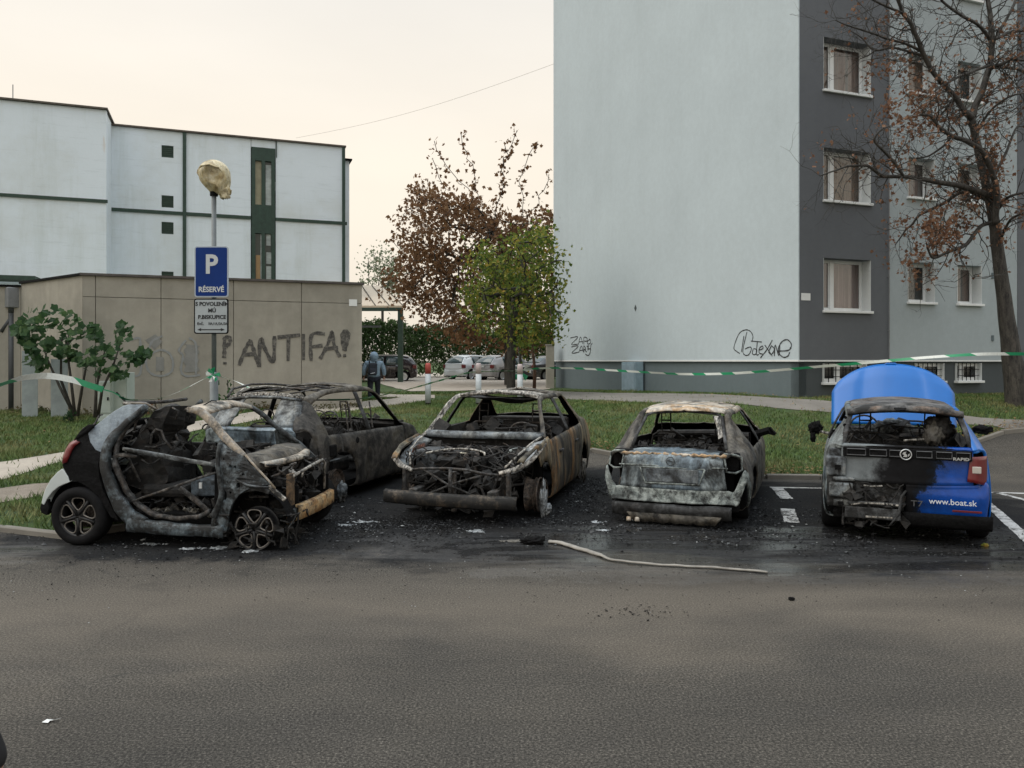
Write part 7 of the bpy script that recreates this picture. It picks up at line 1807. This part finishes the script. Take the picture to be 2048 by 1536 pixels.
for z in (L_(0, 515).z, L_(0, 575).z, L_(0, 612).z, L_(0, 655).z): q.tube([(0, 0, z-.015), (0, 0, z+.015)], .043, 14)
q.build('sign_clamp', m_steel, lampr)['kind'] = 'stuff'
# ---------------------------------------------------------------- barrier tape
m = NM('barrier_tape'); 
s = m.n('ShaderNodeUVMap'); sp_ = m.n('ShaderNodeSeparateXYZ'); m.l(s.outputs[0], sp_.inputs[0])
u_ = m.math('FRACT', m.math('ADD', m.math('DIVIDE', sp_.outputs[0], 1.08), m.math('MULTIPLY', sp_.outputs[1], .10)))
c = m.ramp(u_, [(0., (.015, .27, .12)), (.419, (.015, .27, .12)), (.42, (.66, .70, .67))], 'CONSTANT'); mm_ = m.noise(40, 3, .6); c = m.mix(.3, c, m.ramp(mm_, [(.4, .7), (.6, 1.1)]), 'MULTIPLY')
m_tape = m.set(c, .35)
tapes = empty('barrier_tape', (0, 0, 0), 0, 'green and white barrier tape strung across the whole scene', 'barrier tape')
def tape(pts, w_=.075, twist=None, n=8, u0=0):
    P_ = [at(x, y, Y) for (x, y, Y) in pts]; out = []
    for i in range(len(P_)-1):
        for k in range(n): out.append(cr(P_[max(0, i-1)], P_[i], P_[i+1], P_[min(len(P_)-1, i+2)], k/n))
    out.append(P_[-1]); vs = []; fs = []; uv = []; L = u0
    for i, p in enumerate(out):
        d = (out[min(i+1, len(out)-1)]-out[max(0, i-1)]).normalized(); up = Vector((0, 0, 1)); b = d.cross(up).normalized(); nn = b.cross(d)
        a = twist(i/(len(out)-1)) if twist else 0; v = nn*math.cos(a)+b*math.sin(a)
        if i: L += (p-out[i-1]).length
        vs += [p-v*w_/2, p+v*w_/2]; uv += [(L, 0), (L, 1)]
    for i in range(len(out)-1): fs.append((2*i, 2*i+2, 2*i+3, 2*i+1))
    o = mk('tape_span', vs, fs, m_tape, tapes); ul = o.data.uv_layers.new(name='UVMap')
    for lp_ in o.data.loops: ul.data[lp_.index].uv = uv[lp_.vertex_index]
    o.modifiers.new('t', 'SOLIDIFY').thickness = .0008
    return o
tape([(-60,790,7.2),(0,770,7.3),(40,757,7.5),(80,752,7.7),(110,753,7.8),(150,761,7.9),(180,771,8.0),(206,779,8.1)], .062, lambda t: .75-.9*math.sin(t*2.2)+ .9*(1-t)*(t < .5)*.6)
tape([(206,779,8.1),(225,784,8.3),(240,792,8.4)], .012); tape([(240,794,8.4),(262,800,8.6),(320,797,9.5),(365,780,10.6),(400,762,11.4),(425,750,11.9)], .03, lambda t: 1.2)
tape([(430,750,11.92),(470,762,11.7),(500,776,11.4),(530,787,11.0)], .045, lambda t: 1.0+t, u0=.2); tape([(530,787,11.0),(600,800,11.0),(640,800,11.3),(700,799,11.8),(740,795,13)], .06, lambda t: 1.1)
tape([(740,795,13),(790,785,15),(830,775,17),(880,761,19.5),(940,745,22),(1000,742,24.5),(1036,742,27.8)], .055, lambda t: .8+.3*math.sin(t*9))
tape([(1036,742,27.8),(1060,738,27),(1100,736,26),(1160,737,25),(1230,741,23.5),(1300,745,22),(1360,748,21),(1420,748,20),(1480,746,19),(1560,740,18),(1640,733,17.3),(1700,728,16.8),(1780,721,16.2),(1850,715,15.7),(1910,711,15.4),(1970,708,15.2),(2048,708,15.2),(2120,712,15.2)], .060, lambda t: .5*math.sin(t*14)+(1.1*math.exp(-((t-.32)/.06)**2)))
q = MB(); rr = random.Random(3)
for (c, k) in ((at(430, 749, 11.9), .10), (at(1040, 742, 27.8), .34)):
    for i in range(7):
        d = Vector((rr.gauss(0, 1), -.4, rr.gauss(0, 1))).normalized()*k; n_ = d.cross(Vector((0, 1, 0))).normalized()*k*.28; q.add([c+Vector((0, -.05, 0)), c+d+n_+Vector((0, -.05, 0)), c+d*1.2-n_+Vector((0, -.05, 0))], [(0, 1, 2)])
q.build('tape_knot', plain('green_tape', (.02, .30, .14), .4), tapes)
q = MB()
for (c, k) in ((at(428, 751, 11.9), .09), (at(1046, 740, 27.8), .28)):
    for i in range(5):
        d = Vector((rr.gauss(0, 1), -.4, rr.gauss(0, .8))).normalized()*k; n_ = d.cross(Vector((0, 1, 0))).normalized()*k*.25; q.add([c+Vector((0, -.06, 0)), c+d+n_+Vector((0, -.06, 0)), c+d*1.2-n_+Vector((0, -.06, 0))], [(0, 1, 2)])
q.build('tape_knot', m_white, tapes)
# ---------------------------------------------------------------- pale utility cabinets by the bush
m_pcab = plain('pale_mint_cabinet', (.42, .49, .46), .6, var=.12, scale=4)
for (x0, x1, y0, y1, Y, lab) in ((203, 231, 762, 836, 16.9, 'left narrow pale utility cabinet behind the bush'), (232, 261, 745, 834, 17.0, 'taller pale utility cabinet at the right of the pair'), (46, 74, 702, 826, 17.9, 'faded white board leaning by the downpipe'), (104, 134, 718, 818, 17.9, 'second faded board behind the stems of the lobed leaf bush')):
    a, b = at(x0, HY, Y), at(x1, HY, Y); zt = CH+(HY-y0)/F*Y; c = (a+b)/2; z0 = gh(c.x, Y); r_ = empty('utility_cabinet' if x0 > 200 else 'board', (c.x, Y, z0), 0 if x0 > 200 else R(18), lab, 'cabinet' if x0 > 200 else 'board'); w2 = (b.x-a.x)/2*.99
    if x0 > 200:
        q = MB(); q.box((-w2, -.15, -.05), (w2, .2, zt-z0)); q.build('body', m_pcab, r_, bevel=.01); q = MB(); q.box((-w2+.02, -.165, .28), (w2-.02, -.152, zt-z0-.03)); q.build('door', m_pcab, r_, bevel=.006); q = MB(); q.box((w2*.4, -.18, .55), (w2*.6, -.166, .62)); q.build('lock', m_black, r_)
        q = MB(); q.box((-w2-.01, -.17, -.02), (w2+.01, .21, .22)); q.build('base', m_pcab, r_, bevel=.006)
    else:
        q = MB(); q.box((-w2, -.02, -.05), (w2, .01, zt-z0)); q.build('panel', m_pale_p, r_)
# ---------------------------------------------------------------- bollards
for (px, y0, y1, lab, Y) in ((856, 726, 799, 'white bollard with red top, left of the lane', 21.5), (957, 726, 800, 'white bollard in the middle of the lane entrance', 21.5), (1040, 728, 800, 'white bollard at the foot of the taped sapling', 22.0)):
    a = at(px, y1, Y); zt = at(px, y0, Y).z; z0 = gh(a.x, Y); r_ = empty('bollard', (a.x, Y, z0), 0, lab, 'bollard', 'white bollards across the lane'); h = zt-z0; q = MB(); q.tube([(0, 0, 0), (0, 0, .12*h)], .085, 14); q.build('base', m_black, r_)
    q = MB(); q.tube([(0, 0, .12*h), (0, 0, .76*h)], .08, 14); q.build('shaft', plain('dirty_white_bollard', (.50, .54, .57), .6, var=.25, scale=6), r_, True)
    q = MB(); q.tube([(0, 0, .76*h), (0, 0, .95*h), (0, 0, h)], [.081, .081, .055], 14); q.build('cap', plain('faded_red_cap', (.42, .075, .06) if px == 856 else (.50, .42, .42), .6, var=.2, scale=8), r_, True)
# ---------------------------------------------------------------- shelter with cream roof
SB = at(790, HY, 40); SB.z = gh(SB.x, 40); sh_ = empty('shelter', SB, 0, 'open shelter with cream sheet roof on dark green posts, beyond the concrete wall', 'shelter')
def P(px, py, Y): return at(px, py, Y)-SB
q = MB(); a, b, c, d = P(640, 615, 40), P(806, 615, 40), P(764, 575, 47), P(640, 570, 47); up = Vector((0, 0, .10)); q.add([a, b, c, d, a+up, b+up, c+up, d+up], [(0,3,2,1),(4,5,6,7),(0,1,5,4),(1,2,6,5),(2,3,7,6),(3,0,4,7)]); q.build('roof', plain('cream_sheet_roof', (.60, .50, .38), .6, var=.08), sh_)
q = MB()
for k in range(7): u = k/6; q.tube([a.lerp(b, u)+up*1.15, d.lerp(c, u)+up*1.15], .03, 4)
q.build('roof_rib', m_brownsteel, sh_)['kind'] = 'stuff'
q = MB(); q.box(tuple(P(640, 622, 40)), tuple(P(806, 615, 40)+Vector((0, .15, 0)))); q.build('gutter', m_green, sh_)
for px in (801, 700): q = MB(); t = P(px, 620, 40.1); q.box((t.x-.13, t.y-.1, 0), (t.x+.13, t.y+.1, t.z)); q.build('post', m_green, sh_)
q = MB(); q.box(tuple(P(640, 655, 46)), tuple(P(762, 651, 46)+Vector((0, .1, 0)))); q.build('rail', m_steel, sh_)
# ---------------------------------------------------------------- background parked cars
m_carglass = NM('dark_car_glass'); m_carglass.set((.035, .06, .065), .05, 0, spec=.8); m_carglass = m_carglass.m
def bgcar(name, px, Y, yaw, kind, mp, label, lampm=None, z=None):
    B_ = at(px, HY, Y); z0 = gh(B_.x, Y)+.035; r_ = empty(name, (B_.x, Y, z0), R(90-yaw), label, 'car', 'cars parked beyond the lane')
    def reg(r1, c, s):
        if c <= 1: return 'rear_bumper' if r1 >= 1 else None
        if c in (2, 3): return 'tailgate' if r1 >= 5 else 'rear_wing'
        if c == 4: return 'rear_window' if r1 in (5, 6) else 'rear_wing'
        if c == 9 and r1 >= 5: return 'windscreen'
        if r1 == 3 and c in (6, 8, 9): return 'side_window'
        if r1 == 3 and c == 7: return 'pillar'
        if c <= 9 and r1 >= 4: return 'roof'
        if c in (5,): return 'rear_wing'
        if c == 6: return 'rear_door'
        if c in (7, 8, 9): return 'front_door'
        if c in (10, 11): return 'bonnet' if r1 >= 4 else 'front_wing'
        return 'front_bumper'
    cols = hatch_cols(4.0, W=.83, roof=1.48, belt=.93, glassz=1.0, rz=1.40, tail=.28, gx=.14) if kind == 'hatch' else (hatch_cols(4.5, W=.85, roof=1.46, belt=.92, glassz=.96, rz=1.40, tail=.34, gx=.14) if kind == 'estate' else saloon_cols(4.5, roof=1.42, belt=.92, boot=1.02))
    wx = (.74, 3.30) if kind == 'hatch' else (.92, 3.62)
    shell(dict(cols=cols, zs=.22, central=CENTRAL | {'rear_window', 'windscreen', 'rear_bumper'}), reg, {'*': mp, 'rear_window': m_carglass, 'side_window': m_carglass, 'windscreen': m_carglass, 'pillar': m_black}, r_, n=3, arches=[(wx[0], .31, .37), (wx[1], .31, .37)], seam=.006, thick=.01)
    for x in wx:
        for s in (-1, 1): wheel(r_, (x, s*.72, .31), .31, .19, 'disc', True, m_chrome if kind != 'saloon' else m_steel, s)
    q = MB(); q.box((.2, -.68, .22), (3.7, .68, .55)); q.build('floor_pan', m_black, r_)
    for s in (-1, 1):
        q = MB(); q.box((.06, min(s*.62, s*.80), .72), (.26, max(s*.62, s*.80), .92)); q.build('tail_lamp', lampm or m_red, r_, bevel=.03)
        q = MB(); q.box((3.9, min(s*.5, s*.74), .60), (4.12, max(s*.5, s*.74), .74)); q.build('headlight', m_white, r_, bevel=.03)
        q = MB(); q.box((2.65, s*.98-.1, .98), (2.75, s*.98+.1, 1.10)); q.build('mirror', mp, r_, bevel=.02)
    q = MB(); q.box((-.02, -.26, .50 if kind == 'hatch' else .78), (.015, .26, .60 if kind == 'hatch' else .88)); q.build('number_plate', m_signwhite, r_)
    return r_
mw = paint('white_car_paint', (.62, .66, .68), .3); mg = paint('silver_car_paint', (.30, .30, .31), .3); mbk = paint('black_cherry_paint', (.018, .012, .013), .2); mdk = paint('dark_grey_paint', (.05, .048, .05), .2)
bgcar('parked_car', 835, 42.5, -97, 'hatch', mbk, 'black hatchback seen from its side, behind the person in the hood', z=None)
bgcar('parked_car', 905, 45, 38, 'hatch', mw, 'small white hatchback parked beyond the bollards')
bgcar('parked_car', 962, 43.5, 42, 'estate', mg, 'silver estate car parked right of the white hatchback')
bgcar('parked_car', 1048, 44, 55, 'saloon', mdk, 'dark saloon parked behind the tree trunks')
# ---------------------------------------------------------------- people
def skin(name, V_, E_, R_, m, parent, levels=2, root=0):
    me = bpy.data.meshes.new(name); me.from_pydata(V_, E_, []); me.materials.append(m); o = bpy.data.objects.new(name, me); lk(o, parent)
    md = o.modifiers.new('skin', 'SKIN'); md.use_smooth_shade = True
    for i, r_ in enumerate(R_): me.skin_vertices[0].data[i].radius = r_ if isinstance(r_, tuple) else (r_, r_); me.skin_vertices[0].data[i].use_root = (i == root)
    o.modifiers.new('sub', 'SUBSURF').levels = levels; o.modifiers['sub'].render_levels = levels; return o
m_skin = plain('skin', (.42, .25, .18), .5, var=.05)
def person(loc, rz, label, mj, mt, ms, hood=True, pack=True, s=1.0, stride=.10, mpack=None, mhair=None, flare=0):
    """faces local +y; jacket, trousers and shoes are clothing over one body"""
    r_ = empty('person', loc, rz, label, 'person'); r_.scale = (s, s, s)
    hipx, kx = .09, .10
    LA = [(hipx, 0, .90), (kx, stride*.5, .50), (kx, stride, .09)]; LB_ = [(-hipx, 0, .90), (-kx, -stride*.3, .50), (-kx, -stride, .09)]
    AR = [(.19, 0, 1.42), (.27, -.02, 1.15), (.29, .06, .92)]; AL = [(-.19, 0, 1.42), (-.27, -.02, 1.15), (-.28, .05, .92)]
    V_ = [(0, 0, .94), (0, 0, 1.15), (0, 0, 1.36), (0, 0, 1.46), (0, .01, 1.54), (0, .02, 1.62), (0, .02, 1.70)]; E_ = [(0, 1), (1, 2), (2, 3), (3, 4), (4, 5), (5, 6)]; Q_ = [.13, .12, .14, .06, .06, .085, .07]
    for ch, base, rad in ((LA, 0, (.085, .06, .045)), (LB_, 0, (.085, .06, .045)), (AR, 2, (.055, .042, .032)), (AL, 2, (.055, .042, .032))):
        p = base
        for v, rd in zip(ch, rad): V_.append(v); E_.append((p, len(V_)-1)); Q_.append(rd); p = len(V_)-1
    skin('body', V_, E_, Q_, m_skin, r_)
    # hands with five fingers, closed a little
    for sx_ in (-1, 1):
        w_ = Vector((sx_*.288, .06, .90)); hv = [tuple(w_), tuple(w_+Vector((0, .012, -.05))), tuple(w_+Vector((0, .018, -.085)))]; he = [(0, 1), (1, 2)]; hr = [(.024, .018), (.036, .018), (.034, .016)]
        for k, L in enumerate((.062, .072, .068, .052)):
            o_ = -.026+.0175*k; a = w_+Vector((0, .018+o_, -.088)); b = a+Vector((-sx_*.006, 0, -L*.5)); c = b+Vector((-sx_*.016, 0, -L*.42)); n0 = len(hv); hv += [tuple(a), tuple(b), tuple(c)]; he += [(2, n0), (n0, n0+1), (n0+1, n0+2)]; hr += [.0095, .0085, .007]
        a = w_+Vector((-sx_*.01, .042, -.045)); n0 = len(hv); hv += [tuple(a), tuple(a+Vector((-sx_*.008, .016, -.03)))]; he += [(1, n0), (n0, n0+1)]; hr += [.011, .008]
        skin('hand', hv, he, hr, m_skin, r_, 1)
    # face
    q = MB(); q.add([(-.012, .10, 1.645), (.012, .10, 1.645), (.016, .125, 1.61), (-.016, .125, 1.61), (0, .10, 1.60)], [(0, 1, 2, 3), (3, 2, 4)]); q.build('nose', m_skin, r_, True)
    q = MB(); 
    for sx_ in (-1, 1): q.lathe([(0, 0), (.011, .0), (.012, -.008)], 8, Matrix.Translation((sx_*.032, .105, 1.65)))
    q.build('eyes', m_black, r_)
    # jacket
    V_ = [(0, 0, .86), (0, 0, 1.0), (0, 0, 1.18), (0, 0, 1.36), (0, 0, 1.47)]; E_ = [(0, 1), (1, 2), (2, 3), (3, 4)]; Q_ = [(.20, .15), (.19, .14), (.185, .135), (.19, .12), (.085, .08)]
    for ch in ([(.21, 0, 1.40), (.285, -.02, 1.14), (.295, .06, .94)], [(-.21, 0, 1.40), (-.285, -.02, 1.14), (-.29, .05, .94)]):
        p = 3
        for v, rd in zip(ch, (.082, .068, .052)): V_.append(v); E_.append((p, len(V_)-1)); Q_.append(rd); p = len(V_)-1
    skin('jacket', V_, E_, Q_, mj, r_)
    V_ = [(0, 0, .92)]; E_ = []; Q_ = [(.17, .13)]
    for ch in ([(.10, 0, .82), (kx+.01, stride*.5, .48), (kx+.01, stride, .10)], [(-.10, 0, .82), (-kx-.01, -stride*.3, .48), (-kx-.01, -stride, .10)]):
        p = 0
        for v, rd in zip(ch, (.10, .078, .068+flare)): V_.append(v); E_.append((p, len(V_)-1)); Q_.append(rd); p = len(V_)-1
    skin('trousers', V_, E_, Q_, mt, r_)
    for sx_, st in ((1, stride), (-1, -stride)):
        V_ = [(sx_*.105, st-.06, .06), (sx_*.11, st+.06, .055), (sx_*.12, st+.17, .04)]; skin('shoe', V_, [(0, 1), (1, 2)], [(.045, .055), (.05, .05), (.04, .032)], ms, r_)
    if hood:
        bm = bmesh.new(); bmesh.ops.create_uvsphere(bm, u_segments=20, v_segments=14, radius=1)
        for v in bm.verts: v.co = Vector((v.co.x*.125*(1+.1*noise.noise(v.co*3)), v.co.y*.14-.02, v.co.z*.165+1.63))
        bmesh.ops.delete(bm, geom=[f for f in bm.faces if f.calc_center_median().y > .07 and abs(f.calc_center_median().x) < .08], context='FACES')
        me = bpy.data.meshes.new('hood'); bm.to_mesh(me); bm.free(); me.materials.append(mj); me.polygons.foreach_set('use_smooth', [True]*len(me.polygons)); o = bpy.data.objects.new('hood', me); lk(o, r_); o.modifiers.new('t', 'SOLIDIFY').thickness = .015
        skin('collar', [(0, -.03, 1.45), (0, -.03, 1.52)], [(0, 1)], [(.13, .11), (.11, .10)], mj, r_)
    else:
        bm = bmesh.new(); bmesh.ops.create_uvsphere(bm, u_segments=20, v_segments=14, radius=1)
        for v in bm.verts: v.co = Vector((v.co.x*.10, v.co.y*.115-.012, v.co.z*.12+1.70))
        bmesh.ops.delete(bm, geom=[f for f in bm.faces if f.calc_center_median().y > .05 and f.calc_center_median().z < 1.74], context='FACES')
        me = bpy.data.meshes.new('hair'); bm.to_mesh(me); bm.free(); me.materials.append(m_black); me.polygons.foreach_set('use_smooth', [True]*len(me.polygons)); o = bpy.data.objects.new('hair', me); lk(o, r_)
    return r_
mj = plain('washed_blue_denim', (.22, .31, .40), .85, var=.35, scale=9); mtn = plain('navy_trousers', (.012, .016, .026), .85, var=.3, scale=6)
PY = 24.2; pp = at(748, HY, PY); pz = gh(pp.x, PY)
hgt = (CH+(HY-703)/F*PY-pz)
pr = person((pp.x, PY, pz), R(12), 'person in pale blue hooded jacket with dark backpack, walking away by the concrete wall', mj, mtn, plain('pale_shoes', (.45, .44, .42), .6), s=hgt/1.80, stride=.13)
pr.scale = (hgt/1.8*1.22, hgt/1.8*1.1, hgt/1.8)
bp = empty('backpack', (pp.x-.01, PY-.19*hgt/1.8, pz), R(12), 'dark navy backpack on the back of the hooded person', 'backpack')
k = hgt/1.8; q = MB(); q.box((-.155*k, -.10*k, .98*k), (.155*k, .06*k, 1.40*k)); q.build('bag', plain('navy_nylon', (.020, .026, .04), .7, var=.3), bp, bevel=.045)
q = MB(); q.box((-.11*k, -.145*k, 1.0*k), (.11*k, -.10*k, 1.2*k)); q.build('front_pocket', plain('navy_pocket', (.028, .034, .05), .7), bp, bevel=.02)
q = MB(); q.tube([(.06*k, -.15*k, 1.06*k), (-.08*k, -.155*k, 1.02*k)], .008); q.build('zip', m_chrome, bp)
for s in (-1, 1): q = MB(); q.tube([(s*.11*k, .02*k, 1.38*k), (s*.115*k, .14*k, 1.47*k), (s*.12*k, .30*k, 1.40*k), (s*.14*k, .33*k, 1.2*k), (s*.14*k, .10*k, 1.0*k)], .018, 6, flat=.6); q.build('strap', m_black, bp, True)
# bystander just outside the left edge: only a trouser leg and shoe come into view
mbt = plain('black_trouser_cloth', (.012, .012, .014), .85, var=.25, scale=12)
fpn = person((-2.56, 3.46, 0), R(-82), 'person in black trousers and dark shoe with pale piping, cut by the left edge', plain('black_jacket', (.015, .015, .017), .8), mbt, plain('dark_navy_shoe', (.016, .018, .026), .5, var=.2), hood=False, s=1.0, stride=.30, flare=.012)
# ---------------------------------------------------------------- overhead cable
q = MB(); A_, B_ = at(592, 276, 41.5), at(1107, 128, 33.9); pts = [A_.lerp(B_, t/20)-Vector((0, 0, .35*math.sin(math.pi*t/20))) for t in range(21)]; q.tube(pts, .007, 5)
o = q.build('cable', plain('grey_cable', (.45, .42, .38), .7), None); tag(o, 'thin overhead cable from the white building to the blue gable', 'cable')
# ---------------------------------------------------------------- debris
rr = random.Random(77); q = MB(); qg = MB(); qw = MB()
CARS = [(-3.4, 8.4, 1.9, .9), (-2.3, 9.6, 1.3, 1.2), (-.7, 9.0, 1.9, 1.0), (.9, 10.4, .8, 1.6), (1.6, 8.9, 1.6, .9), (3.0, 9.6, 1.0, 1.5), (4.0, 8.3, 1.7, .9), (-1.2, 8.9, 1.3, .5), (1.3, 11.6, .5, 1.2)]
def chip(q, x, y, z, s, h):
    a = rr.uniform(0, 6.283); n = rr.choice((3, 4, 5)); vs = []; ph = rr.uniform(-.5, .5)
    for k in range(n): t = a+2*math.pi*k/n; r1 = s*rr.uniform(.5, 1.3); vs.append((x+r1*math.cos(t), y+r1*math.sin(t)*.8, z+.003+rr.uniform(0, h)))
    vs.append((x, y, z+h*rr.uniform(.6, 1.6))); q.add(vs, [(k, (k+1) % n, n) for k in range(n)])
for i in range(30000):
    c = rr.choice(CARS); x = c[0]+rr.gauss(0, .55)*c[2]; y = c[1]+rr.gauss(0, .5)*c[3]
    if noise.noise((x*1.6, y*1.9, 8)) < rr.uniform(-.55, .25): continue
    if y < 7.35+.2*math.sin(x*2): continue
    k = rr.random(); s = rr.uniform(.004, .014)*(1 if rr.random() < .95 else 2.2); chip(q if k < .66 else (qg if k < .982 else qw), x, y, 0, s, s*.8)
for i in range(1500): x = rr.uniform(-6, 6); y = 7.5-abs(rr.gauss(0, .7)); chip(q if rr.random() < .85 else qw, x, y, 0, rr.uniform(.003, .010), .006)
for i in range(70): chip(q, .95+rr.gauss(0, .22), 5.9+rr.gauss(0, .10), 0, rr.uniform(.004, .014), .008)
for nm, qq, mm in (('charcoal_chips', q, m_black), ('ash_chips', qg, burnt('grey_ash', [(.02,.02,.022),(.05,.054,.06),(.12,.128,.135)], 9, .15)), ('pale_ash_flakes', qw, plain('pale_ash', (.26, .27, .27), .8, var=.6, scale=9))):
    o = qq.build(nm, mm); o['kind'] = 'stuff'
# melted aluminium runs on the ground
def puddle(px, py, w_, h_, seed, m):
    c = G(px, py); rr2 = random.Random(seed)
    if 0 < seed < 90:
        qq = MB()
        for _ in range(26):
            x, y = rr2.gauss(0, w_*.5), rr2.gauss(0, h_*.5); s_ = rr2.uniform(.006, .03)*(1.2 if abs(x) < w_*.4 else .6); a0_ = rr2.uniform(0, 6); k_ = rr2.randint(5, 8); vv = [Vector((x+s_*rr2.uniform(.5, 1.4)*math.cos(a0_+6.283*t/k_)*1.4, y+s_*rr2.uniform(.5, 1.3)*math.sin(a0_+6.283*t/k_), .003+rr2.uniform(0, .008))) for t in range(k_)]
            vv.append(Vector((x, y, rr2.uniform(.008, .02)))); qq.add(vv, [(t, (t+1) % k_, k_) for t in range(k_)])
        return qq.build('melted_metal', m, None, loc=c)
    n = 26; vs = [Vector((0, 0, .014))]; 
    for k in range(n): t = 2*math.pi*k/n; r1 = 1+.55*noise.noise((math.cos(t)*1.6, math.sin(t)*1.6, seed))+.3*noise.noise((math.cos(t)*5, math.sin(t)*5, seed)); vs.append(Vector((w_*r1*math.cos(t), h_*r1*math.sin(t), .004)))
    for k in range(n): v = vs[k+1]*.55; v.z = .012+.008*noise.noise((v.x*30, v.y*30, seed)); vs.append(v)
    fs = [(k+1, (k+1) % n+1, (k+1) % n+1+n, k+1+n) for k in range(n)]+[(k+1+n, (k+1) % n+1+n, 0) for k in range(n)]
    o = mk('melted_metal', vs, fs, m, None, True, c); return o
PD = [(955,1063,.14,.07,'pale crumpled foil scrap before the front of the wreck facing the camera'), (1192,1046,.11,.06,'white foil scrap left of the saloon with the slate boot lid'), (1206,1062,.10,.03,'flat pale flake below the white foil scrap'), (730,1045,.22,.05,'long run of melted metal beside the nose of the doorless two seater'), (690,1052,.16,.05,'melted metal smear under the orange bumper beam'),
      (380,1100,.16,.04,'melted metal puddle under the sill of the doorless two seater'), (440,1098,.20,.05,'bright melted metal puddle left of the bare front wheel'), (500,1104,.12,.04,'small melted metal puddle touching the bare front wheel'), (300,1090,.22,.03,'thin melted metal streak behind the black rear wheel'), (960,1023,.20,.06,'ash and metal heap under the wreck facing the camera')]
for i, (x, y, w_, h_, lab) in enumerate(PD):
    o = puddle(x, y, w_*.8, h_, i*3.3, m_alu if i != 9 else m_ashsteel); tag(o, lab, 'melted metal', 'scraps of melted metal on the asphalt')
# curved rubber strip lying in front
c = [G(x, y) for (x, y) in ((1098, 1087), (1125, 1090), (1160, 1102), (1195, 1112), (1225, 1123), (1290, 1131), (1360, 1135), (1430, 1139), (1490, 1144), (1540, 1148))]
o0 = c[0].copy(); q = MB(); pts = []
for i in range(len(c)-1):
    for k in range(6): v = cr(c[max(0, i-1)], c[i], c[i+1], c[min(len(c)-1, i+2)], k/6)-o0; pts.append(v+Vector((0, 0, .016+.008*noise.noise(v*6))))
q.tube(pts, [(.034 if i < 20 else .020)*(1+.25*noise.noise((i*.7, 0, 0))) for i in range(len(pts))], 8, flat=.5)
o = q.build('trim_strip', plain('dusty_grey_rubber', (.26, .245, .22), .8, var=.35, scale=9), None, True, loc=o0); tag(o, 'long dusty grey trim strip lying on the asphalt before the wrecks', 'trim strip')
c = G(1066, 1088); o = melt('scrap', None, c+Vector((0, 0, .035)), .12, .06, .045, 44, m_black); tag(o, 'black charred lump at the left end of the grey trim strip', 'scrap')
c = G(1030, 1083); o = puddle(1030, 1083, .17, .05, 91, m_brownsteel); o.name = 'scrap'; tag(o, 'flat brownish grey scrap left of the black charred lump', 'scrap')
c = G(96, 1448); q = MB(); q.add([(-.028, -.008, .004), (-.012, .012, .012), (.02, .016, .006), (.055, .024, .012), (.012, -.004, .010), (.008, -.014, .004), (-.016, -.014, .006)], [(0, 1, 6), (1, 4, 5, 6), (1, 2, 4), (2, 3, 4)]); o = q.build('paper_scrap', m_white, None, loc=c); o.modifiers.new('t', 'SOLIDIFY').thickness = .001; tag(o, 'small torn white paper scrap on the asphalt near the left edge', 'paper')
for (x, y, s_, lab) in ((1583, 1201, .022, 'small black clinker alone on the road right of centre'), (1970, 1093, .03, 'yellow green leaf scrap behind the rear wheel of the blue car')):
    c = G(x, y); o = melt('clinker' if s_ < .03 else 'leaf_scrap', None, c+Vector((0, 0, s_*.4)), s_, s_, s_*.6, x, m_black if s_ < .03 else m_greenleaf); tag(o, lab, 'clinker' if s_ < .03 else 'leaf')
# tree shadowless kerb litter: dead leaves gathered along the kerb
